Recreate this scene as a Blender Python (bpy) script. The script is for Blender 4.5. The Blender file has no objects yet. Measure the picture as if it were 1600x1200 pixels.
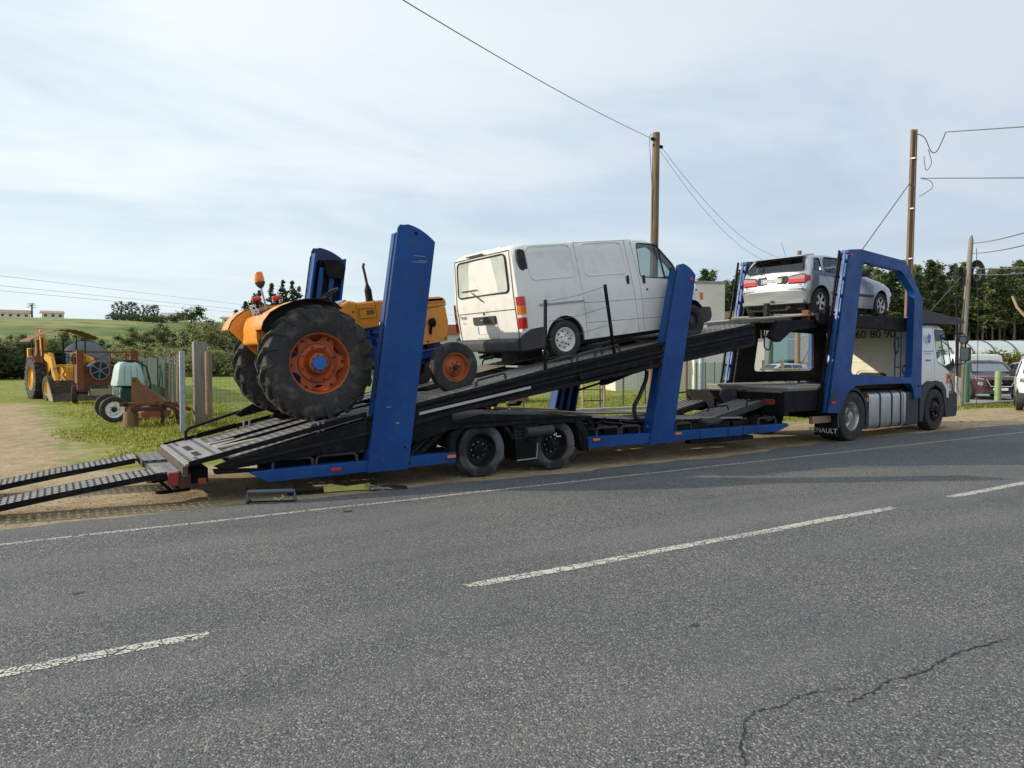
import bpy, bmesh, math, random
import numpy as np
from mathutils import Vector, Matrix, Euler
from mathutils.geometry import tessellate_polygon
R = math.radians
SC = bpy.context.scene
COL = SC.collection
random.seed(7); rng = np.random.default_rng(7)

# ------------------------------------------------------------------ camera, sky, sun, exposure
CAMH = 1.7
cd = bpy.data.cameras.new("camera"); cam = bpy.data.objects.new("camera", cd); COL.objects.link(cam)
cd.sensor_width = 36; cd.lens = 1155 / 1600 * 36; cd.clip_start = .05; cd.clip_end = 3000
_a = R(58); _p = math.atan(40 / 1155)
cam.location = (0, 0, CAMH)
cam.rotation_euler = Vector((math.cos(_a) * math.cos(_p), math.sin(_a) * math.cos(_p), -math.sin(_p))).to_track_quat('-Z', 'Y').to_euler()
SC.camera = cam
SUN_EL = R(22.5); SUN_AZ = R(151)          # azimuth from +X towards +Y of the direction TO the sun
to_sun = Vector((math.cos(SUN_AZ) * math.cos(SUN_EL), math.sin(SUN_AZ) * math.cos(SUN_EL), math.sin(SUN_EL)))
sl = bpy.data.lights.new("sun", 'SUN'); sun = bpy.data.objects.new("sun", sl); COL.objects.link(sun)
sl.energy = 3.6; sl.angle = R(.7); sl.color = (1, .89, .73)
sun.rotation_euler = to_sun.to_track_quat('Z', 'Y').to_euler(); sun.location = (0, 0, 60)
w = bpy.data.worlds.new("World"); SC.world = w; w.use_nodes = True
nt = w.node_tree; nt.nodes.clear()
def wn(t, **k):
    n = nt.nodes.new(t)
    for a, b in k.items(): setattr(n, a, b)
    return n
L = nt.links.new
out = wn('ShaderNodeOutputWorld'); bg = wn('ShaderNodeBackground'); bg.inputs['Strength'].default_value = .1
sky = wn('ShaderNodeTexSky', sky_type='NISHITA', sun_disc=False, sun_elevation=SUN_EL, sun_rotation=math.pi / 2 - SUN_AZ,
         air_density=1.0, dust_density=.6, ozone_density=1.5)
tc = wn('ShaderNodeTexCoord'); sep = wn('ShaderNodeSeparateXYZ'); L(tc.outputs['Generated'], sep.inputs[0])
# clouds lie on a flat layer high overhead: direction / height
zz = wn('ShaderNodeMath', operation='MAXIMUM'); L(sep.outputs['Z'], zz.inputs[0]); zz.inputs[1].default_value = 0
za = wn('ShaderNodeMath', operation='ADD'); L(zz.outputs[0], za.inputs[0]); za.inputs[1].default_value = .13
dv = wn('ShaderNodeVectorMath', operation='SCALE'); inv = wn('ShaderNodeMath', operation='DIVIDE'); inv.inputs[0].default_value = 1
L(za.outputs[0], inv.inputs[1]); L(tc.outputs['Generated'], dv.inputs[0]); L(inv.outputs[0], dv.inputs['Scale'])
mp = wn('ShaderNodeMapping'); mp.inputs['Rotation'].default_value = (0, 0, R(32)); mp.inputs['Scale'].default_value = (.55, .85, 1)
L(dv.outputs[0], mp.inputs[0])
def noise(scale, detail, rough=.55, dist=.0, off=0):
    m = wn('ShaderNodeMapping'); m.inputs['Location'].default_value = (off, off * .7, 0); L(mp.outputs[0], m.inputs[0])
    n = wn('ShaderNodeTexNoise'); n.inputs['Scale'].default_value = scale; n.inputs['Detail'].default_value = detail
    n.inputs['Roughness'].default_value = rough; n.inputs['Distortion'].default_value = dist; L(m.outputs[0], n.inputs['Vector']); return n
def ramp(src, a, b, ca=(0, 0, 0, 1), cb=(1, 1, 1, 1)):
    r = wn('ShaderNodeValToRGB'); r.color_ramp.elements[0].position = a; r.color_ramp.elements[1].position = b
    r.color_ramp.elements[0].color = ca; r.color_ramp.elements[1].color = cb; r.color_ramp.interpolation = 'EASE'; L(src, r.inputs[0]); return r
def mix(fac, a, b, t='MIX'):
    m = wn('ShaderNodeMix', data_type='RGBA', blend_type=t)
    if isinstance(fac, (int, float)): m.inputs['Factor'].default_value = fac
    else: L(fac, m.inputs['Factor'])
    for i, v in ((6, a), (7, b)):
        if isinstance(v, tuple): m.inputs[i].default_value = v
        else: L(v, m.inputs[i])
    return m.outputs[2]
n1 = noise(1.3, 7, .55, .5); n2 = noise(.9, 5, .5, .3, 4.3); n3 = noise(2.6, 6, .6, .8, 9.1)
thin = ramp(n1.outputs['Fac'], .30, .66)
grey = ramp(n2.outputs['Fac'], .42, .60)
# the side of the sky nearer the sun is whiter, the far side holds greyer cloud
dt = wn('ShaderNodeVectorMath', operation='DOT_PRODUCT'); L(tc.outputs['Generated'], dt.inputs[0]); dt.inputs[1].default_value = tuple(to_sun)
toward = wn('ShaderNodeMapRange'); toward.inputs[1].default_value = -.75; toward.inputs[2].default_value = .45; L(dt.outputs['Value'], toward.inputs[0])
ccol = mix(toward.outputs[0], (4.9, 5.5, 6.4, 1), (7.6, 8.3, 8.7, 1))
base = mix(.8, sky.outputs[0], mix(toward.outputs[0], (4.1, 5.1, 6.6, 1), (6.1, 7.3, 8.2, 1)))
c1 = mix(thin.outputs[0], base, ccol)
gm = wn('ShaderNodeMath', operation='MULTIPLY'); L(grey.outputs[0], gm.inputs[0])
ga = wn('ShaderNodeMapRange'); ga.inputs[1].default_value = -.2; ga.inputs[2].default_value = -.75; ga.inputs[3].default_value = .0; ga.inputs[4].default_value = .95
L(dt.outputs['Value'], ga.inputs[0]); L(ga.outputs[0], gm.inputs[1])
c2 = mix(gm.outputs[0], c1, (3.6, 4.1, 4.7, 1))
hz = wn('ShaderNodeMapRange'); hz.inputs[1].default_value = 0; hz.inputs[2].default_value = .22; hz.inputs[3].default_value = .75; hz.inputs[4].default_value = 0
L(sep.outputs['Z'], hz.inputs[0])
c3 = mix(hz.outputs[0], c2, mix(toward.outputs[0], (4.3, 5.2, 6.3, 1), (6.7, 7.9, 8.0, 1)))
L(c3, bg.inputs['Color']); L(bg.outputs[0], out.inputs[0])
vs = SC.view_settings; vs.view_transform = 'Standard'; vs.look = 'None'; vs.exposure = .25; vs.gamma = 1; vs.use_curve_mapping = False
SC.render.engine = 'CYCLES'

# ------------------------------------------------------------------ materials
def mat(name, col, rough=.6, metal=0., col2=None, scale=3., amt=.5, bump=0., bscale=40., spec=.5, coat=0., dirt=None, dscale=6., damt=.5, stretch=(1, 1, 1), isl=0.):
    m = bpy.data.materials.new(name); m.use_nodes = True; t = m.node_tree; b = t.nodes['Principled BSDF']; l = t.links.new
    b.inputs['Roughness'].default_value = rough; b.inputs['Metallic'].default_value = metal
    b.inputs['Specular IOR Level'].default_value = spec; b.inputs['Coat Weight'].default_value = coat; b.inputs['Coat Roughness'].default_value = .08
    b.inputs['Base Color'].default_value = (*col, 1)
    co = t.nodes.new('ShaderNodeTexCoord'); mpn = t.nodes.new('ShaderNodeMapping'); mpn.inputs['Scale'].default_value = stretch; l(co.outputs['Object'], mpn.inputs[0])
    def nz(s, d=5):
        n = t.nodes.new('ShaderNodeTexNoise'); n.inputs['Scale'].default_value = s; n.inputs['Detail'].default_value = d; l(mpn.outputs[0], n.inputs['Vector']); return n.outputs['Fac']
    def mx(f, a, c):
        n = t.nodes.new('ShaderNodeMix'); n.data_type = 'RGBA'; l(f, n.inputs['Factor'])
        for i, v in ((6, a), (7, c)):
            if isinstance(v, tuple): n.inputs[i].default_value = (*v, 1)
            else: l(v, n.inputs[i])
        return n.outputs[2]
    def rp(f, a, c, hi=1.):
        n = t.nodes.new('ShaderNodeMapRange'); n.inputs[1].default_value = a; n.inputs[2].default_value = c; n.inputs[4].default_value = hi; l(f, n.inputs[0]); return n.outputs[0]
    cur = tuple(col)
    if isl:
        g = t.nodes.new('ShaderNodeNewGeometry'); cur = mx(g.outputs['Random Per Island'], tuple(c * (1 - isl) for c in col), tuple(min(1, c * (1 + isl)) for c in (col2 or col)))
    elif col2 is not None: cur = mx(rp(nz(scale), .5 - .25 / max(amt, .01) * .5, .5 + .25 / max(amt, .01) * .5), cur, tuple(col2))
    if dirt is not None: cur = mx(rp(nz(dscale, 8), .52, .72, damt), cur, tuple(dirt))
    if not isinstance(cur, tuple): l(cur, b.inputs['Base Color'])
    if rough > .25 and not isl:
        l(rp(nz(scale * 4), .3, .7, min(1, rough * 1.25)), b.inputs['Roughness']); t.nodes[-1].inputs[3].default_value = rough * .8
    if isl:
        tl = t.nodes.new('ShaderNodeBsdfTranslucent'); l(cur, tl.inputs[0]); ms = t.nodes.new('ShaderNodeMixShader'); ms.inputs[0].default_value = .45; l(b.outputs[0], ms.inputs[1]); l(tl.outputs[0], ms.inputs[2]); l(ms.outputs[0], t.nodes['Material Output'].inputs[0]); b.inputs['Specular IOR Level'].default_value = .2
    if bump:
        bp = t.nodes.new('ShaderNodeBump'); bp.inputs['Strength'].default_value = bump; bp.inputs['Distance'].default_value = .01; l(nz(bscale, 4), bp.inputs['Height']); l(bp.outputs[0], b.inputs['Normal'])
    return m
M = {}
def D(k, *a, **kw): M[k] = mat(k, *a, **kw)
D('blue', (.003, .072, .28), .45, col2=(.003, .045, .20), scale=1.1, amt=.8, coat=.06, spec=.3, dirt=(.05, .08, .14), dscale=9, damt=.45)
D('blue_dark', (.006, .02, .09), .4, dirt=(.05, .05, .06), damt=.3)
D('black', (.0045, .0045, .005), .55, col2=(.010, .010, .0105), scale=4, spec=.14, dirt=(.05, .043, .033), dscale=7, damt=.35)
D('black_soft', (.010, .010, .011), .6, spec=.2, dirt=(.06, .052, .04), dscale=10, damt=.4)
D('grille', (.30, .295, .28), .6, .1, col2=(.20, .195, .185), scale=7, dirt=(.24, .19, .13), dscale=9, damt=.6)
D('oil', (.03, .03, .031), .5)
D('red_dull', (.26, .028, .02), .35, dirt=(.12, .05, .03), dscale=20, damt=.6)
D('deck', (.40, .375, .32), .7, col2=(.24, .225, .19), scale=5, dirt=(.38, .30, .20), dscale=7, damt=.7, bump=.3)
D('steel', (.36, .37, .38), .4, .7, col2=(.25, .25, .26), scale=6)
D('galv', (.42, .46, .5), .5, .4, col2=(.30, .33, .36), scale=9)
D('alu', (.62, .62, .62), .33, .8, col2=(.45, .45, .45), scale=5)
D('rubber', (.022, .022, .022), .75, col2=(.035, .033, .03), scale=6, dirt=(.10, .085, .065), dscale=8, damt=.35, bump=.2, bscale=60)
D('rubber_dusty', (.020, .020, .020), .8, col2=(.042, .040, .037), scale=4, dirt=(.16, .135, .10), dscale=6, damt=.6, bump=.25, bscale=50)
D('rubber_worn', (.014, .014, .015), .7, col2=(.11, .112, .115), scale=3.2, amt=1.8, bump=.2)
D('white', (.78, .775, .75), .3, col2=(.72, .715, .69), scale=1.2, coat=.4, dirt=(.42, .38, .30), dscale=4.5, damt=.3)
D('white_clean', (.78, .78, .76), .3, coat=.4, dirt=(.5, .47, .4), dscale=3, damt=.2)
D('cream', (.72, .68, .54), .45, dirt=(.45, .4, .3), dscale=4, damt=.35)
D('bumper', (.035, .038, .043), .6, dirt=(.1, .1, .1), damt=.3)
D('seam', (.02, .02, .022), .7)
D('silver', (.44, .46, .49), .24, .55, coat=.5)
D('maroon', (.06, .018, .02), .25, .4, coat=.8)
D('navy', (.02, .024, .03), .25, .4, coat=.8)
D('orange', (.80, .30, .018), .38, col2=(.72, .25, .015), scale=2, coat=.2, dirt=(.36, .15, .03), dscale=7, damt=.5)
D('rim_orange', (.46, .095, .016), .5, col2=(.33, .06, .014), scale=8, dirt=(.13, .05, .025), dscale=7, damt=.85, bump=.2)
D('engine_blue', (.012, .055, .26), .5, dirt=(.02, .025, .05), dscale=8, damt=.7)
D('hub_blue', (.02, .12, .45), .45, dirt=(.02, .05, .16), dscale=12, damt=.6)
D('red_lens', (.55, .015, .015), .15, coat=.6)
D('amber', (.85, .20, .01), .2, coat=.6)
D('smoke_lens', (.35, .22, .2), .15, coat=.7)
D('plate', (.78, .78, .74), .4, dirt=(.4, .4, .38), dscale=30, damt=.5)
D('yellow', (.72, .36, .02), .5, col2=(.6, .28, .015), scale=3, dirt=(.16, .08, .03), dscale=4, damt=.8)
D('rust', (.20, .062, .022), .85, col2=(.11, .035, .016), scale=6, dirt=(.30, .10, .03), dscale=9, damt=.6, bump=.5)
D('rust_dark', (.085, .032, .018), .85, col2=(.05, .022, .014), scale=6, bump=.5)
D('rust_plate', (.22, .10, .045), .8, col2=(.16, .07, .035), scale=5, bump=.3)
D('mud', (.085, .06, .042), .85, col2=(.05, .035, .026), scale=4, dirt=(.16, .11, .07), dscale=6, damt=.6)
D('tank_green', (.34, .47, .43), .45, col2=(.42, .54, .50), scale=2)
D('dark_green', (.012, .05, .038), .5)
D('green_post', (.025, .11, .06), .5, dirt=(.09, .12, .06), damt=.5)
D('green_post_pale', (.22, .30, .12), .6, dirt=(.1, .16, .08), damt=.5)
D('mesh_green', (.02, .075, .045), .6)
D('tank_grey', (.13, .16, .20), .5, col2=(.10, .12, .145), scale=2)
D('wood', (.27, .20, .13), .85, col2=(.17, .12, .08), scale=3, bump=.6, bscale=14, stretch=(6, 6, .6), dirt=(.09, .07, .05), dscale=5, damt=.6)
D('wood_pole', (.24, .165, .10), .85, col2=(.15, .10, .065), scale=3, bump=.6, bscale=14, stretch=(5, 5, .4), dirt=(.07, .05, .04), dscale=3, damt=.6)
D('wood_grey', (.30, .27, .23), .9, col2=(.19, .17, .145), scale=3, bump=.6, bscale=14, stretch=(6, 6, .5), dirt=(.09, .08, .07), dscale=5, damt=.6)
D('wood_pale', (.50, .38, .22), .8, col2=(.42, .31, .18), scale=4, bump=.3)
D('log', (.26, .15, .065), .9, col2=(.12, .07, .035), scale=5, bump=.8, bscale=12, stretch=(4, 4, .8))
D('concrete', (.36, .35, .32), .9, col2=(.28, .27, .25), scale=4, bump=.3, dirt=(.18, .17, .15), dscale=3, damt=.5)
D('plaster', (.72, .68, .58), .85, col2=(.66, .62, .53), scale=1.2, dirt=(.5, .46, .38), dscale=1.5, damt=.35, bump=.15)
D('panel_blue', (.50, .56, .62), .6)
D('brick_orange', (.50, .17, .06), .8, col2=(.42, .13, .045), scale=3)
D('roof_tile', (.42, .30, .18), .85, col2=(.33, .22, .13), scale=4, bump=.4)
D('roof_red', (.30, .09, .06), .8)
D('roof_pale', (.40, .25, .18), .85)
D('house_wall', (.72, .68, .6), .9)
D('shed_wall', (.45, .47, .46), .8)
D('plastic_film', (.55, .60, .57), .35, col2=(.45, .50, .48), scale=.6)
D('paint_line', (.60, .58, .50), .8, bump=.3)
D('plate_grey', (.30, .31, .31), .5)
D('strap', (.45, .42, .10), .8, col2=(.36, .33, .08), scale=12)
D('cable', (.015, .015, .016), .6)
D('wire', (.10, .10, .11), .6)
D('tan', (.36, .27, .16), .8, col2=(.26, .19, .11), scale=8)
D('chrome', (.7, .7, .7), .15, .9)
D('interior', (.03, .03, .034), .8)
D('sticker_blue', (.12, .28, .62), .5)
D('brass', (.35, .22, .12), .45, .4, dirt=(.1, .06, .04), damt=.6)
D('palm', (.07, .09, .04), .8)
D('leaf_euc', (.10, .135, .05), .7, col2=(.18, .215, .085), isl=.45)
D('leaf_pine', (.055, .09, .04), .7, col2=(.10, .13, .06), isl=.45)
D('leaf_scrub', (.18, .205, .08), .75, col2=(.28, .29, .13), isl=.4)
D('leaf_dark', (.07, .10, .042), .75, col2=(.11, .135, .055), isl=.4)
D('leaf_bright', (.16, .17, .03), .7, col2=(.22, .22, .05), isl=.35)
D('grass_blade', (.20, .235, .035), .7, col2=(.34, .35, .08), isl=.4)
D('bark', (.15, .105, .075), .9, col2=(.10, .07, .05), scale=3, stretch=(3, 3, .5))
D('bark_pale', (.24, .19, .145), .9, col2=(.14, .10, .075), scale=3, stretch=(3, 3, .5))
def glass(name, tint, refl=.12, rough=.03, rmax=.75):
    m = bpy.data.materials.new(name); m.use_nodes = True; t = m.node_tree; t.nodes.clear(); l = t.links.new
    o = t.nodes.new('ShaderNodeOutputMaterial'); tr = t.nodes.new('ShaderNodeBsdfTransparent'); tr.inputs[0].default_value = (*tint, 1)
    g = t.nodes.new('ShaderNodeBsdfGlossy'); g.inputs['Roughness'].default_value = rough; g.inputs[0].default_value = (.9, .95, 1, 1)
    f = t.nodes.new('ShaderNodeLayerWeight'); f.inputs[0].default_value = .35
    r = t.nodes.new('ShaderNodeMapRange'); r.inputs[3].default_value = refl; r.inputs[4].default_value = rmax; l(f.outputs['Fresnel'], r.inputs[0])
    x = t.nodes.new('ShaderNodeMixShader'); l(r.outputs[0], x.inputs[0]); l(tr.outputs[0], x.inputs[1]); l(g.outputs[0], x.inputs[2]); l(x.outputs[0], o.inputs[0]); M[name] = m
glass('glass', (.60, .68, .66), .06, .03, .5); glass('glass_dark', (.14, .16, .17), .08, .03, .4); glass('glass_green', (.5, .68, .62), .2)
M['glass_frost'] = mat('glass_frost', (.52, .56, .53), .35, col2=(.38, .42, .39), scale=2.2, amt=1., coat=.5)

# ------------------------------------------------------------------ mesh building
class MB:
    def __init__(s): s.v = []; s.f = []; s.cuts = []
    def add(s, vs, fs):
        s.cuts.append((len(s.v), len(s.f))); o = len(s.v); s.v += [tuple(p) for p in vs]; s.f += [tuple(i + o for i in f) for f in fs]; return s
    def box(s, x0, x1, y0, y1, z0, z1, m=None):
        vs = [(x, y, z) for x in (x0, x1) for y in (y0, y1) for z in (z0, z1)]
        if m is not None: vs = [m @ Vector(p) for p in vs]
        return s.add(vs, [(0, 1, 3, 2), (4, 6, 7, 5), (0, 4, 5, 1), (2, 3, 7, 6), (0, 2, 6, 4), (1, 5, 7, 3)])
    def bar(s, a, b, wd, h=None, up=(0, 0, 1)):
        a = Vector(a); b = Vector(b); h = h or wd; d = (b - a).normalized(); u = Vector(up)
        if abs(d.dot(u)) > .98: u = Vector((1, 0, 0))
        r = d.cross(u).normalized(); u = r.cross(d)
        vs = [p + r * i * wd / 2 + u * j * h / 2 for p in (a, b) for i in (-1, 1) for j in (-1, 1)]
        return s.add(vs, [(0, 1, 3, 2), (4, 6, 7, 5), (0, 4, 5, 1), (2, 3, 7, 6), (0, 2, 6, 4), (1, 5, 7, 3)])
    def tube(s, pts, r, n=8, closed=False, cap=True):
        pts = [Vector(p) for p in pts]; k = len(pts); rs = r if isinstance(r, (list, tuple)) else [r] * k
        prev = None; vs = []
        for i, p in enumerate(pts):
            if closed: d = pts[(i + 1) % k] - pts[i - 1]
            else: d = pts[min(i + 1, k - 1)] - pts[max(i - 1, 0)]
            d.normalize()
            if prev is None:
                u = Vector((0, 0, 1)) if abs(d.z) < .9 else Vector((1, 0, 0)); a = d.cross(u).normalized()
            else: a = (prev - d * prev.dot(d)).normalized()
            prev = a; b = d.cross(a)
            vs += [p + (a * math.cos(t) + b * math.sin(t)) * rs[i] for t in (2 * math.pi * j / n for j in range(n))]
        fs = [((i * n + j), (i * n + (j + 1) % n), (((i + 1) % k) * n + (j + 1) % n), (((i + 1) % k) * n + j)) for i in range(k if closed else k - 1) for j in range(n)]
        if cap and not closed: fs += [tuple(range(n))[::-1], tuple((k - 1) * n + j for j in range(n))]
        return s.add(vs, fs)
    def cyl(s, a, b, r0, r1=None, n=20): return s.tube([a, b], [r0, r0 if r1 is None else r1], n)
    def lathe(s, prof, c=(0, 0, 0), axis='y', n=48, closed=False):
        vs = []
        for i in range(n):
            t = 2 * math.pi * i / n
            for r, h in prof:
                p = (r * math.cos(t), h, r * math.sin(t)) if axis == 'y' else ((r * math.cos(t), r * math.sin(t), h) if axis == 'z' else (h, r * math.cos(t), r * math.sin(t)))
                vs.append((p[0] + c[0], p[1] + c[1], p[2] + c[2]))
        k = len(prof); m = k if closed else k - 1
        fs = [(i * k + j, i * k + (j + 1) % k, ((i + 1) % n) * k + (j + 1) % k, ((i + 1) % n) * k + j) for i in range(n) for j in range(m)]
        return s.add(vs, fs)
    def prism(s, poly, a, b, plane='xz', holes=()):
        """polygon in a plane, extruded along the remaining axis from a to b"""
        def P(u, v, t): return {'xz': (u, t, v), 'yz': (t, u, v), 'xy': (u, v, t)}[plane]
        loops = [list(poly)] + [list(h) for h in holes]; flat = [p for l in loops for p in l]; n = len(flat)
        vs = [P(u, v, a) for u, v in flat] + [P(u, v, b) for u, v in flat]
        tri = tessellate_polygon([[Vector((u, v, 0)) for u, v in l] for l in loops])
        fs = [tuple(t) for t in tri] + [tuple(i + n for i in t[::-1]) for t in tri]
        o = 0
        for l in loops:
            k = len(l); fs += [(o + i, o + (i + 1) % k, o + (i + 1) % k + n, o + i + n) for i in range(k)]; o += k
        return s.add(vs, fs)
    def ball(s, c, r, sz=1., n=16, m=10):
        prof = [(max(1e-4, r * math.sin(math.pi * i / m)), -r * math.cos(math.pi * i / m) * sz) for i in range(m + 1)]
        return s.lathe(prof, c, 'z', n)
    def build(s, name, m, parent=None, bevel=0, smooth=35, loc=None):
        me = bpy.data.meshes.new(name); vs = np.array(s.v, dtype=float)
        c = np.array(loc) if loc is not None else (vs.min(0) + vs.max(0)) / 2
        me.from_pydata([tuple(p) for p in vs - c], [], s.f)
        bm = bmesh.new(); bm.from_mesh(me); bmesh.ops.recalc_face_normals(bm, faces=bm.faces); bm.to_mesh(me); bm.free()
        me.materials.append(M[m] if isinstance(m, str) else m)
        if smooth: me.shade_smooth(); me.set_sharp_from_angle(angle=R(smooth))
        o = bpy.data.objects.new(name, me); COL.objects.link(o); o.location = c; o.parent = parent
        if parent is not None and parent.type == 'MESH':
            o.location = Vector(c) - Vector(parent.location)      # sub-parts are written in the thing's frame
        if bevel:
            b = o.modifiers.new('bevel', 'BEVEL'); b.width = bevel; b.segments = 2; b.limit_method = 'ANGLE'; b.angle_limit = R(40); b.harden_normals = False
        return o
def each(g, name, m, parent=None, **k):
    """one object for every piece added to the builder"""
    c = g.cuts + [(len(g.v), len(g.f))]; out = []
    for (a, fa), (b, fb) in zip(c, c[1:]):
        q = MB(); q.v = g.v[a:b]; q.f = [tuple(i - a for i in f) for f in g.f[fa:fb]]; out.append(q.build(name, m, parent, **k))
    return out
def thing(name, label, cat, loc=(0, 0, 0), rot=(0, 0, 0), group=None):
    o = bpy.data.objects.new(name, None); COL.objects.link(o); o.location = loc; o.rotation_euler = rot; o.empty_display_size = .2
    o['label'] = label; o['category'] = cat
    if group: o['group'] = group
    return o
def tag(o, label, cat, group=None, kind=None):
    o['label'] = label; o['category'] = cat
    if group: o['group'] = group
    if kind: o['kind'] = kind
    return o
def rebase(t, loc):
    """put the empty of a thing written in world coordinates at its base"""
    for c in t.children: c.location = Vector(c.location) - Vector(loc)
    t.location = loc; return t
def struct(o): o['kind'] = 'structure'; return o
def copy_tree(o, parent=None):
    c = o.copy(); COL.objects.link(c); c.parent = parent
    for ch in list(o.children): copy_tree(ch, c)
    return c
def text(name, s, size, loc, rot, m, parent, extr=.001):
    cu = bpy.data.curves.new(name, 'FONT'); cu.body = s; cu.size = size; cu.extrude = extr; cu.align_x = 'CENTER'; cu.align_y = 'CENTER'
    t = bpy.data.objects.new(name, cu); COL.objects.link(t)
    me = bpy.data.meshes.new_from_object(t.evaluated_get(bpy.context.evaluated_depsgraph_get())); bpy.data.objects.remove(t)
    me.materials.clear(); me.materials.append(M[m]); o = bpy.data.objects.new(name, me); COL.objects.link(o); o.location = loc; o.rotation_euler = rot; o.parent = parent
    return o
def lerp(tab, x):
    if x <= tab[0][0]: return tab[0][1]
    for (a, p), (b, q) in zip(tab, tab[1:]):
        if x <= b: return p + (q - p) * (x - a) / (b - a)
    return tab[-1][1]
def rnd_poly(pts, r=.04, n=3):
    """polygon with rounded corners"""
    out = []; k = len(pts)
    for i in range(k):
        p = Vector(pts[i]); a = Vector(pts[i - 1]) - p; b = Vector(pts[(i + 1) % k]) - p
        d = min(r, a.length * .45, b.length * .45); p0 = p + a.normalized() * d; p1 = p + b.normalized() * d
        for j in range(n + 1):
            t = j / n; q = p0 * (1 - t) ** 2 + p * 2 * t * (1 - t) + p1 * t * t; out.append((q.x, q.y))
    return out
def smoothpath(pts, n=6):
    P = [Vector(p) for p in pts]; P = [P[0]] + P + [P[-1]]; o = []
    for i in range(1, len(P) - 2):
        for j in range(n):
            t = j / n; a, b, c, d = P[i - 1:i + 3]
            o.append(.5 * ((2 * b) + (c - a) * t + (2 * a - 5 * b + 4 * c - d) * t * t + (3 * b - a - 3 * c + d) * t ** 3))
    o.append(P[-2]); return o

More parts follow.
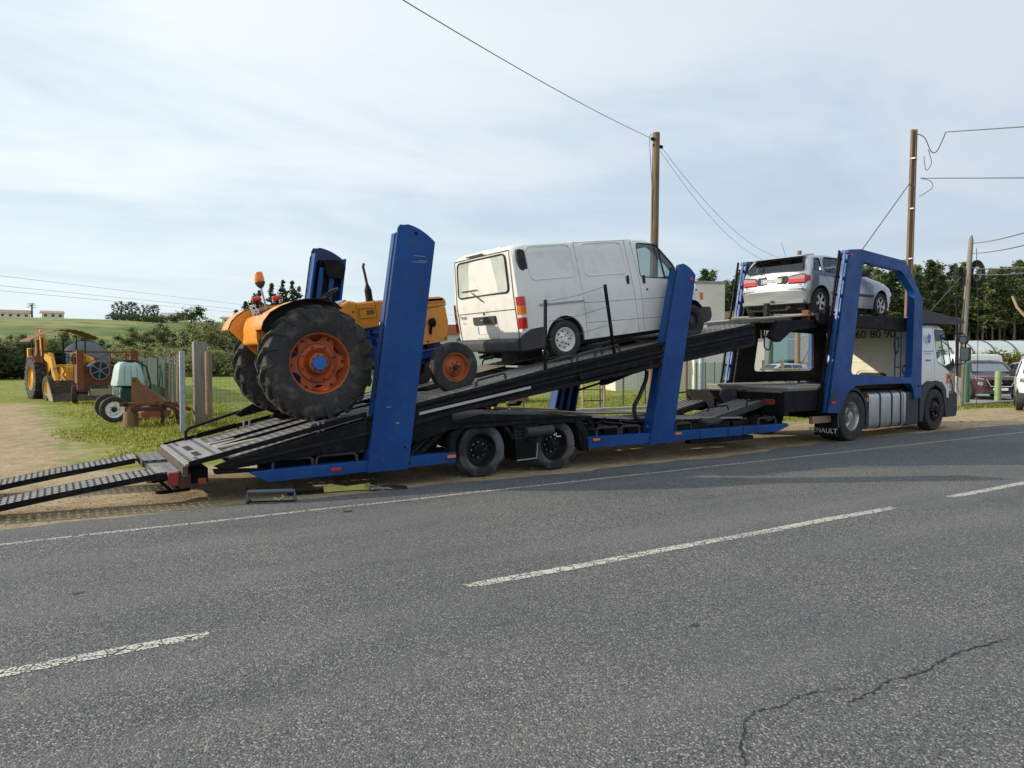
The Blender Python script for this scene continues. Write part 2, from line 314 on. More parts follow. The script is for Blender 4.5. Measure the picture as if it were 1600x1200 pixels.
# ------------------------------------------------------------------ wheels
def tyre_prof(r, w, ri, sq=.82):
    return [(ri, -w * .36), (ri + .02, -w * .46), ((r + ri) / 2, -w * .52), (r * .955, -w * .47), (r * .99, -w * .40), (r, -w * .3), (r * .992, -w * .17), (r * .992, -w * .15), (r, -w * .14),
            (r, w * .14), (r * .992, w * .15), (r * .992, w * .17), (r, w * .3), (r * .99, w * .40), (r * .955, w * .47), ((r + ri) / 2, w * .52), (ri + .02, w * .46), (ri, w * .36), (ri - .01, 0)]
def wheel(parent, c, r, wd, ri, style='steel', near=-1, tm='rubber', name='wheel'):
    """near: side of the axle the outer face looks to (-1 = -y)"""
    g = MB().lathe(tyre_prof(r, wd, ri), c, 'y', 56, True)
    t = g.build(name, tm, parent, loc=c)
    x, y, z = c; f = y + near * wd * .40; s = -near
    def rim(prof, m, nm='rim', n=40): return MB().lathe([(a, (f + s * b)) for a, b in prof], (x, 0, z), 'y', n).build(nm, m, t)
    def holes(k, rr, hr, d, m='seam', nm='wheel_slot', ph=0):
        g = MB()
        for i in range(k):
            a = 2 * math.pi * i / k + ph; p = (x + rr * math.cos(a), f + s * d, z + rr * math.sin(a)); g.cyl(p, (p[0], p[1] + near * .006, p[2]), hr, n=12)
        g.build(nm, m, t)
    if style == 'trailer':
        rim([(ri + .012, 0), (ri, .0), (ri - .02, .03), (ri - .03, wd * .30), (ri * .78, wd * .42), (ri * .55, wd * .44), (ri * .5, wd * .40), (ri * .42, wd * .40), (ri * .38, wd * .2), (ri * .30, wd * .14), (1e-3, wd * .13)], 'black_soft')
        holes(8, ri * .47, .013, wd * .37, 'steel', 'wheel_nut'); holes(8, ri * .66, ri * .07, wd * .425, ph=.3)
    elif style == 'truck_rear':
        rim([(ri + .015, 0), (ri, 0), (ri - .02, .04), (ri - .03, wd * .55), (ri * .8, wd * .66), (ri * .62, wd * .66), (ri * .6, wd * .4), (ri * .35, wd * .35), (ri * .33, wd * .1), (1e-3, wd * .08)], 'alu')
        holes(10, ri * .71, ri * .06, wd * .64, 'seam'); holes(10, ri * .45, .014, wd * .33, 'black', 'wheel_nut')
    elif style == 'truck_front':
        rim([(ri + .015, 0), (ri, 0), (ri - .03, .05), (ri * .85, .07), (ri * .6, -.02), (ri * .45, -.04), (ri * .35, -.05), (ri * .3, -.09), (1e-3, -.1)], 'black_soft')
        holes(10, ri * .52, .016, -.03, 'alu', 'wheel_nut'); holes(10, ri * .75, ri * .07, .02, 'seam')
    elif style == 'van':
        rim([(ri + .01, 0), (ri, 0), (ri - .015, .02), (ri - .02, .06), (ri * .8, .07), (ri * .55, .035), (ri * .35, .02), (ri * .28, -.005), (1e-3, -.01)], 'white_clean' if tm != 'x' else 'black')
        holes(8, ri * .66, ri * .09, .048); holes(5, ri * .4, .012, .02, 'black', 'wheel_nut')
    elif style == 'van_dark':
        rim([(ri + .01, 0), (ri, 0), (ri - .015, .02), (ri - .02, .06), (ri * .8, .07), (ri * .55, .035), (ri * .35, .02), (ri * .28, -.005), (1e-3, -.01)], 'bumper')
        holes(8, ri * .66, ri * .09, .048)
    elif style == 'alloy':
        rim([(ri + .01, 0), (ri, 0), (ri - .02, .015), (ri - .025, wd * .5), (1e-3, wd * .55)], 'black')
        rim([(ri + .008, -.002), (ri - .004, -.006), (ri - .02, .012)], 'alu')
        g = MB()
        for i in range(5):
            a = 2 * math.pi * i / 5 + .3; q = Matrix.Rotation(a, 3, 'Y')
            pl = [(.02, .035), (ri * .55, .026), (ri * .97, .05), (ri * .97, -.05), (ri * .55, -.026), (.02, -.035)]
            vs = [Vector((x, f + s * dd, z)) + q @ Vector((u, 0, v)) for dd in (.008, .03) for u, v in pl]
            g.add(vs, [(0, 1, 2, 3, 4, 5), (11, 10, 9, 8, 7, 6)] + [(i2, (i2 + 1) % 6, (i2 + 1) % 6 + 6, i2 + 6) for i2 in range(6)])
        g.cyl((x, f + s * .04, z), (x, f - s * .002, z), .055, .045, 16); g.build('spokes', 'alu', t)
    elif style == 'front_orange':
        rim([(ri + .012, -.005), (ri, -.005), (ri - .015, .02), (ri - .03, .045), (ri * .72, .05), (ri * .62, .03), (ri * .45, .02), (ri * .3, .0), (1e-3, 0)], 'rim_orange')
        MB().cyl((x, f, z), (x, f + near * .05, z), .05, .035, 14).build('hub_cap', 'rust_dark', t); holes(6, ri * .38, .014, .008, 'rust_dark', 'wheel_nut')
    elif style == 'yellow':
        rim([(ri + .012, -.005), (ri, 0), (ri - .03, .08), (ri * .6, .1), (ri * .3, .05), (1e-3, .05)], 'yellow')
    elif style == 'cart':
        rim([(ri + .01, -.005), (ri, 0), (ri - .02, .03), (ri * .72, .04), (ri * .66, .0), (ri * .5, .0), (ri * .42, .03), (1e-3, .03)], 'white_clean'); holes(1, 0, ri * .36, .025); holes(5, ri * .58, .014, -.002)
    return t

# ------------------------------------------------------------------ car bodies
class Body:
    def __init__(s, x0, x1, top, bot, plan, belt, tumble, rnd=.08, crown=.02, side_curve=.02, bulge0=.05, bulge1=.06, rz=None, fz=None):
        s.__dict__.update(locals())
    def W(s, x, z):
        w = lerp(s.plan, x); zt = lerp(s.top, x)
        if z > s.belt: w -= s.tumble * (z - s.belt)
        else: w -= s.side_curve * ((s.belt - z) / s.belt) ** 2 * 1.5
        return w
    def P(s, x, v, t, inset=0., zfloor=None):
        """x nominal station, v -1..1 across, t 0..1 up"""
        zt = lerp(s.top, x) - inset * 1.3; zb = lerp(s.bot, x) if zfloor is None else zfloor
        w0 = lerp(s.plan, x); r = s.rnd; v0 = 1 - r / w0
        drop = 0 if abs(v) < v0 else r * (1 - math.sqrt(max(0, 1 - ((abs(v) - v0) / (1 - v0)) ** 2)))
        zc = zt - s.crown * v * v - drop
        z = zb + (zc - zb) * t
        y = v * (s.W(x, z) - inset)
        X = x
        L0 = x - s.x0; L1 = s.x1 - x
        if L0 < .35: X += (s.bulge0 * v * v + (lerp(s.rz, z) if s.rz else 0)) * (1 - L0 / .35)
        if L1 < .45: X -= (s.bulge1 * v * v + (lerp(s.fz, z) if s.fz else 0)) * (1 - L1 / .45)
        return (X, y, z)
    def mesh(s, xa=None, xb=None, inset=0., zfloor=None, step=.09):
        xa = s.x0 if xa is None else xa; xb = s.x1 if xb is None else xb
        xs = {xa, xb} | {p[0] for t in (s.top, s.bot, s.plan) for p in t if xa < p[0] < xb}
        xs = sorted(xs); X = [xs[0]]
        for a, b in zip(xs, xs[1:]):
            k = max(1, math.ceil((b - a) / step)); X += [a + (b - a) * (i + 1) / k for i in range(k)]
        v0 = 1 - s.rnd / .8
        V = sorted({sg * q for sg in (-1, 1) for q in (0, .25, .5, .7, v0, v0 + (1 - v0) * .3, v0 + (1 - v0) * .6, v0 + (1 - v0) * .85, 1)})
        T = [0, .06, .14, .25, .37, .5, .62, .75, .86, .94, 1]
        g = MB(); idx = {}
        def vid(i, j, k):
            if (i, j, k) not in idx: idx[(i, j, k)] = len(g.v); g.v.append(s.P(X[i], V[j], T[k], inset, zfloor))
            return idx[(i, j, k)]
        nx, nv, nt_ = len(X) - 1, len(V) - 1, len(T) - 1
        for i in range(nx):
            for j in range(nv):
                for k in (0, nt_): g.f.append((vid(i, j, k), vid(i + 1, j, k), vid(i + 1, j + 1, k), vid(i, j + 1, k)))
            for k in range(nt_):
                for j in (0, nv): g.f.append((vid(i, j, k), vid(i + 1, j, k), vid(i + 1, j, k + 1), vid(i, j, k + 1)))
        for j in range(nv):
            for k in range(nt_):
                for i in (0, nx): g.f.append((vid(i, j, k), vid(i, j + 1, k), vid(i, j + 1, k + 1), vid(i, j, k + 1)))
        return g
    def xtop(s, z, front=False):
        """nominal x where the top profile has height z (rear slope, or front slope)"""
        t = s.top if not front else s.top[::-1]
        for (a, p), (b, q) in zip(t, t[1:]):
            if (p - z) * (q - z) <= 0 and p != q: return a + (b - a) * (z - p) / (q - p)
        return t[0][0]
def boolean(o, cutters):
    for c in cutters:
        m = o.modifiers.new('cut', 'BOOLEAN'); m.operation = 'DIFFERENCE'; m.solver = 'EXACT'; m.object = c
    dg = bpy.context.evaluated_depsgraph_get(); dg.update()
    me = bpy.data.meshes.new_from_object(o.evaluated_get(dg)); o.modifiers.clear(); old = o.data; o.data = me; bpy.data.meshes.remove(old)
    for c in cutters: bpy.data.objects.remove(c)
def car_body(parent, B, m, sidewins=(), rearwin=None, frontwin=None, cabin=None, wheels=(), arch=.36, seams=(), gm='glass', gap=.0, seal='seam', seatx=(), rear_mat=None, near_only=False):
    o = B.mesh().build('body', m, parent, smooth=28)
    mm = o.data.materials[0]; cut = []
    off = Vector(o.location)
    def tmp(g):
        c = g.build('cutter', m, None, smooth=0); c.location = Vector(c.location) ; cut.append(c); return c
    # the body sits at its own centre in the parent frame; evaluate in that frame with identity parent
    o.parent = None; o.location = off
    for (x, z, r) in wheels:
        for sgn in (-1, 1):
            w = lerp(B.plan, x); tmp(MB().cyl((x, sgn * (w - .30), z), (x, sgn * (w + .3), z), r, n=40))
    if cabin: tmp(B.mesh(cabin[0], cabin[1], .045, cabin[2], step=.2))
    for poly in sidewins: tmp(MB().prism(poly, -1.4, 1.4, 'xz'))
    if rearwin: tmp(MB().prism([(y, z) for y, z in rearwin[0]], rearwin[1], rearwin[2], 'yz'))
    if frontwin: tmp(MB().prism([(y, z) for y, z in frontwin[0]], frontwin[1], frontwin[2], 'yz'))
    boolean(o, cut); o.data.materials.clear(); o.data.materials.append(mm)
    o.data.shade_smooth(); o.data.set_sharp_from_angle(angle=R(28)); o.parent = parent; o.location = off
    # panes and rubber seals
    for poly in sidewins:
        for sgn in (-1, 1):
            pts = [(x, sgn * (B.W(x, z) - .014), z) for x, z in poly]
            wdw = MB().add(pts, [tuple(range(len(pts)))]).build('window', gm, parent, smooth=0)
            MB().tube([(x, sgn * (B.W(x, z) - .006), z) for x, z in poly], .011, 6, True).build('frame', seal, wdw)
    def slope(poly, front, nm, mt):
        pts = []; sg = 1 if front else -1
        for y, z in poly:
            x = B.xtop(z, front) if z < max(q for _, q in B.top) else 0
            L0 = (x - B.x0) if not front else (B.x1 - x); lim, bl = (.35, B.bulge0) if not front else (.45, B.bulge1)
            dx = (bl * (y / .75) ** 2 * max(0, 1 - L0 / lim)) * (1 if not front else -1)
            # add the crown: point is lower at the side, so shift along the slope
            pts.append((x + dx - sg * .006, y, z))
        wdw = MB().add(pts, [tuple(range(len(pts)))]).build(nm, mt, parent, smooth=0)
        MB().tube([(p[0] + sg * .004, p[1], p[2]) for p in pts], .014, 6, True).build('frame', seal, wdw)
        return wdw
    rw = fw = None
    if rearwin: rw = slope(rearwin[0], False, 'rear_window', rear_mat or gm)
    if frontwin: fw = slope(frontwin[0], True, 'windscreen', gm)
    if seams:
        g = MB()
        for path in seams:
            pp = []
            for (a, b) in zip(path, path[1:]):
                for k in range(8): t = k / 8; pp.append((a[0] + (b[0] - a[0]) * t, a[1] + (b[1] - a[1]) * t))
            pp.append(path[-1])
            for sgn in (-1, 1): g.tube([(x, sgn * (B.W(x, z) - .001), z) for x, z in pp], .0032, 5)
        each(g, 'door_seam', 'seam', o)
    for (x, z, r) in wheels:
        g = MB()
        for sgn in (-1, 1):
            w = lerp(B.plan, x); n = 20; vs = []
            for i in range(n + 1):
                a = -.15 + (math.pi + .3) * i / n
                for yy in (w - .34, w - .035): vs.append((x + (r - .008) * math.cos(a), sgn * yy, z + (r - .008) * math.sin(a)))
            g.add(vs, [(2 * i, 2 * i + 1, 2 * i + 3, 2 * i + 2) for i in range(n)])
            g.prism([(x + (r - .01) * math.cos(a), z + (r - .01) * math.sin(a)) for a in (-.15 + (math.pi + .3) * i / n for i in range(n + 1))], sgn * (w - .345), sgn * (w - .34), 'xz')
        g.build('wheel_housing', 'interior', o)
    for x, zf in seatx:
        for y in (-.36, .36):
            g = MB().box(x - .05, x + .42, y - .24, y + .24, zf, zf + .18); g.box(x - .16, x, y - .24, y + .24, zf + .1, zf + .62); g.box(x - .14, x - .04, y - .12, y + .12, zf + .66, zf + .8)
            g.build('seat', 'interior', parent, bevel=.03)
    return o, rw, fw

# ================================================================== GROUND, ROAD, HILLS
def hgt(x, y):
    r = math.hypot(x, y); az = math.degrees(math.atan2(x, y))       # 0 = +Y, grows towards +X
    def ss(a, b, t): t = max(0, min(1, (t - a) / (b - a))); return t * t * (3 - 2 * t)
    m = 1 - .72 * ss(14, 34, az)
    if az < -60: m *= 1 - ss(-60, -90, az)
    if y < 0: m = 0
    h = 17.0 * ss(100, 330, r) * m + .55 * math.sin(x * .021 + y * .013) * ss(110, 200, r) * m
    h += 4.5 * ss(330, 600, r) * m * .3
    return h
def axis_steps(lo, hi, near, fine):
    v = set(np.arange(-near, near + fine, fine).tolist()); a = near; st = fine
    while a < max(-lo, hi): st *= 1.18; a += st; v |= {a, -a}
    return sorted(x for x in v if lo - 60 <= x <= hi + 60)
xs = axis_steps(-900, 900, 40, 2.5); ys = axis_steps(-300, 1000, 60, 2.5)
ys = [y for y in ys if y > -300]
g = MB(); g.v = [(x, y, hgt(x, y)) for y in ys for x in xs]; nx = len(xs)
g.f = [(j * nx + i, j * nx + i + 1, (j + 1) * nx + i + 1, (j + 1) * nx + i) for j in range(len(ys) - 1) for i in range(nx - 1)]
def ground_material():
    m = bpy.data.materials.new('ground'); m.use_nodes = True; t = m.node_tree; b = t.nodes['Principled BSDF']; l = t.links.new; b.inputs['Roughness'].default_value = .95; b.inputs['Specular IOR Level'].default_value = .15
    geo = t.nodes.new('ShaderNodeNewGeometry'); pos = geo.outputs['Position']; se = t.nodes.new('ShaderNodeSeparateXYZ'); l(pos, se.inputs[0]); X, Y = se.outputs[0], se.outputs[1]
    def nz(sc, d=6, r=.55):
        n = t.nodes.new('ShaderNodeTexNoise'); n.inputs['Scale'].default_value = sc; n.inputs['Detail'].default_value = d; n.inputs['Roughness'].default_value = r; l(pos, n.inputs['Vector']); return n.outputs['Fac']
    def ma(op, a, c=0., e=None):
        n = t.nodes.new('ShaderNodeMath'); n.operation = op
        for i, v in enumerate((a, c, e)):
            if v is None: continue
            if isinstance(v, (int, float)): n.inputs[i].default_value = v
            else: l(v, n.inputs[i])
        return n.outputs[0]
    def rp(f, a, c, lo=0., hi=1.):
        n = t.nodes.new('ShaderNodeMapRange'); n.interpolation_type = 'SMOOTHSTEP'
        for i, v in enumerate((a, c, lo, hi)): n.inputs[i + 1].default_value = v
        l(f, n.inputs[0]); return n.outputs[0]
    def mx(f, a, c):
        n = t.nodes.new('ShaderNodeMix'); n.data_type = 'RGBA'; l(f, n.inputs['Factor']) if not isinstance(f, float) else setattr(n.inputs['Factor'], 'default_value', f)
        for i, v in ((6, a), (7, c)):
            if isinstance(v, tuple): n.inputs[i].default_value = (*v, 1)
            else: l(v, n.inputs[i])
        return n.outputs[2]
    n5, n08, n02, n20 = nz(.5), nz(.09, 4), nz(.02, 4), nz(9, 5, .7)
    n_m = nz(1.9, 6, .65)
    sand = mx(rp(nz(2.5, 7, .65), .35, .65), (.44, .335, .20), (.31, .23, .135)); sand = mx(rp(n20, .4, .75, 0, .45), sand, (.58, .48, .33))
    sand = mx(rp(nz(.35, 4), .5, .7, 0, .55), sand, (.28, .205, .125))
    gr = mx(rp(n_m, .35, .65), (.17, .21, .035), (.31, .31, .075)); gr = mx(rp(n20, .35, .7, 0, .5), gr, (.09, .13, .02)); gr = mx(rp(n5, .5, .72, 0, .6), gr, (.36, .32, .13))
    # far fields, wide patches
    fld = mx(rp(n02, .44, .56), (.15, .19, .05), (.27, .27, .10)); fld = mx(rp(n08, .45, .65), fld, (.10, .15, .045))
    vo = t.nodes.new('ShaderNodeTexVoronoi'); vo.inputs['Scale'].default_value = .012; l(pos, vo.inputs['Vector']); fld = mx(rp(vo.outputs['Color'], .3, .7, 0, .5), fld, (.30, .30, .13))
    far = rp(Y, 75., 130.); gr = mx(far, gr, fld)
    # verge of sand along the road, wobbling outer limit
    lim = ma('ADD', ma('MULTIPLY', ma('SUBTRACT', n5, .5), 3.6), rp(X, 3., 16., 12.7, 12.9)); lim = ma('ADD', lim, ma('MULTIPLY', ma('SUBTRACT', n_m, .5), 1.6))
    verge = ma('SUBTRACT', 1., rp(ma('SUBTRACT', Y, lim), -.35, .35))
    # the track running away from the road on the left
    cx = ma('ADD', rp(Y, 12., 34., -1.2, -2.3), ma('MULTIPLY', ma('SUBTRACT', n5, .5), 1.6)); dx = ma('ABSOLUTE', ma('SUBTRACT', X, cx))
    wdt = rp(Y, 12., 33., 1.55, 1.7); tr = ma('SUBTRACT', 1., rp(ma('SUBTRACT', dx, ma('ADD', wdt, ma('MULTIPLY', ma('SUBTRACT', n_m, .5), 2.4))), -.5, .6)); tr = ma('MULTIPLY', tr, ma('SUBTRACT', 1., rp(Y, 31., 36.)))
    tr = ma('MULTIPLY', tr, rp(nz(3.1, 5, .6), .24, .44))
    mask = ma('MAXIMUM', verge, tr)
    l(mx(mask, gr, sand), b.inputs['Base Color'])
    bp = t.nodes.new('ShaderNodeBump'); bp.inputs['Strength'].default_value = .8; bp.inputs['Distance'].default_value = .05; l(nz(6, 8, .7), bp.inputs['Height']); l(bp.outputs[0], b.inputs['Normal'])
    return m
M['ground'] = ground_material()
struct(g.build('ground', 'ground', None, smooth=60))

def asphalt():
    m = bpy.data.materials.new('asphalt'); m.use_nodes = True; t = m.node_tree; b = t.nodes['Principled BSDF']; l = t.links.new
    geo = t.nodes.new('ShaderNodeNewGeometry'); pos = geo.outputs['Position']
    def nz(sc, d=4, r=.6, st=None):
        n = t.nodes.new('ShaderNodeTexNoise'); n.inputs['Scale'].default_value = sc; n.inputs['Detail'].default_value = d; n.inputs['Roughness'].default_value = r
        if st: mp_ = t.nodes.new('ShaderNodeMapping'); mp_.inputs['Scale'].default_value = st; l(pos, mp_.inputs[0]); l(mp_.outputs[0], n.inputs['Vector'])
        else: l(pos, n.inputs['Vector'])
        return n.outputs['Fac']
    def rp(f, a, c, lo=0., hi=1.):
        n = t.nodes.new('ShaderNodeMapRange')
        for i, v in enumerate((a, c, lo, hi)): n.inputs[i + 1].default_value = v
        l(f, n.inputs[0]); return n.outputs[0]
    def mx(f, a, c, bt='MIX'):
        n = t.nodes.new('ShaderNodeMix'); n.data_type = 'RGBA'; n.blend_type = bt; l(f, n.inputs['Factor'])
        for i, v in ((6, a), (7, c)):
            if isinstance(v, tuple): n.inputs[i].default_value = (*v, 1)
            else: l(v, n.inputs[i])
        return n.outputs[2]
    vo = t.nodes.new('ShaderNodeTexVoronoi'); vo.inputs['Scale'].default_value = 98; l(pos, vo.inputs['Vector'])
    hsv = t.nodes.new('ShaderNodeSeparateColor'); l(vo.outputs['Color'], hsv.inputs[0])
    base = mx(rp(hsv.outputs[0], 0, 1), (.068, .069, .073), (.215, .211, .20))
    base = mx(rp(hsv.outputs[1], .86, .93), base, (.42, .40, .355))
    base = mx(rp(vo.outputs['Distance'], .45, .75, 0, .6), base, (.03, .03, .031))
    base = mx(rp(nz(.55, 5), .4, .68, 0, .45), base, (.085, .088, .096))
    base = mx(rp(nz(.9, 5, .6, (.14, 1.2, 1)), .45, .68, 0, .42), base, (.205, .20, .186)); base = mx(rp(nz(.38, 6, .7, (.5, 1., 1)), .56, .66, 0, .38), base, (.055, .055, .058))
    l(base, b.inputs['Base Color']); b.inputs['Roughness'].default_value = .82; b.inputs['Specular IOR Level'].default_value = .3
    bp = t.nodes.new('ShaderNodeBump'); bp.inputs['Strength'].default_value = .9; bp.inputs['Distance'].default_value = .006; l(vo.outputs['Distance'], bp.inputs['Height']); bp.invert = True; l(bp.outputs[0], b.inputs['Normal'])
    return m
M['asphalt'] = asphalt()
ed = []
x = -90.
while x < 320:
    base = 8.88 + .45 * max(0, min(1, (x - 10) / 4)) - .1 * max(0, min(1, (x - 17) / 6))
    j = .05 * math.sin(x * 1.7) + .035 * math.sin(x * 4.3 + 1) + random.uniform(-.03, .03)
    ed.append((x, base + j)); x += .12 if -6 < x < 30 else 2.
g = MB(); g.v = [(x, y, z) for x, yy in ed for y, z in ((-5.5, .012), (yy - .10, .012), (yy, .002))]
g.f = [(3 * i + k, 3 * i + 3 + k, 3 * i + 4 + k, 3 * i + 1 + k) for i in range(len(ed) - 1) for k in (0, 1)]
struct(g.build('road', 'asphalt', None, smooth=0))
# worn white paint: cracked cells and chipped rim
def paint():
    m = bpy.data.materials.new('road_paint'); m.use_nodes = True; t = m.node_tree; b = t.nodes['Principled BSDF']; l = t.links.new; o = t.nodes['Material Output']
    geo = t.nodes.new('ShaderNodeNewGeometry'); pos = geo.outputs['Position']
    vo = t.nodes.new('ShaderNodeTexVoronoi'); vo.feature = 'DISTANCE_TO_EDGE'; vo.inputs['Scale'].default_value = 9; l(pos, vo.inputs['Vector'])
    nz = t.nodes.new('ShaderNodeTexNoise'); nz.inputs['Scale'].default_value = 55; nz.inputs['Detail'].default_value = 5; l(pos, nz.inputs['Vector'])
    n2 = t.nodes.new('ShaderNodeTexNoise'); n2.inputs['Scale'].default_value = 1.3; n2.inputs['Detail'].default_value = 4; l(pos, n2.inputs['Vector'])
    def ma(op, a, c):
        n = t.nodes.new('ShaderNodeMath'); n.operation = op
        for i, v in enumerate((a, c)):
            if isinstance(v, float): n.inputs[i].default_value = v
            else: l(v, n.inputs[i])
        return n.outputs[0]
    crack = ma('GREATER_THAN', vo.outputs['Distance'], .035)
    wear = ma('LESS_THAN', ma('ADD', nz.outputs['Fac'], ma('MULTIPLY', n2.outputs['Fac'], .35)), .735)
    at = t.nodes.new('ShaderNodeAttribute'); at.attribute_name = 'wear'; lim = ma('LESS_THAN', ma('ADD', nz.outputs['Fac'], at.outputs['Fac']), .98)
    tr = t.nodes.new('ShaderNodeBsdfTransparent'); mxs = t.nodes.new('ShaderNodeMixShader'); l(ma('MULTIPLY', ma('MULTIPLY', crack, wear), lim), mxs.inputs[0]); l(tr.outputs[0], mxs.inputs[1]); l(b.outputs[0], mxs.inputs[2]); l(mxs.outputs[0], o.inputs[0])
    b.inputs['Base Color'].default_value = (.56, .55, .48, 1); b.inputs['Roughness'].default_value = .8
    return m
M['road_paint'] = paint()
def stripe(name, x0, x1, yc, wd, wearf):
    g = MB(); n = max(2, int((x1 - x0) / .25)); K = [-.5, -.42, -.25, .25, .42, .5]; W_ = [.55, .3, .12, .0, .18, .5]
    for i in range(n + 1):
        x = x0 + (x1 - x0) * i / n
        for k in K: g.v.append((x, yc + k * wd + .008 * math.sin(x * 3), .016))
    g.f = [(i * 6 + k, (i + 1) * 6 + k, (i + 1) * 6 + k + 1, i * 6 + k + 1) for i in range(n) for k in range(5)]
    o = g.build(name, 'road_paint', None, smooth=0); at = o.data.attributes.new('wear', 'FLOAT', 'POINT')
    vals = []
    for i in range(n + 1):
        e = min(i, n - i) * .25; vals += [q + wearf + (.3 if e < .1 else 0) for q in W_]
    at.data.foreach_set('value', vals); struct(o)
for x0, x1 in ((-16.5, -12.5), (-9.6, -5.6), (-3.2, .80), (2.58, 8.1), (9.25, 14.6), (17.2, 21.6), (24.6, 29), (33, 37), (41, 45)): stripe('lane_marking', x0, x1, 4.76, .125, .12 if x0 < 10 else .02)
stripe('edge_marking', -8, 24, 8.08, .12, .40)
# cracks in the asphalt
def crack(pts, wd):
    g = MB(); P = []
    for a, b in zip(pts, pts[1:]):
        n = max(2, int(math.dist(a, b) / .025))
        for i in range(n):
            t = i / n; P.append((a[0] + (b[0] - a[0]) * t + random.uniform(-.008, .008), a[1] + (b[1] - a[1]) * t + random.uniform(-.012, .012)))
    for i, (x, y) in enumerate(P):
        q = P[min(i + 1, len(P) - 1)]; pr = P[max(i - 1, 0)]; d = Vector((q[0] - pr[0], q[1] - pr[1])); d.normalize(); ww = wd * random.uniform(.25, 1.) * min(1, i / 6, (len(P) - 1 - i) / 8 + .1)
        g.v += [(x - d.y * ww, y + d.x * ww, .0155), (x + d.y * ww, y - d.x * ww, .0155)]
    g.f = [(2 * i, 2 * i + 2, 2 * i + 3, 2 * i + 1) for i in range(len(P) - 1)]
    struct(g.build('road_crack', 'cable', None, smooth=0))
crack([(2.36, 1.98), (2.50, 2.14), (2.73, 2.31), (2.82, 2.33), (2.96, 2.30), (3.15, 2.33), (3.32, 2.29), (3.45, 2.24), (3.55, 2.18)], .0055)
crack([(3.22, 2.12), (3.30, 2.15), (3.52, 2.155), (3.66, 2.19), (3.80, 2.175), (4.01, 2.15), (4.25, 2.19), (4.54, 2.185), (4.75, 2.15), (4.95, 2.15)], .0075)
crack([(5.0, 2.1), (5.6, 2.3), (6.4, 2.2)], .003)

# ================================================================== TRAILER
DZ = [(1.2, .44), (1.7, .50), (3.44, .93), (6.9, 1.66), (9.7, 2.10), (10.9, 2.34)]
dz = lambda x: lerp(DZ, x)
T = thing('car_transporter_trailer', 'long blue and black car transporter trailer with its upper deck tilted down', 'trailer')
def side_beam(y0, y1):
    g = MB()
    g.prism([(2.0, .33), (2.2, .205), (4.76, .25), (4.76, .40), (4.03, .385), (2.02, .345)], y0, y1)
    o = g.build('side_beam', 'blue', T, .008)
    g = MB().prism([(7.08, .30), (10.6, .31), (10.6, .46), (7.08, .475)], y0, y1); g.prism([(10.62, .32), (11.55, .325), (11.88, .42), (11.84, .47), (10.62, .465)], y0 + .002, y1 - .002)
    g.build('side_beam', 'blue', T, .008)
    g = MB().box(9.3, 10.9, y0 + .02, y1 - .02, .225, .298); g.build('under_beam', 'black', T, .006)
    return o
sb = side_beam(9.08, 9.26); side_beam(11.44, 11.62)
MB().box(9.5, 9.503, 9.07, 9.085, .315, .455).box(10.20, 10.205, 9.07, 9.085, .315, .455).build('panel_gap', 'seam', T)
for x, z in ((2.98, .295), (4.62, .345), (7.16, .43), (8.92, .43)):
    MB().box(x, x + .13, 9.062, 9.082, z - .02, z + .02).build('side_marker', 'amber' if x > 4 else 'red_lens', T, .006)
def pillar(x0, x1, z0, tx0, tx1, z1, y0, y1, far=False, name='lift_pillar', zt=None):
    n = 9; top = [(tx0 + (tx1 - tx0) * (.06 + .94 * i / n), z1 - (.02 if i < 2 else 0) - (z1 - zt) * (i / n) ** 2.2) for i in range(n + 1)]
    poly = [(x0, z0), (x1, z0)] + top[::-1] + [(tx0, z1 - .07)]
    s = 1 if not far else -1; ya, yb = (y0, y1)
    outer = ya if not far else yb
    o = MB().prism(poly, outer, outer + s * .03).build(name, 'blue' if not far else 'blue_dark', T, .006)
    # the box section behind the outer plate: flanges at both edges, black guide channel between
    g = MB()
    def at(u, k): a = Vector((x0 + (x1 - x0) * u, z0)); b = Vector((tx0 + (tx1 - tx0) * u, z1 - .12 if u < .5 else zt - .02)); return a + (b - a) * k
    for u, wd in ((.03, .035), (.97, .035)):
        a, b = at(u, 0), at(u, 1); g.bar((a.x, outer + s * .125, a.y), (b.x, outer + s * .125, b.y), .19, wd, up=(1, 0, 0))
    g.build('pillar_flange', 'blue', T, .004)
    g = MB(); a, b = at(.5, 0), at(.5, .985); g.bar((a.x, outer + s * .10, a.y), (b.x, outer + s * .10, b.y), .10, .30, up=(1, 0, 0)); g.build('guide_channel', 'black', T, .01)
    g = MB()
    for u in (.28, .62):
        a, b = at(u, .1), at(u, .93); g.bar((a.x, outer + s * .19, a.y), (b.x, outer + s * .19, b.y), .035, .07, up=(1, 0, 0))
    g.build('guide_rail', 'blue', T, .004)
    if far:
        a = at(.5, .97); pts = rnd_poly([(a.x - .06, a.y - .22), (a.x + .2, a.y - .24), (a.x + .24, a.y - .02), (a.x + .12, a.y + .06), (a.x - .12, a.y + .05)], .05)
        MB().prism(pts, outer - .27, outer - .1).build('pillar_head', 'black', T, .012)
    a, b = at(-.035, .3), at(-.035, .985); MB().tube([(a.x, outer + s * .05, a.y), (b.x, outer + s * .05, b.y), (b.x + .05, outer + s * .05, b.y + .06)], .011, 6).build('hydraulic_hose', 'cable', T)
    return o
p1 = pillar(3.45, 4.03, .22, 3.90, 4.44, 3.48, 9.06, 9.3, zt=3.27)
p2 = pillar(8.33, 8.83, .285, 8.95, 9.35, 3.30, 9.06, 9.3, zt=3.12)
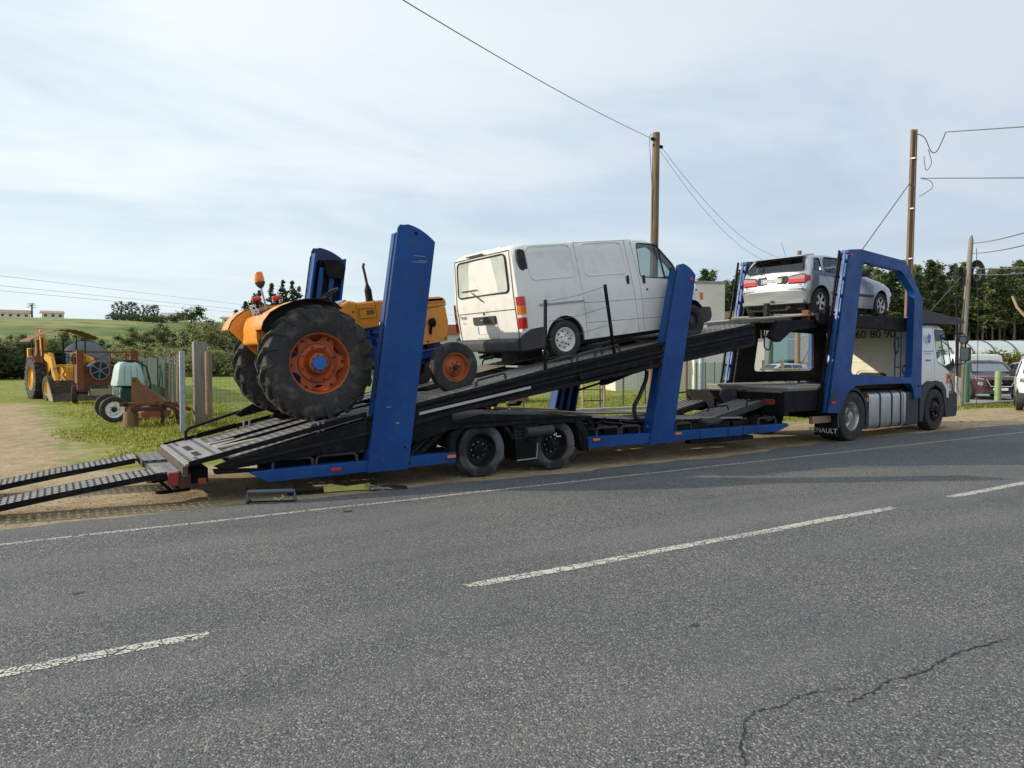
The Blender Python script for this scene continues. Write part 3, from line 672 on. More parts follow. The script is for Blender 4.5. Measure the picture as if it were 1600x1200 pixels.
pillar(3.10, 3.66, .22, 3.53, 4.03, 3.46, 11.4, 11.64, True, zt=3.30); pillar(7.98, 8.50, .25, 8.62, 9.06, 3.2, 11.4, 11.64, True, zt=3.05)
g = MB()
for dx_, dz_, l_ in ((.12, -.42, .17), (.1, -.50, .20), (.2, -.48, .12)): g.box(4.0 + dx_, 4.0 + dx_ + l_, 9.0575, 9.0595, 3.48 + dz_, 3.486 + dz_)
g.box(3.72, 3.79, 9.0575, 9.0595, 1.06, 1.066).box(3.86, 3.9, 9.0575, 9.0595, .84, .855).build('paint_scratch', 'galv', T)
MB().cyl((4.16, 9.07, 3.36), (4.16, 9.05, 3.36), .022, n=10).build('pillar_bolt', 'black', T); MB().cyl((9.24, 9.07, 3.05), (9.24, 9.05, 3.05), .03, n=10).build('reflector', 'red_lens', T)
for x, z in ((4.05, .30), (3.98, .52)): MB().cyl((x, 9.07, z), (x, 9.055, z), .015, n=8).build('pillar_bolt', 'black', T)
g = MB(); r0 = random.Random(5)
for k in range(44):
    low = r0.random() < .75; x = r0.uniform(3.5, 4.02) if low else r0.uniform(3.9, 4.4); z = .23 + abs(r0.gauss(0, .10)) if low else r0.uniform(2.6, 3.3); q = r0.uniform(.002, .011)
    if low or 3.9 < x < 4.38: g.prism([(x - q, z), (x - q * .2, z - q * r0.uniform(.3, .9)), (x + q * r0.uniform(.6, 1.6), z - q * .1), (x + q * .2, z + q * r0.uniform(.3, .8))], 9.0575, 9.0592)
    x = r0.uniform(2.1, 4.7) if k % 2 else r0.uniform(7.15, 11.5); z = (.235 + r0.random() * .03) if k % 2 else .33 + r0.random() * .03; q = r0.uniform(.004, .014)
    g.prism([(x - q * 2, z), (x, z - q * .4), (x + q * 2.4, z), (x, z + q * .7)], 9.0775, 9.0792)
q_ = g.build('paint_chip', 'rust_dark', T, smooth=0); q_['kind'] = 'stuff'
# tilted deck: two outer beams with their rolled flanges, runways of perforated plate, cross members
def beam(y0, y1, outer, s):
    up = [(3.44, .93), (6.2, 1.50), (8.14, 1.88), (10.95, 2.33)]; lo = [(10.97, 1.95), (9.45, 1.70), (8.14, 1.50), (6.2, 1.19), (4.6, .93), (3.44, .66)]
    MB().prism(up + lo, y0, y1).build('deck_beam', 'black', T, .012)
    g = MB()
    for k, w_ in ((.97, .05), (.62, .045), (.42, .035), (.05, .06)):
        for (a, b) in zip(range(0, 6), range(1, 7)):
            xa = 3.5 + a * 1.23; xb = 3.5 + b * 1.23
            za = lerp(lo[::-1], xa) * (1 - k) + lerp(up, xa) * k; zb = lerp(lo[::-1], xb) * (1 - k) + lerp(up, xb) * k
            g.bar((xa, outer, za), (xb, outer, zb), .035, w_)
    g.build('beam_flange', 'black_soft', T, .006)
beam(9.12, 9.2, 9.105, 1); beam(11.42, 11.5, 11.515, -1)
MB().bar((4.20, 9.08, .955), (6.0, 9.08, 1.275), .012, .038).build('trim_strip', 'alu', T, .002)
MB().bar((8.2, 9.085, 1.64), (6.9, 9.085, 1.40), .05, .10).build('beam_insert', 'black', T, .02)
# rear skirts below the tilted deck
for y0, y1 in ((9.13, 9.17), (11.45, 11.49)):
    MB().prism([(1.6, .44), (1.72, .48), (3.46, .90), (4.7, 1.16), (4.75, .72), (4.1, .55), (2.6, .47), (1.7, .38)], y0, y1).build('rear_skirt', 'black', T, .008)
    g = MB()
    for k in (.5,): g.bar((1.9, y0 - .012, .44 + .06 * k), (4.6, y0 - .012, .66 + .5 * k), .02, .035)
    g.build('skirt_rib', 'black_soft', T)
def lattice(x0, x1, y0, y1, pitch_x=.095, bars=9, m='grille', nm='runway', th=.006, fy=.50):
    g = MB(); n = int((x1 - x0) / .5) + 1
    for i in range(bars + 1):
        y = y0 + (y1 - y0) * i / bars
        for k in range(n):
            a = x0 + (x1 - x0) * k / n; b = x0 + (x1 - x0) * (k + 1) / n; g.bar((a, y, dz(a)), (b, y, dz(b)), (y1 - y0) / bars * fy, th)
    k = int((x1 - x0) / pitch_x)
    for i in range(k + 1):
        x = x0 + (x1 - x0) * i / k; x2 = x + pitch_x * .44
        g.bar((x, (y0 + y1) / 2, dz(x) - .0005), (x2, (y0 + y1) / 2, dz(x2) - .0005), y1 - y0 - .01, th - .002)
    q = MB(); q.bar((x0, (y0 + y1) / 2, dz(x0) - .06), (x1, (y0 + y1) / 2, dz(x1) - .06), y1 - y0 - .02, .01).build('hole_shade_sheet', 'black', T, smooth=0)  # black sheet added below the plate, painting the shade inside its holes
    return g.build(nm, m, T, smooth=0)
lattice(1.78, 4.4, 9.2, 10.05, bars=9); lattice(1.78, 4.4, 10.58, 11.42, bars=9); lattice(2.1, 3.9, 10.10, 10.53, bars=4)
MB().bar((1.3, 10.315, .462), (1.78, 10.315, .545), 2.23, .03).build('tail_plate', 'grille', T, .004)
g = MB()
pz = lambda x: .462 + (x - 1.3) * .1729 + .0135
for y in np.arange(9.3, 11.4, .13):
    for x in (1.36, 1.44, 1.66): g.bar((x, y, pz(x)), (x + .045, y, pz(x + .045)), .07, .006) if not (x == 1.44 and 9.6 < y < 10.9) else None
g.bar((1.48, 9.85, pz(1.48)), (1.56, 9.85, pz(1.56)), .42, .006).bar((1.48, 10.5, pz(1.48)), (1.56, 10.5, pz(1.56)), .5, .006)
each(g, 'tail_slot', 'black', T, smooth=0)
MB().bar((1.78, 10.1, .552), (2.3, 10.1, .64), .36, .028).bar((1.78, 10.5, .552), (2.1, 10.5, .61), .12, .026).build('grey_plate', 'deck', T, .003)
MB().box(1.27, 1.33, 9.18, 11.44, .33, .455).build('tail_edge', 'mud', T, .006)
g = MB()
for y in (10.08, 10.55): g.bar((1.8, y, dz(1.8) + .02), (4.4, y, dz(4.4) + .02), .03, .05)
for y in (9.19, 11.43): g.bar((1.34, y, dz(1.34) + .02), (3.5, y, dz(3.5) + .03), .03, .06)
g.build('deck_rail', 'black', T, .005)
lattice(4.4, 10.9, 9.22, 9.98, .13, 6, 'deck', fy=.5); lattice(4.4, 10.9, 10.66, 11.42, .13, 6, 'deck', fy=.5)
g = MB()
for x in np.arange(2.2, 10.9, .62):
    z = dz(x) - .07; g.box(x, x + .06, 9.2, 11.42, z - .05, z)
g.build('cross_member', 'black', T)
for x in np.arange(4.6, 10.6, .95):
    MB().box(x, x + .55, 10.05, 10.6, dz(x + .27) - .08, dz(x + .27) - .05).build('centre_plate', 'deck', T)
# loops of bent tube used as tie rails
def loop(x0, x1, y, z0, h, slope=0., r=.016, nm='tie_rail', m='black_soft'):
    pts = [(x0, y, z0), (x0 + .01, y, z0 + h - .03), (x0 + .04, y, z0 + h), (x1 - .04, y, z0 + h + slope * (x1 - x0)), (x1 - .01, y, z0 + h - .03 + slope * (x1 - x0)), (x1, y, z0 + slope * (x1 - x0))]
    return MB().tube(pts, r, 8).build(nm, m, T)
for x0, x1, z in ((2.28, 2.78, .335), (2.82, 3.36, .345), (7.3, 7.75, .47), (7.8, 8.2, .47), (9.0, 9.38, .455), (11.1, 11.6, .46)): loop(x0, x1, 9.17, z, .13, r=.021, m='bumper')
for x in (2.75, 5.15, 6.35, 6.95, 7.3): loop(x, x + .5, 9.21, dz(x) + .0, .10, .19, .019, m='bumper')
for x in (1.75, 3.0, 6.5, 7.4): loop(x, x + .6, 11.40, dz(x), .10, .2, .015)
g = MB()                                                        # the far rail that rises to a blue arm behind the tractor wheel
g.tube([(1.62, 11.36, .50), (1.62, 11.36, .66), (1.68, 11.36, .71), (2.36, 11.36, .92)], .022, 8); g.build('tie_rail', 'black_soft', T)
MB().prism([(2.28, .88), (2.36, .84), (2.75, .93), (3.3, 1.24), (3.32, 1.42), (3.22, 1.38), (2.4, .96)], 11.28, 11.36).build('lift_arm', 'black', T, .012)
MB().prism([(2.72, .84), (3.0, .78), (3.55, .98), (3.5, 1.28), (3.3, 1.22), (2.8, .92)], 11.0, 11.1).build('lift_arm', 'black', T, .012)
for x, y in ((2.42, 11.36), (2.5, 11.36), (2.86, 9.2), (2.92, 9.2)): MB().cyl((x, y, dz(x) - .02), (x, y, dz(x) + .1), .018, n=10).build('rail_peg', 'steel', T)
# slotted uprights with thin straps between them
for (xa, za), (xb, zb) in (((6.32, 1.52), (6.32, 2.58)), ((7.66, 1.78), (7.46, 2.87))):
    MB().bar((xa, 9.17, za), (xb, 9.17, zb), .05, .035).build('slotted_post', 'black', T, .004)
    g = MB()
    for k in range(9): t = .08 + k * .1; g.box(xa + (xb - xa) * t - .012, xa + (xb - xa) * t + .012, 9.140, 9.1445, za + (zb - za) * t - .012, za + (zb - za) * t + .012)
    g.build('post_slot', 'seam', T)
for q, (a, b) in enumerate((((6.34, 2.55), (7.46, 2.84)), ((6.34, 2.25), (7.5, 2.52)), ((6.34, 1.98), (7.56, 2.24)), ((6.34, 1.70), (7.62, 1.90)))):
    MB().tube([(a[0], 9.14, a[1]), ((a[0] + b[0]) / 2, 9.14, (a[1] + b[1]) / 2 - .03), (b[0], 9.14, b[1])], .0035, 4).build('tie_line', 'wire', T)
# wheels, wheel boxes and mudguards
for y, s in ((9.29, -1), (11.41, 1)):
    for x in (5.22, 6.50): wheel(T, (x, y, .385), .385, .27, .235, 'trailer', s, 'rubber_worn')
    for x in (5.22, 6.50):
        g = MB(); n = 16; a0, a1 = (R(168), R(20)) if x < 6 else (R(165), R(-6)); ring = []
        pl_o = [(x + .56 * math.cos(a0 + (a1 - a0) * i / n), .36 + min(.44 * math.sin(a0 + (a1 - a0) * i / n) * 1.12, .40)) for i in range(n + 1)]
        pl_i = [(x + .50 * math.cos(a0 + (a1 - a0) * i / n), .34 + min(.42 * math.sin(a0 + (a1 - a0) * i / n) * 1.10, .375)) for i in range(n + 1)]
        g.prism(pl_o + pl_i[::-1], y - .19 * (1 if s < 0 else .8), y + .17); g.build('mudguard', 'black', T, .01)
yb = 9.12
MB().prism([(4.66, .26), (4.74, .24), (4.80, .62), (4.86, .72), (4.7, .66)], 9.12, 9.3).prism([(7.0, .26), (7.13, .24), (7.12, .5), (6.98, .74), (6.86, .74)], 9.12, 9.3).build('mud_flap', 'black_soft', T, .006)
MB().prism([(5.72, .72), (5.8, .19), (6.13, .20), (6.12, .72)], 9.13, 9.5).build('tool_box', 'black', T, .012)
g = MB()
for i in range(5):
    for j in range(3): g.box(5.76 + i * .07, 5.80 + i * .07, 9.1285, 9.132, .52 + j * .05, .545 + j * .05)
g.build('box_hole', 'seam', T); MB().bar((5.79, 9.122, .205), (6.12, 9.122, .215), .012, .015).bar((6.13, 9.122, .21), (6.15, 9.122, .44), .012, .012).build('box_edge', 'galv', T)
MB().tube([(5.93, 9.10, .61), (6.40, 9.10, .63)], .075, 16).build('air_tank', 'bumper', T, .01)
MB().tube([(6.38, 9.03, .55), (6.42, 9.02, .58), (6.42, 9.02, .53), (6.50, 9.02, .53)], .009, 6).build('valve', 'white_clean', T)
g = MB(); g.box(4.6, 7.1, 9.45, 9.6, .56, .72).box(4.6, 7.1, 11.1, 11.25, .56, .72).box(4.7, 7.2, 9.14, 11.56, .775, .80); g.cyl((5.22, 9.2, .385), (5.22, 11.5, .385), .06).cyl((6.50, 9.2, .385), (6.50, 11.5, .385), .06)
for x in (4.9, 5.6, 6.1, 6.9): g.box(x, x + .08, 9.5, 11.2, .5, .7)
g.box(2.2, 4.8, 9.5, 9.62, .3, .42).box(2.2, 4.8, 11.1, 11.22, .3, .42).box(3.3, 4.1, 9.2, 11.5, .26, .34).build('chassis', 'black', T, .008)
g = MB(); g.prism([(4.55, .78), (5.2, .90), (6.2, .86), (7.0, .80), (7.0, .74), (4.55, .70)], 9.14, 9.2); g.prism([(4.55, .78), (5.2, .90), (6.2, .86), (7.0, .80), (7.0, .74), (4.55, .70)], 11.4, 11.46); each(g, 'chassis_side', 'black', T, bevel=.008)
g = MB(); g.bar((4.15, 9.25, .42), (4.62, 9.25, .80), .06).bar((4.25, 9.3, .36), (4.78, 9.3, .74), .05).tube([(4.1, 9.22, .36), (4.7, 9.22, .86)], .03, 8); g.build('lift_cylinder', 'black_soft', T)
# low front deck with planks, ramps folded on it
g = MB(); g.box(6.9, 11.3, 9.3, 9.45, .40, .56).box(6.9, 11.3, 11.25, 11.4, .40, .56)
for x in np.arange(7.0, 11.2, .5): g.box(x, x + .07, 9.3, 11.4, .47, .55)
g.bar((7.1, 9.25, .55), (7.55, 9.25, .73), .05).bar((7.6, 9.25, .52), (7.2, 9.25, .70), .05)
g.build('low_chassis', 'black', T, .006)
for y0, y1 in ((9.35, 9.95), (10.8, 11.38)):
    g = MB()
    for i in range(4): yy = y0 + (y1 - y0) * i / 4; g.bar((6.9, yy + .07, .80), (8.4, yy + .07, .68), .125, .03).bar((8.4, yy + .07, .68), (10.9, yy + .07, .60), .125, .03)
    g.build('plank_deck', 'deck', T, .004)
MB().bar((6.6, 11.28, .83), (8.0, 11.28, .745), .2, .035).build('loose_plank', 'wood_pale', T, .003)
g = MB()
for x in (6.5, 7.0): g.prism([(x, .84), (x + .24, .84), (x + .3, .93), (x + .18, .93), (x + .14, .88), (x, .89)], 11.3, 11.4)
g.build('chock', 'black', T, .005)
def folded_ramp(x0, x1, y0, y1, z0, z1):
    g = MB(); n = 5
    for i in range(n): yy = y0 + (y1 - y0) * (i + .5) / n; g.bar((x0, yy, z0), (x1, yy, z1), (y1 - y0) / n * .42, .02)
    for k in range(9): t = k / 8; g.bar((x0 + (x1 - x0) * t - .015, (y0 + y1) / 2, z0 + (z1 - z0) * t - .022), (x0 + (x1 - x0) * t + .015, (y0 + y1) / 2, z0 + (z1 - z0) * t - .022), y1 - y0, .02)
    for yy in (y0, y1): MB().bar((x0, yy, z0 - .06), (x1, yy, z1 - .06), .025, .11).build('ramp_side', 'bumper', T)
    g.build('front_ramp', 'grille', T); MB().bar((x0, (y0 + y1) / 2, z0 - .07), (x1, (y0 + y1) / 2, z1 - .07), y1 - y0 - .05, .01).build('gap_shade_sheet', 'black', T)  # the black sheet under the slats is added as painted shade in the gaps
folded_ramp(9.85, 11.75, 9.42, 10.05, .56, .94); folded_ramp(10.3, 12.2, 10.8, 11.4, .60, .98)
MB().tube([(9.78, 9.36, .60), (9.95, 9.36, .55), (10.2, 9.36, .56), (10.28, 9.36, .60)], [.05, .075, .08, .06], 14).build('ramp_motor', 'bumper', T)
each(MB().tube([(10.0, 9.38, .74), (10.05, 9.38, .82), (10.5, 9.38, .84), (10.55, 9.38, .76)], .016, 8).tube([(11.1, 9.44, .80), (11.12, 9.44, .9), (11.6, 9.44, .93), (11.62, 9.44, .86)], .016, 8).tube([(10.9, 11.3, .85), (10.92, 11.3, .95), (11.5, 11.3, 1.0), (11.52, 11.3, .92)], .016, 8), 'ramp_handle', 'black_soft', T)
MB().box(10.42, 10.6, 9.41, 9.46, .655, .672).build('yellow_mark', 'leaf_bright', T)
g = MB(); g.prism([(10.9, .45), (11.9, .62), (12.9, .80), (12.95, .70), (12.0, .50), (11.2, .36)], 10.2, 10.5); g.box(10.9, 11.4, 9.4, 11.3, .36, .46).build('drawbar', 'black', T, .015)
MB().ball((11.55, 10.35, .98), .13).build('coupling_dome', 'bumper', T)
# jack cylinder and loop of hose under the deck between the pillars
MB().tube([(7.25, 9.6, 1.18), (7.75, 9.6, 1.30)], .018, 8).tube([(7.72, 9.6, 1.28), (7.84, 9.6, 1.33), (8.35, 9.6, 1.50), (8.7, 9.6, 1.56)], [.03, .075, .085, .07], 14).build('jack_cylinder', 'black', T)
MB().tube(smoothpath([(8.52, 9.35, 1.50), (8.5, 9.35, 1.35), (8.34, 9.3, 1.12), (8.2, 9.3, .88), (8.28, 9.3, .68), (8.55, 9.3, .66)]), .035, 8).build('hose_loop', 'cable', T)
# tail: end beam, tail lights, folding supports
g = MB(); g.box(1.0, 1.27, 9.25, 11.35, .30, .37).box(1.27, 1.6, 9.5, 11.2, .2, .38)
g.prism([(1.6, .40), (2.1, .37), (2.3, .33), (1.62, .34)], 9.14, 9.24).build('tail_frame', 'black', T, .01)
lattice_mb = MB()
for i in range(9): yy = 9.3 + i * .1; lattice_mb.box(1.0, 1.26, yy, yy + .055, .372, .392).box(1.0, 1.26, yy + 1.2, yy + 1.255, .372, .392)
for x in (1.0, 1.1, 1.2): lattice_mb.box(x, x + .045, 9.3, 10.15, .375, .389).box(x, x + .045, 10.5, 11.35, .375, .389)
lattice_mb.build('tail_grating', 'grille', T)
for y in (9.22, 11.3):
    MB().box(1.12, 1.24, y, y + .16, .23, .39).build('tail_light', 'red_dull', T, .012); MB().box(1.24, 1.36, y - .02, y + .14, .2, .36).build('light_housing', 'rust_dark', T, .01)
MB().box(1.43, 1.52, 9.12, 9.2, .24, .31).build('rear_reflector', 'red_dull', T, .01)
g = MB()
for y in (9.62, 10.55): g.bar((1.0, y, .33), (1.22, y, .10), .04).bar((1.15, y, .33), (1.3, y, .12), .04).bar((1.05, y - .1, .12), (1.4, y + .12, .10), .10, .03)
each(g, 'tail_support', 'black_soft', T)
each(MB().box(.98, 1.02, 9.3, 10.1, .30, .385).box(.98, 1.02, 10.55, 11.35, .30, .385), 'tail_board', 'mud', T, bevel=.006)
rebase(T, (5.86, 10.35, 0))

# loading ramps hooked on the tail
def loading_ramp(y0, y1, label):
    L0, L1 = Vector((1.08 if y0 < 10 else .92, 0, .385)), Vector((-1.35, 0, .012)); t = thing('loading_ramp', label, 'ramp', (-1.3, (y0 + y1) / 2, .01), group='loading ramps behind the trailer')
    g = MB(); n = 4
    def pt(u, arch=.022): p = L1 + (L0 - L1) * u; return Vector((p.x, 0, p.z + arch * math.sin(math.pi * u)))
    for i in range(n):
        yy = y0 + .04 + (y1 - y0 - .08) * i / (n - 1)
        for k in range(10): a, b = pt(k / 10), pt((k + 1) / 10); g.bar((a.x, yy, a.z), (b.x, yy, b.z), .075, .012)
    K = 36; tt = MB()
    for k in range(K):
        a, b = pt((k + .2) / K), pt((k + .7) / K); g.bar((a.x, (y0 + y1) / 2, a.z - .002), (b.x, (y0 + y1) / 2, b.z - .002), y1 - y0 - .04, .009)
        for i in range(n): yy = y0 + .04 + (y1 - y0 - .08) * i / (n - 1); tt.box(b.x + .006, b.x + .022, yy - .024, yy + .024, b.z - .006, b.z + .013)
    a = pt(.97); g.bar((a.x, (y0 + y1) / 2, a.z + .008), (L0.x + .02, (y0 + y1) / 2, L0.z + .005), y1 - y0, .014); tt.build('grip_teeth', 'black', t, smooth=0)
    o = g.build('tread', 'grille', t, smooth=0); 
    g = MB()
    for yy in (y0, y1):
        for k in range(10): a, b = pt(k / 10), pt((k + 1) / 10); g.bar((a.x, yy, a.z - .025), (b.x, yy, b.z - .025), .02, .065)
        g.build('side_rail', 'black', t); g = MB()
    g = MB()
    for yy in (y0 + .1, y1 - .1): MB().tube([(L0.x - .06, yy, .37), (L0.x + .05, yy, .36), (L0.x + .06, yy, .31)], .014, 6).build('hook', 'black_soft', t)
    rebase(t, t.location.copy())
loading_ramp(9.28, 9.80, 'near steel loading ramp, closer to the asphalt, hooked on the trailer tail')
loading_ramp(10.78, 11.30, 'far steel loading ramp, closer to the grass, hooked on the trailer tail')

# ================================================================== ORANGE FARM TRACTOR (own frame: x forward, rear axle near x=.2, tilted with the deck)
F = thing('farm_tractor', 'old orange farm tractor with blue engine and amber beacon on the tilted deck', 'tractor', (2.88, 10.30, .89), (0, R(-8.8), 0))
def ag_tyre(c, r, wd, ri, near):
    x0, y0, z0 = c; g = MB()
    g.lathe([(ri, -wd * .40), (ri + .025, -wd * .47), ((r + ri) / 2, -wd * .53), (r * .93, -wd * .50), (r * .965, -wd * .40), (r * .972, 0), (r * .965, wd * .40), (r * .93, wd * .50), ((r + ri) / 2, wd * .53), (ri + .025, wd * .47), (ri, wd * .40), (ri - .01, 0)], c, 'y', 64, True)
    N = 19
    for side in (-1, 1):
        for k in range(N):
            a0 = 2 * math.pi * (k + (.5 if side > 0 else 0)) / N
            # centre line of a lug: (angle, y, radius at base), swept back towards the shoulder and down the sidewall
            pts = [(0, -.01, r * .965, .054), (.07, .10, r * .965, .056), (.15, .36, r * .958, .058), (.20, .485, r * .93, .065), (.245, .53, r * .85, .075), (.27, .535, r * .77, .03)]
            vs = []
            for i, (da, fy, rb, hh) in enumerate(pts):
                a = a0 - da * 1.15; top = hh * (.95 if i < 4 else .5); half = (.024, .024, .026, .03, .026, .012)[i] / r
                for (dd, hgt_) in ((-half * 1.25, -.02), (-half * .8, top), (half * .8, top), (half * 1.25, -.02)):
                    rr = rb + (hgt_ if i < 4 else hgt_ * .25); yy = fy + (0 if i < 3 else (hgt_ * .6 / wd if i > 3 else 0))
                    vs.append((x0 + rr * math.cos(a + dd), y0 + side * yy * wd, z0 + rr * math.sin(a + dd)))
            fs = [(4 * i + j, 4 * i + (j + 1) % 4, 4 * i + 4 + (j + 1) % 4, 4 * i + 4 + j) for i in range(len(pts) - 1) for j in range(4)] + [(0, 1, 2, 3), (20, 21, 22, 23)]
            g.add(vs, fs)
    t = g.build('wheel', 'rubber_dusty', F, loc=c, smooth=40)
    f = y0 + near * wd * .42; s = -near
    MB().lathe([(ri + .02, f), (ri + .012, f - s * .012), (ri - .006, f), (ri - .02, f + s * .05), (ri - .025, f + s * .17), (ri - .045, f + s * .19), (ri - .05, f + s * .30), (ri - .02, f + s * .32)], (x0, 0, z0), 'y', 56).build('rim', 'rim_orange', t)
    pl = []
    for k in range(96):
        a = 2 * math.pi * k / 96; q = math.cos(6 * a + .5); rr = ri * (.855 + .125 * max(-1, min(1, q * 1.5 + .25))); pl.append((x0 + rr * math.cos(a), z0 + rr * math.sin(a)))
    MB().prism(pl, f + s * .115, f + s * .130, 'xz').build('wheel_disc', 'rim_orange', t, .004)
    MB().lathe([(ri * .68, f + s * .114), (ri * .64, f + s * .085), (ri * .52, f + s * .07), (ri * .40, f + s * .105), (ri * .36, f + s * .12), (ri * .33, f + s * .03), (ri * .28, f + s * .02), (.001, f + s * .02)], (x0, 0, z0), 'y', 48).build('wheel_dish', 'rim_orange', t)
    MB().lathe([(ri * .25, f + s * .02), (ri * .25, f + s * .004), (ri * .22, f - s * .012), (.001, f - s * .014)], (x0, 0, z0), 'y', 32).build('hub_cap', 'hub_blue', t)
    g = MB()
    for k in range(8): a = 2 * math.pi * k / 8; g.cyl((x0 + ri * .265 * math.cos(a), f + s * .02, z0 + ri * .265 * math.sin(a)), (x0 + ri * .265 * math.cos(a), f + s * .0, z0 + ri * .265 * math.sin(a)), .012, n=6)
    for k in range(8): a = 2 * math.pi * k / 8 + .2; g.cyl((x0 + ri * .57 * math.cos(a), f + s * .08, z0 + ri * .57 * math.sin(a)), (x0 + ri * .57 * math.cos(a), f + s * .062, z0 + ri * .57 * math.sin(a)), .013, n=6)
    for k in range(6): a = 2 * math.pi * k / 6 - .08; g.cyl((x0 + ri * .88 * math.cos(a), f + s * .118, z0 + ri * .88 * math.sin(a)), (x0 + ri * .88 * math.cos(a), f + s * .095, z0 + ri * .88 * math.sin(a)), .02, .014, n=8)
    g.build('wheel_bolt', 'rust_dark', t)
    return t
ag_tyre((.2, -.71, .725), .735, .35, .385, -1); ag_tyre((.2, .73, .725), .735, .35, .385, 1)
wheel(F, (2.17, -.74, .355), .365, .17, .20, 'front_orange', -1, 'rubber_dusty'); wheel(F, (2.17, .70, .355), .365, .17, .20, 'front_orange', 1, 'rubber_dusty')
# transmission, engine, axles
g = MB(); g.box(-.15, .95, -.2, .2, .5, 1.0).prism([(.9, .55), (1.0, 1.08), (1.35, 1.1), (1.95, 1.0), (2.3, .75), (2.3, .52), (1.4, .45)], -.19, .19)
g.cyl((.2, -.6, .725), (.2, .6, .725), .11, n=20).cyl((.2, -.32, .725), (.2, .32, .725), .2, n=20)
g.build('engine', 'engine_blue', F, .02)
g = MB()
for k in range(4): g.cyl((1.12 + k * .17, -.2, .86), (1.12 + k * .17, -.26, .88), .05, n=12).box(1.06 + k * .17, 1.18 + k * .17, -.24, -.19, .95, 1.05)
g.cyl((1.05, -.23, .62), (1.75, -.23, .62), .05, n=12).box(1.15, 1.4, -.28, -.2, .5, .7).tube([(1.2, -.25, 1.0), (1.5, -.27, .98), (1.85, -.24, .93)], .018, 8).build('engine_block', 'engine_blue', F, .006)
g = MB(); g.bar((2.15, -.62, .45), (2.15, .62, .45), .09, .07).cyl((2.15, -.6, .36), (2.15, -.6, .66), .035, n=12).cyl((2.15, .6, .36), (2.15, .6, .66), .035, n=12).bar((2.15, -.7, .355), (2.15, -.55, .36), .05).bar((2.15, .7, .355), (2.15, .55, .36), .05)
g.tube([(1.5, -.28, .62), (2.1, -.5, .64)], .018, 8).tube([(1.5, .28, .62), (2.1, .5, .64)], .018, 8).bar((1.7, 0, .5), (2.2, 0, .5), .16, .12).build('front_axle', 'engine_blue', F, .008)
g = MB(); g.box(2.02, 2.12, -.27, .27, .62, 1.2); g.build('radiator', 'black_soft', F)
# hood
top = [(.70, 1.36), (.74, 1.43), (.92, 1.50), (1.05, 1.455), (1.36, 1.45), (2.34, 1.40), (2.42, 1.37), (2.445, 1.32)]
MB().prism(top + [(2.44, 1.24), (1.6, 1.255), (1.30, 1.12), (1.02, 1.10), (.88, 1.2), (.72, 1.26)], -.28, .28).build('hood', 'orange', F, .03)
MB().prism([(1.63, 1.253), (2.425, 1.238), (2.435, 1.0), (2.38, .72), (1.95, .72), (1.88, .82), (1.80, 1.05)], -.275, .275).build('nose_cowl', 'orange', F, .02)
g = MB()
for x0_, x1_, z0_, z1_ in ((1.30, 1.304, 1.13, 1.45), (1.02, 1.024, 1.12, 1.45)): g.box(x0_, x1_, -.283, -.279, z0_, z1_)
for a, b in (((1.05, 1.36), (1.28, 1.35)), ((1.05, 1.22), (1.28, 1.21)), ((1.05, 1.36), (1.05, 1.22)), ((1.62, 1.33), (2.42, 1.31))): g.bar((a[0], -.281, a[1]), (b[0], -.281, b[1]), .006)
for a in ((.96, 1.33), (1.08, 1.14), (1.27, 1.14), (2.05, .76), (2.34, .77)): g.cyl((a[0], -.279, a[1]), (a[0], -.287, a[1]), .014, n=8)
each(g, 'hood_seam', 'seam', F, smooth=0)
MB().prism([(.99, 1.075), (1.32, 1.09), (1.32, 1.17), (1.0, 1.16)], -.292, -.282).build('hood_bracket', 'orange', F, .003)
MB().box(1.16, 1.27, -.2835, -.280, 1.27, 1.325).build('badge', 'rust_plate', F); MB().box(2.0, 2.16, -.2835, -.280, 1.245, 1.30).build('model_decal', 'yellow', F)
g = MB()
for k, s_ in enumerate(((2.01, 1.25, .015, .04), (2.035, 1.26, .01, .03), (2.06, 1.25, .02, .012), (2.09, 1.255, .012, .035), (2.125, 1.25, .02, .015))): g.box(s_[0], s_[0] + s_[2], -.286, -.2836, s_[1], s_[1] + s_[3])
g.build('model_decal_mark', 'seam', F)
MB().prism(rnd_poly([(.66, 1.40), (.90, 1.52), (.92, 1.50), (.74, 1.30)], .01), -.2, .2).build('instrument_panel', 'galv', F, .005)
g = MB()
for y in (-.22, .22): pass
for y in (-.30, .30):
    MB().lathe([(1e-3, 0), (.04, .002), (.062, .03), (.068, .07), (.06, .085), (1e-3, .09)], (2.10, y, 1.03), 'x', 20).build('headlight', 'black', F)
    MB().bar((2.12, y, .98), (2.10, y * .95, .86), .025, .04).build('headlight_bracket', 'black', F)
g = MB()
for z in np.arange(.78, 1.22, .05): g.box(2.43 - (.0 if z > 1 else (1 - z) * .18), 2.44 - (.0 if z > 1 else (1 - z) * .18), -.2, .2, z, z + .025)
g.build('front_grille', 'seam', F)
# exhaust stack
MB().tube([(1.30, -.1, 1.44), (1.30, -.1, 1.62)], .052, 14).tube([(1.30, -.1, 1.62), (1.30, -.1, 1.70)], [.05, .022], 14).build('muffler', 'black_soft', F, 0)
MB().tube([(1.30, -.1, 1.70), (1.29, -.1, 1.86), (1.28, -.1, 1.95), (1.30, -.1, 2.0)], .019, 10).build('exhaust_pipe', 'rust_dark', F)
MB().cyl((1.30, -.1, 1.41), (1.30, -.1, 1.46), .07, n=16).build('exhaust_base', 'black', F)
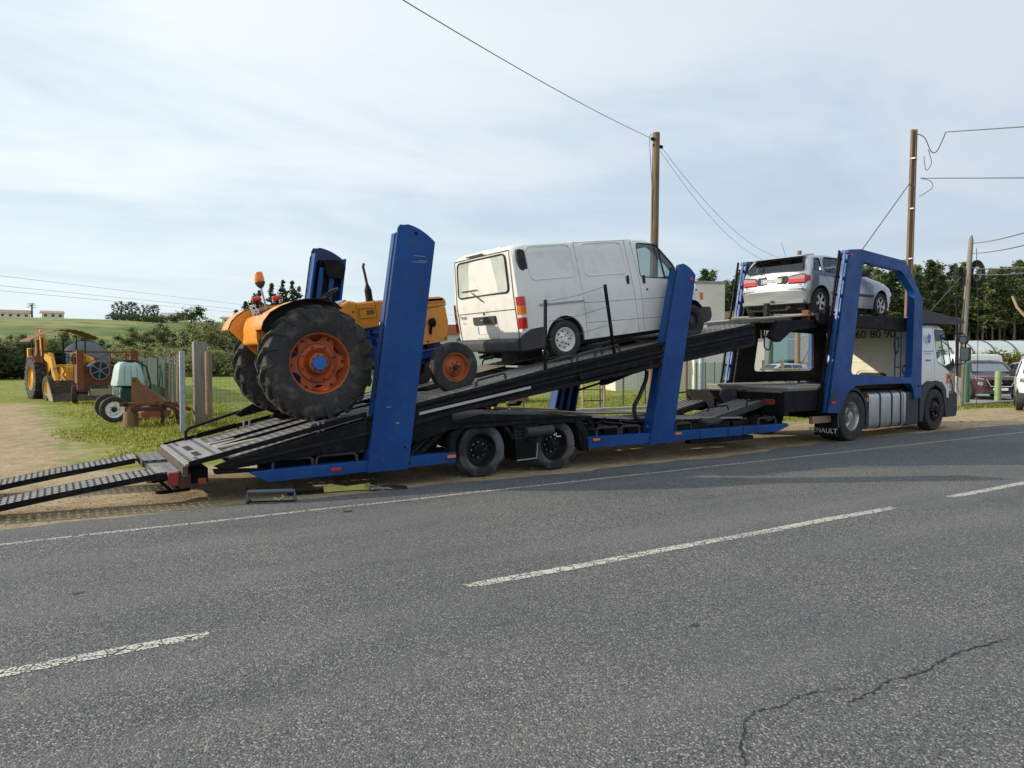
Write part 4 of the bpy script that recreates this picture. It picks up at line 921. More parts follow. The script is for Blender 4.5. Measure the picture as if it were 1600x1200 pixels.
# fenders: curved sheet over each rear wheel with a flat inner side
for sgn in (-1, 1):
    arc = [(-.60, 1.32), (-.54, 1.42), (-.46, 1.49), (-.34, 1.55), (-.12, 1.585), (.14, 1.59), (.40, 1.555), (.58, 1.49), (.64, 1.40)]
    if sgn < 0: arc = [(-.44, 1.27), (-.40, 1.36), (-.30, 1.46), (-.16, 1.52), (.0, 1.56), (.16, 1.575), (.36, 1.555), (.54, 1.49), (.62, 1.40)]
    y_in, y_out = sgn * .42, sgn * (.80 if sgn < 0 else .84)
    t_ = [(x, z) for x, z in arc]; low = [(x * .985, z - .014) for x, z in arc]
    MB().prism(t_ + low[::-1], y_in, y_out).build('fender', 'orange', F, 0, smooth=50)
    side = arc + [(.62, 1.2), (.5, .95), (.1, .88)] + ([(-.25, .95)] if sgn < 0 else []) + ([(-.36, 1.05)] if sgn < 0 else [(-.16, .87), (-.24, .86)])
    MB().prism(side, y_in, y_in + sgn * .012).build('fender_side', 'orange', F)
    MB().tube([(x, y_out, z - .012) for x, z in arc], .013, 6).build('fender_edge', 'black' if sgn < 0 else 'orange', F)
MB().prism([(-.43, 1.26), (-.39, 1.34), (-.29, 1.44), (-.15, 1.50), (.0, 1.54), (.16, 1.555), (.36, 1.53), (.54, 1.47), (.5, 1.42), (.14, 1.48), (-.2, 1.36), (-.36, 1.16)], -.72, -.70).build('fender_liner', 'black', F)
MB().prism(rnd_poly([(-.44, 1.06), (-.42, 1.3), (-.34, 1.44), (-.2, 1.46), (-.12, 1.3), (-.2, 1.05)], .06), -.42, .42).build('seat_platform', 'orange', F, .02)
MB().prism([(-.24, 1.34), (-.13, 1.345), (-.155, 1.61), (-.265, 1.605)], .395, .405).build('number_plate', 'plate', F, .004)
g = MB()
for z, y_, l_ in ((1.55, -.23, .03), (1.5, -.20, .012), (1.46, -.215, .015), (1.46, -.18, .02), (1.38, -.22, .015), (1.38, -.198, .02), (1.38, -.17, .02)): g.box(y_, y_ + l_, .391, .3945, z, z + .025)
each(g, 'plate_mark', 'seam', F)
for (x, y) in ((-.20, .22), (.16, .55)):
    MB().tube([(x - .06, y, 1.67), (x + .06, y, 1.68)], .036, 14).build('tail_light', 'red_lens', F, .008); MB().box(x - .02, x + .02, y - .02, y + .02, 1.55, 1.66).build('light_bracket', 'black', F)
MB().tube([(-.06, .28, 1.40), (-.10, .28, 1.83)], .014, 8).build('beacon_pole', 'galv', F)
MB().lathe([(.02, 1.82), (.05, 1.85), (.068, 1.89), (.068, 1.91), (1e-3, 1.91)], (-.10, .28, 0), 'z', 20).build('beacon_base', 'bumper', F)
MB().lathe([(.062, 1.91), (.066, 1.93), (.056, 2.03), (.048, 2.045), (1e-3, 2.05)], (-.10, .28, 0), 'z', 20).build('beacon', 'amber', F)
# steering wheel and column, seat
st = Matrix.Translation((.70, .0, 1.60)) @ Matrix.Rotation(R(-28), 4, 'Y')
MB().tube([tuple(st @ Vector((.20 * math.cos(a), .20 * math.sin(a), 0))) for a in (2 * math.pi * k / 28 for k in range(28))], .014, 8, True).build('steering_wheel', 'black', F)
g = MB(); g.tube([tuple(st @ Vector((0, 0, 0))), (.86, 0, 1.35)], .02, 8)
for k in range(3): a = 2 * math.pi * k / 3; g.tube([tuple(st @ Vector((0, 0, 0))), tuple(st @ Vector((.2 * math.cos(a), .2 * math.sin(a), 0)))], .008, 6)
g.build('steering_column', 'black', F)
MB().prism(rnd_poly([(-.12, 1.22), (.3, 1.20), (.32, 1.28), (-.02, 1.31), (-.12, 1.52), (-.2, 1.52)], .04), -.22, .22).build('seat', 'black_soft', F, .02)
MB().prism([(-.35, .5), (-.1, .5), (-.1, .9), (-.3, .9)], -.14, .14).build('rear_linkage', 'black', F, .01)

# ================================================================== WHITE VAN (x forward from the rear axle, on the upper deck)
V = thing('white_van', 'white panel van with frosted rear window, tilted nose-up ahead of the orange tractor', 'van', (6.93, 10.52, 1.70), (0, R(-7.3), 0))
B = Body(-.80, 3.28, [(-.80, 1.80), (-.74, 1.845), (-.5, 1.87), (1.5, 1.86), (1.95, 1.83), (2.15, 1.77), (2.50, 1.44), (2.66, 1.22), (2.80, 1.10), (3.05, .98), (3.18, .88), (3.24, .74), (3.28, .55)],
         [(-.80, .30), (-.6, .26), (2.9, .24), (3.28, .30)], [(-.80, 1.03), (-.76, 1.055), (-.6, 1.075), (2.3, 1.08), (2.7, 1.075), (3.0, 1.06), (3.15, 1.03), (3.28, .93)], .95, .13, .12, .03, .02, .03, .08,
         rz=[(.25, .04), (.6, .02), (1.0, 0), (1.8, .03)])
rw_poly = rnd_poly([(-.82, 1.13), (.82, 1.13), (.77, 1.72), (-.77, 1.72)], .09)
swin = rnd_poly([(1.70, 1.17), (2.56, 1.06), (2.50, 1.32), (2.16, 1.70), (1.73, 1.74)], .06)
vb, _, fw = car_body(V, B, 'white', [swin], None, (rnd_poly([(-.84, 1.14), (.84, 1.14), (.74, 1.70), (-.74, 1.70)], .08), 2.1, 3.0), (1.45, 2.9, .55),
    [(.03, .30, .375), (2.83, .30, .385)], seams=[[(.42, 1.83), (.46, .30)], [(1.60, 1.80), (1.66, 1.2), (1.68, .26)], [(.46, .84), (2.75, .76)], [(1.47, 1.80), (1.52, .84), (1.56, .26)], [(.46, .52), (2.45, .44)],
    [(.42, 1.81), (1.6, 1.80)]], seatx=[(1.9, .62)])
# raised panels where windows would be
for poly in ([(-.50, 1.27), (.36, 1.27), (.33, 1.79), (-.52, 1.79)], [(.55, 1.26), (1.42, 1.25), (1.38, 1.78), (.53, 1.79)]):
    pl = rnd_poly(poly, .10, 4)
    for sg in (-1, 1):
        MB().tube([(x, sg * (B.W(x, z) + .001), z) for x, z in pl], .009, 6, True).build('panel_pressing', 'white', V)
# rear face, x about -.80: window, handle housing, number plate, lamps, wiper, hinges, badge
def rx(y, z): return -.806 + .03 * (y / 1.03) ** 2 + lerp([(.25, .04), (.6, .02), (1.0, 0), (1.8, .03)], z)
def rpatch(poly, nm, m, d=.006, par=V, th=None):
    a = [(rx(y, z) - d, y, z) for y, z in poly]; b = [(rx(y, z) + .01, y, z) for y, z in poly]; n = len(poly)
    return MB().add(a + b, [tuple(range(n)), tuple(range(n, 2 * n))[::-1]] + [(i, (i + 1) % n, (i + 1) % n + n, i + n) for i in range(n)]).build(nm, m, par, smooth=0)
w_ = rpatch(rw_poly, 'rear_window', 'glass_frost', .005)
MB().tube([(rx(y, z) - .008, y, z) for y, z in rw_poly], .014, 6, True).build('frame', 'seam', w_)
g = MB(); 
def rline(pts, r=.0045, nm='tailgate_seam', m='seam'):
    out = []
    for a, b in zip(pts, pts[1:]):
        for k in range(6): t = k / 6; y, z = a[0] + (b[0] - a[0]) * t, a[1] + (b[1] - a[1]) * t; out.append((rx(y, z) - .002, y, z))
    y, z = pts[-1]; out.append((rx(y, z) - .002, y, z)); return MB().tube(out, r, 5).build(nm, m, V)
rline([(-.93, .34), (-.93, 1.0), (-.88, 1.76), (.88, 1.76), (.93, 1.0), (.93, .34), (-.93, .34)], .006); rline([(-.92, .86), (.92, .86)], .005)
rpatch(rnd_poly([(-.35, .66), (.35, .66), (.35, .79), (-.35, .79)], .02), 'handle_housing', 'bumper', .03)
rpatch([(-.30, .50), (.26, .50), (.26, .63), (-.30, .63)], 'number_plate', 'plate', .012); rpatch([(.222, .503), (.26, .503), (.26, .627), (.222, .627)], 'plate_band', 'sticker_blue', .014)
rpatch(rnd_poly([(-.36, .44), (.36, .44), (.37, .66), (-.37, .66)], .03), 'plate_recess', 'white', .006)
MB().ball((rx(.03, .73) - .032, .03, .73), .035, .45).build('emblem', 'chrome', V); MB().cyl((rx(.05, .83) - .01, .0, .83), (rx(.05, .83) + .01, .0, .83), .018, n=10).build('lock', 'black', V)
text('badge', 'Transit', .085, (rx(.75, .78) - .012, .74, .80), (R(90), 0, R(-90)), 'seam', V); text('badge', '75P', .05, (rx(.72, .7) - .012, .73, .70), (R(90), 0, R(-90)), 'galv', V)
for sg in (-1, 1):
    g = MB(); pr = [(-.805, .55), (-.805, 1.0), (-.60, 1.0), (-.60, .55)]
    for z0_, z1_, m_ in ((.55, .72, 'red_lens'), (.722, .762, 'plate'), (.764, .90, 'amber'), (.902, 1.04, 'red_lens')):
        vs = [(x + .012 + (0 if x < -.7 else 0), sg * (B.W(-.7, z) + (.004 if x > -.7 else -.045)), z) for x, z in ((-.815, z0_), (-.815, z1_))] + [(x, sg * (B.W(-.7, z) + .006), z) for x, z in ((-.765, z0_), (-.765, z1_), (-.665, z0_), (-.665, z1_))]
        MB().add(vs, [(0, 1, 3, 2), (2, 3, 5, 4)]).build('tail_light', m_, V, smooth=0)
    MB().prism(rnd_poly([(-.66, 1.45), (-.56, 1.40), (-.52, 1.44), (-.56, 1.74), (-.68, 1.76), (-.70, 1.6)], .03), sg * (B.W(-.6, 1.6) + .02), sg * (B.W(-.6, 1.6) - .04)).build('air_vent', 'seam', V, .006)
    MB().box(-.72, -.60, sg * .55 - .06, sg * .55 + .06, 1.815, 1.845).build('hinge', 'white', V, .01)
MB().box(-.815, -.79, -.16, .36, 1.775, 1.80).build('brake_light', 'bumper', V, .004)
MB().tube([(rx(.1, 1.1) - .02, -.05, 1.03), (rx(.2, 1.2) - .022, .30, 1.20)], .009, 6).tube([(rx(.2, 1.2) - .02, .12, 1.24), (rx(.7, 1.2) - .02, .68, 1.24)], .008, 6).build('wiper', 'seam', V)
# bumpers, sills
g = MB(); g.prism(rnd_poly([(-.88, .22), (-.62, .20), (-.62, .40), (-.82, .42), (-.88, .38)], .03), -1.02, 1.02); g.build('rear_bumper', 'bumper', V, .02)
for sg in (-1, 1):
    MB().prism(rnd_poly([(-.84, .22), (-.36, .22), (-.32, .55), (-.62, .53), (-.80, .44)], .03), sg * 1.03, sg * 1.075).build('bumper_corner', 'bumper', V, .01)
    MB().bar((-.42, sg * 1.085, .885), (.44, sg * 1.088, .875), .02, .03).build('door_track', 'galv', V, .004)
    for x, z, w1 in ((1.38, 1.14, 0), (1.73, 1.12, 0)): MB().box(x, x + .055, sg * B.W(x, z) - .012, sg * B.W(x, z) + .018 * 1 if sg > 0 else sg * B.W(x, z) - .018, z - .07, z + .07).build('door_handle', 'seam', V, .01)
    MB().cyl((1.80, sg * B.W(1.8, .95), .95), (1.80, sg * (B.W(1.8, .95) + .008), .95), .018, n=10).build('lock', 'black', V)
    MB().prism(rnd_poly([(2.44, 1.08), (2.56, 1.06), (2.60, 1.30), (2.50, 1.32)], .04), sg * 1.10, sg * 1.24).build('mirror', 'bumper', V, .02)
    MB().bar((2.16, sg * (B.W(2.1, 1.4) - .008), 1.70), (2.26, sg * (B.W(2.1, 1.1) - .008), 1.10), .012, .03).build('window_bar', 'seam', V)
    MB().prism(rnd_poly([(3.12, .68), (3.17, .66), (3.18, .78), (3.14, .80)], .01), sg * .95, sg * 1.03).build('indicator', 'amber', V, .01)
    MB().cyl((2.98, sg * (B.W(2.98, .8) - .01), .85), (2.98, sg * (B.W(2.98, .8) + .008), .85), .02, n=10).build('side_repeater', 'red_lens', V)
    MB().prism(rnd_poly([(3.02, .26), (3.30, .26), (3.36, .36), (3.34, .52), (3.10, .54), (3.02, .42)], .04), sg * .70, sg * 1.03).build('bumper_corner', 'bumper', V, .015)
MB().prism(rnd_poly([(3.14, .26), (3.32, .26), (3.37, .36), (3.35, .52), (3.14, .52)], .04), -.71, .71).build('front_bumper', 'bumper', V, .015)
g = MB(); g.box(-.6, 2.9, -.7, .7, .16, .3).cyl((.03, -.9, .30), (.03, .9, .30), .05).box(-.5, .0, -.4, .1, .02, .2).build('underbody', 'interior', V)
MB().tube([(-.15, .45, .2), (-.55, .48, .12), (-.7, .48, .1)], .03, 8).build('exhaust_pipe', 'rust_dark', V)
for y, s in ((-.96, -1), (.96, 1)): wheel(V, (.03, y, .30), .305, .19, .185, 'van', s); wheel(V, (2.83, y, .30), .305, .19, .185, 'van_dark', s)
MB().tube([(2.55 + .16 * math.sin(a), -.36 + .18 * math.cos(a), 1.0 + .1 * math.sin(a)) for a in (2 * math.pi * k / 16 for k in range(16))], .014, 6, True).build('steering_wheel', 'interior', V)

# ================================================================== TRACTOR UNIT of the transporter (x along the truck from the rear axle, y 0 near side .. 2.5 far side)
K = thing('car_transporter_truck', 'white-cabbed transporter truck with blue loading frames, carrying the silver car', 'truck', (13.95, 9.10, 0), (0, 0, R(5.4)))
outer = [(-1.04, .63), (-.58, .61), (-.46, .84), (-.22, 1.06), (.12, 1.17), (2.42, 1.14), (2.55, 1.0), (2.60, .78), (2.93, .80)] + rnd_poly([(2.99, 3.0), (2.08, 3.84), (.12, 3.93), (-.34, 3.88), (-.36, 3.8)], .05)
hole = rnd_poly([(.22, 3.69), (1.90, 3.61), (2.54, 3.18), (2.46, 1.27), (-.19, 1.38)], .12, 4)
for y0, y1, m_, far in ((-.02, .14, 'blue', 0), (2.36, 2.52, 'blue', 1)):
    MB().prism(outer, y0, y1, 'xz', (hole,)).build('loading_frame', m_, K, .012)
    yy = y0 - .0 if not far else y1
    # toothed rail along the rear edge
    a, b = Vector((-1.14, .66)), Vector((-.44, 3.86))
    MB().bar((a.x, y0 + .03, a.y), (b.x, y0 + .03, b.y), .05, .03, up=(1, 0, 0)).build('guide_rail', 'blue', K, .004); MB().bar((a.x - .05, y0 + .12, a.y), (b.x - .05, y0 + .12, b.y), .03, .05, up=(1, 0, 0)).build('guide_rail', 'black', K, .004)
    g = MB()
    for k in range(9): p = a + (b - a) * (k + .5) / 9; g.box(p.x, p.x + .09, y0 + .03, y0 + .12, p.y - .02, p.y + .02)
    each(g, 'rail_rung', 'black_soft', K)
    MB().prism([(-1.0, .75), (-.58, .75), (-.0, 3.86), (-.34, 3.86)], y0 + (.165 if not far else -.11), y0 + (.20 if not far else -.02), 'xz').build('inner_channel', 'black', K, .01)
MB().prism(outer[:11] + rnd_poly([(2.9, 2.6), (-.3, 2.6)], .02), 2.30, 2.355, 'xz', (rnd_poly([(.1, 2.42), (2.35, 2.42), (2.38, 1.40), (-.12, 1.40)], .14, 4),)).build('frame_shade_plate', 'black', K, .01)  # added black plate: shade on the far frame's inner side, put into colour
MB().cyl((-.25, -.02, 3.78), (-.25, -.035, 3.78), .035, n=12).build('reflector', 'red_lens', K)
MB().box(-.95, -.78, -.032, -.021, .78, 1.02).build('reflector_plate', 'bumper', K, .004); MB().box(-.94, -.79, -.038, -.033, .80, .86).build('reflector', 'red_lens', K)
# ladder inside the frame
g = MB(); 
for x in (2.16, 2.44): g.tube([(x, .22, 1.2), (x + .02, .22, 2.45)], .016, 6)
for z in (1.5, 1.85, 2.15, 2.4): g.tube([(2.16, .22, z), (2.46, .22, z)], .013, 6)
g.build('ladder', 'blue', K)
MB().tube(smoothpath([(1.9, .2, 2.5), (2.05, .16, 2.3), (2.0, .16, 2.0), (2.08, .16, 1.8), (2.2, .16, 1.95), (2.25, .2, 2.2)]), .016, 6).build('air_hose', 'cable', K); MB().tube(smoothpath([(.2, .2, 2.5), (.1, .2, 2.3), (.15, .2, 2.12), (.25, .2, 2.3), (.3, .2, 2.5)]), .014, 6).build('air_hose', 'cable', K)
MB().tube([(2.62, .1, 1.5 + .0)] + [(2.56 + .07 * math.cos(a), .2, 1.45 + .09 * math.sin(a)) for a in np.linspace(0, 6, 12)], .012, 6).build('air_hose', 'cable', K)
MB().tube(smoothpath([(-2.35, .4, 2.35), (-2.2, .4, 2.16), (-2.0, .4, 2.18), (-1.85, .4, 2.4)]), .012, 6).build('air_hose', 'cable', K)
MB().tube(smoothpath([(.2, 2.2, 2.4), (.12, 2.2, 2.0), (.3, 2.2, 1.9), (.4, 2.2, 2.1), (.45, 2.2, 2.4)]), .016, 6).build('air_hose', 'cable', K)
# chassis and wheels
g = MB(); g.box(-2.4, 4.3, .7, .85, .62, .88).box(-2.4, 4.3, 1.65, 1.8, .62, .88).box(-2.3, -1.0, .12, .18, .68, 1.08).box(-2.35, -2.2, .1, 2.4, .62, 1.05).box(-1.1, -1.0, .1, 2.4, .6, 1.1)
g.cyl((0, .3, .51), (0, 2.2, .51), .09).cyl((3.77, .3, .49), (3.77, 2.2, .49), .07).build('chassis', 'black', K, .01)
for y, s in ((.16, -1), (.47, -1), (2.34, 1), (2.03, 1)): wheel(K, (0, y, .51), .51, .28, .285, 'truck_rear', s, 'rubber')
for y, s in ((.16, -1), (2.30, 1)): wheel(K, (3.77, y, .49), .49, .28, .285, 'truck_front', s, 'rubber')
for y in (.02, 2.1):
    n = 18; o_ = [(.60 * math.cos(a), .50 + .60 * math.sin(a)) for a in (R(200) + R(-215) * i / n for i in range(n + 1))]; i_ = [(.55 * math.cos(a), .50 + .55 * math.sin(a)) for a in (R(200) + R(-215) * i / n for i in range(n + 1))]
    MB().prism([(x, z) for x, z in o_] + i_[::-1], y, y + .38).build('mudguard', 'bumper', K, .008)
    MB().prism([(-.62, .75), (-.59, .75), (-.60, .14), (-.64, .14)], y, y + .48).build('mud_flap', 'black_soft', K)
text('mud_flap_lettering', 'RENAULT', .14, (-.655, .30, .24), (R(90), 0, R(-90)), 'white', K)
MB().box(-1.35, -.68, .12, .2, .42, .56).build('hazard_board', 'brass', K, .006)
for i, (x0, x1) in enumerate(((.66, 1.10), (1.13, 1.62), (1.66, 2.02), (2.06, 2.16), (2.2, 2.3))):
    MB().prism(rnd_poly([(.02, .20), (.60, .20), (.62, .98), (.02, .98)], .12, 4), x0, x1, 'yz').build('fuel_tank' if i < 3 else 'tank_rib', 'alu', K, .01)
for x in (1.10, 1.62, 2.03): MB().prism(rnd_poly([(.005, .19), (.61, .19), (.63, .99), (.005, .99)], .12, 4), x, x + .03, 'yz').build('tank_strap', 'bumper', K)
MB().box(2.33, 2.93, .03, .6, .2, .95).build('battery_box', 'bumper', K, .03)
MB().box(.62, .68, .05, .12, .78, .86).build('side_marker', 'amber', K, .01)
g = MB(); g.box(.6, 2.9, .15, .7, .96, 1.02).box(2.5, 2.95, .02, .5, .98, 1.2); g.build('catwalk', 'black', K, .01); MB().box(2.72, 2.92, -.015, .05, .98, 1.18).build('side_box', 'tank_grey', K, .01); MB().cyl((2.8, -.03, 1.08), (2.8, .0, 1.08), .03).build('filler_cap', 'black', K)
g = MB(); g.cyl((-2.45, 1.3, .95), (-2.2, 1.3, .95), .16).box(-2.5, -2.1, 1.1, 1.5, .55, .8); g.build('tow_hitch', 'bumper', K, .02)
# lower deck flaps and tail lamps
def plate(x0, x1, y0, y1, z, nm='lower_deck', m='deck'):
    MB().box(x0, x1, y0, y1, z - .035, z).build(nm, m, K, .006)
    g = MB(); g.box(x0 + .01, x0 + .05, y0 + .01, y1 - .01, z - .12, z - .036).box(x0 + .05, x1, y0 + .01, y0 + .05, z - .11, z - .036).build('deck_edge', 'wood_grey', K, .004)
plate(-2.15, .0, .16, 1.1, 1.15); plate(-2.05, .0, 1.25, 2.1, 1.17)
for y in (1.32, 2.0): MB().prism(rnd_poly([(y - .16, .86), (y + .16, .86), (y + .16, .99), (y - .16, .99)], .05), -2.14, -2.06, 'yz').build('tail_light', 'red_dull', K, .01)
MB().prism(rnd_poly([(.3, .82), (.62, .82), (.62, .93), (.3, .93)], .04), -2.36, -2.3, 'yz').build('tail_light', 'red_dull', K, .01)
MB().box(-2.2, -2.05, 1.2, 2.15, .8, 1.06).build('tail_panel', 'black', K, .01)
MB().box(-1.0, 2.9, .2, 2.3, 1.04, 1.12).build('deck_base', 'black', K, .01)
for x in (.3, 1.4): MB().tube([(x, 2.1, 1.12), (x + .05, 2.1, 1.24), (x + .5, 2.1, 1.24), (x + .55, 2.1, 1.12)], .013, 6).build('tie_rail', 'black_soft', K)
# top deck
for y0, y1 in ((.16, .24), (2.22, 2.30)):
    MB().prism([(-1.1, 2.38), (-1.1, 2.60), (3.0, 2.62), (3.0, 2.33), (2.4, 2.30)], y0, y1).build('deck_beam', 'black', K, .012)
MB().prism([(2.95, 2.50), (2.95, 2.80), (3.2, 2.82), (5.35, 2.66), (5.4, 2.58), (4.9, 2.52)], .05, .12).prism([(2.95, 2.50), (2.95, 2.80), (3.2, 2.82), (5.35, 2.66), (5.4, 2.58), (4.9, 2.52)], 2.34, 2.41).box(3.0, 5.2, .12, 2.34, 2.6, 2.64).build('cab_overhang', 'bumper', K, .012)
for y0, y1 in ((.3, .95), (1.75, 2.2)):
    g = MB()
    for k in range(40): x = -1.1 + k * .1; g.box(x, x + .06, y0, y1, 2.575, 2.60)
    g.box(-1.1, 2.9, y0, y0 + .03, 2.56, 2.605).box(-1.1, 2.9, y1 - .03, y1, 2.56, 2.605); g.build('runway', 'grille', K)
g = MB()
for x in (-.9, -.2, .5, 1.2, 1.9, 2.6): g.box(x, x + .08, .2, 2.3, 2.46, 2.55)
g.build('cross_member', 'black', K)
MB().bar((-2.7, .72, 2.44), (-1.12, .72, 2.56), .75, .03).build('deck_flap', 'deck', K, .006); MB().bar((-3.0, 1.75, 2.37), (-1.12, 1.75, 2.545), .8, .03).build('deck_flap', 'deck', K, .006)
MB().bar((-3.0, 1.36, 2.35), (-1.3, 1.36, 2.51), .03, .08).build('flap_edge', 'wood_grey', K); MB().box(-1.16, -1.08, .35, .5, 2.45, 2.66).build('flap_hinge', 'rust', K, .01)
MB().prism(rnd_poly([(-2.6, 2.1), (-2.3, 2.42), (-1.0, 2.46), (-1.0, 2.32), (-1.9, 2.22), (-2.3, 2.0)], .04), .25, .36).build('deck_hinge', 'black', K, .012)
MB().box(-2.32, -2.22, .5, .6, 2.5, 2.75).build('wheel_stop', 'black_soft', K, .02)
for x in (-.75, .4, 1.2): MB().tube([(x, .26, 2.60), (x + .02, .26, 2.68), (x + .5, .26, 2.68), (x + .52, .26, 2.60)], .013, 6).build('tie_rail', 'black_soft', K)
# cab
CB = Body(3.0, 4.95, [(3.0, 2.42), (3.1, 2.49), (3.6, 2.54), (4.2, 2.53), (4.42, 2.44), (4.72, 1.75), (4.88, 1.38), (4.95, 1.2)], [(3.0, 1.10), (3.3, 1.06), (4.95, .62)],
          [(3.0, 1.14), (3.06, 1.19), (3.15, 1.2), (4.5, 1.2), (4.8, 1.12), (4.95, 1.0)], 1.6, .10, .12, .04, .01, .02, .14)
cabe = thing('cab_temp', 'x', 'x')
cabe.location = (0, 1.225, 0)
dw = rnd_poly([(3.84, 1.62), (4.45, 1.42), (4.76, 1.55), (4.58, 2.08), (4.42, 2.36), (3.80, 2.38)], .06)
cb, _, fws = car_body(cabe, CB, 'white_clean', [dw], None, (rnd_poly([(-1.05, 1.5), (1.05, 1.5), (.98, 2.36), (-.98, 2.36)], .1), 4.3, 5.1), (3.15, 4.75, 1.35), [(3.77, .52, .66)],
    seams=[[(3.72, 2.42), (3.70, 1.12)], [(3.72, 2.42), (4.40, 2.42), (4.80, 1.52), (4.83, .95)], [(3.05, 1.14), (3.7, 1.12)]], seatx=[(3.6, 1.35)])
for c in list(cabe.children): c.parent = K; c.location = Vector(c.location) + Vector((0, 1.225, 0))
bpy.data.objects.remove(cabe)
# door-window recess and mirror foot in black
for y, s in ((.055, -1), (2.395, 1)):
    MB().prism(rnd_poly([(4.22, 1.50), (4.48, 1.38), (4.80, 1.50), (4.72, 1.72), (4.66, 1.60)], .03), y, y + s * .03).build('mirror_foot', 'seam', K, .006)
    MB().prism(rnd_poly([(3.72, 1.18), (3.84, 1.18), (3.86, 1.36), (3.78, 1.40), (3.72, 1.38)], .02), y - s * .03, y + s * .015).build('door_handle', 'seam', K, .006)
    for z0, z1, x_, w1 in ((2.06, 2.24, 4.84, .18), (1.64, 1.97, 4.88, .22)):
        ya = y + s * .10; yb_ = ya + s * w1
        mr = MB().prism(rnd_poly([(min(ya, yb_), z0), (max(ya, yb_), z0), (max(ya, yb_), z1), (min(ya, yb_), z1)], .05), x_, x_ + .10, 'yz').build('mirror', 'bumper', K, .02)
        MB().prism(rnd_poly([(min(ya, yb_) + .02, z0 + .02), (max(ya, yb_) - .02, z0 + .02), (max(ya, yb_) - .02, z1 - .02), (min(ya, yb_) + .02, z1 - .02)], .04), x_ - .004, x_ - .001, 'yz').build('mirror_glass', 'chrome', mr)
    MB().tube([(4.5, y, 2.28), (4.84, y + s * .20, 2.30), (4.92, y + s * .21, 2.2), (4.96, y + s * .21, 1.6), (4.86, y + s * .16, 1.56), (4.66, y, 1.54)], .014, 6).build('mirror_arm', 'black', K)
MB().prism(rnd_poly([(2.98, .92), (3.1, 1.1), (3.3, 1.18), (4.1, 1.14), (4.32, .98), (4.4, .6), (4.46, .3), (4.34, .3), (4.26, .66), (4.1, .96), (3.77, 1.08), (3.44, .98), (3.22, .72), (3.12, .25), (2.98, .25)], .02), .02, .4).build('wheel_arch', 'bumper', K, .012)
MB().prism(rnd_poly([(4.35, .28), (4.98, .28), (5.05, .4), (5.03, .82), (4.9, .9), (4.36, .78)], .05), .05, 2.4).build('front_bumper', 'bumper', K, .03)
# back wall of the cab, with its pressings, vent, digits
MB().prism(rnd_poly([(.12, 1.12), (2.33, 1.12), (2.28, 2.36), (.17, 2.36)], .1), 2.955, 3.0, 'yz').build('cab_back', 'cream', K, .012)
for z in (1.62, 1.86, 2.02): MB().bar((2.948, .4, z), (2.948, 2.05, z), .014, .02).build('back_rib', 'cream', K, .004)
v_ = MB().prism(rnd_poly([(.72, 1.16), (1.52, 1.16), (1.44, 1.36), (.80, 1.36)], .09, 4), 2.945, 2.956, 'yz').build('back_recess', 'interior', K)
MB().tube([(2.947, y, z) for y, z in rnd_poly([(.66, 1.13), (1.58, 1.13), (1.49, 1.41), (.75, 1.41)], .11, 4)], .012, 6, True).build('recess_rim', 'cream', K)
for s_, y in (('60', 1.42), ('80', 1.06), ('90', .72)): text('speed_digits', s_, .27, (2.947, y, 2.27), (R(90), 0, R(-90)), 'seam', K)
# side graphics: blue emblem, small lines of lettering, sticker
g = MB()
for a in range(11):
    t = a * 2.4; r_ = .035 + .045 * (a / 11); x, z = 3.36 + r_ * math.cos(t), 2.16 + 1.3 * r_ * math.sin(t); g.prism([(x - .03, z - .03), (x + .02, z - .035), (x + .035, z + .03), (x - .005, z + .05)], .0125, .018)
each(g, 'emblem', 'sticker_blue', K)
g = MB()
for z, x0, n, h in ((1.86, 3.14, 13, .02), (1.80, 3.22, 8, .012), (1.64, 3.24, 7, .035)):
    for k in range(n):
        if k % 5 != 4: g.box(x0 + k * .035, x0 + k * .035 + .024, .0095, .018, z, z + h)
g.build('door_lettering', 'sticker_blue', K)
MB().box(4.36, 4.48, .0, .02, 1.10, 1.34).build('sticker', 'amber', K)
MB().box(4.37, 4.47, -.004, -.001, 1.22, 1.3).build('sticker', 'leaf_bright', K)

# ================================================================== SILVER HATCHBACK on the top deck
tr = Matrix.Rotation(R(5.4), 4, 'Z'); p = Vector((13.95, 9.10, 0)) + (tr @ Vector((-.88, 1.38, 2.605)))
H = thing('silver_hatchback', 'silver five-door hatchback seen from behind, parked on the top deck above the truck', 'car', p, (0, R(-.6), R(5.4)))
B = Body(0, 3.95, [(0, .88), (.04, .91), (.31, 1.215), (.46, 1.26), (1.0, 1.295), (1.5, 1.28), (1.78, 1.21), (2.32, .94), (2.55, .895), (3.1, .82), (3.5, .735), (3.76, .64), (3.9, .53), (3.95, .46)],
         [(0, .27), (.15, .22), (.6, .20), (3.3, .17), (3.95, .17)], [(0, .70), (.05, .765), (.15, .81), (.4, .84), (2.6, .845), (3.3, .83), (3.6, .79), (3.82, .70), (3.95, .6)], .82, .32, .11, .02, .05, .06, .14,
         rz=[(.2, .03), (.45, 0), (.52, -.03), (.56, .0), (.6, .03), (.9, .06)])
qw = rnd_poly([(.30, .90), (.58, .89), (.60, 1.17), (.40, 1.16)], .05); rd = rnd_poly([(.68, .89), (1.33, .88), (1.36, 1.215), (.80, 1.205), (.70, 1.10)], .06); fd = rnd_poly([(1.42, .88), (2.20, .90), (1.80, 1.15), (1.45, 1.215)], .04)
rwin = rnd_poly([(-.68, .925), (.68, .925), (.57, 1.18), (-.57, 1.18)], .06)
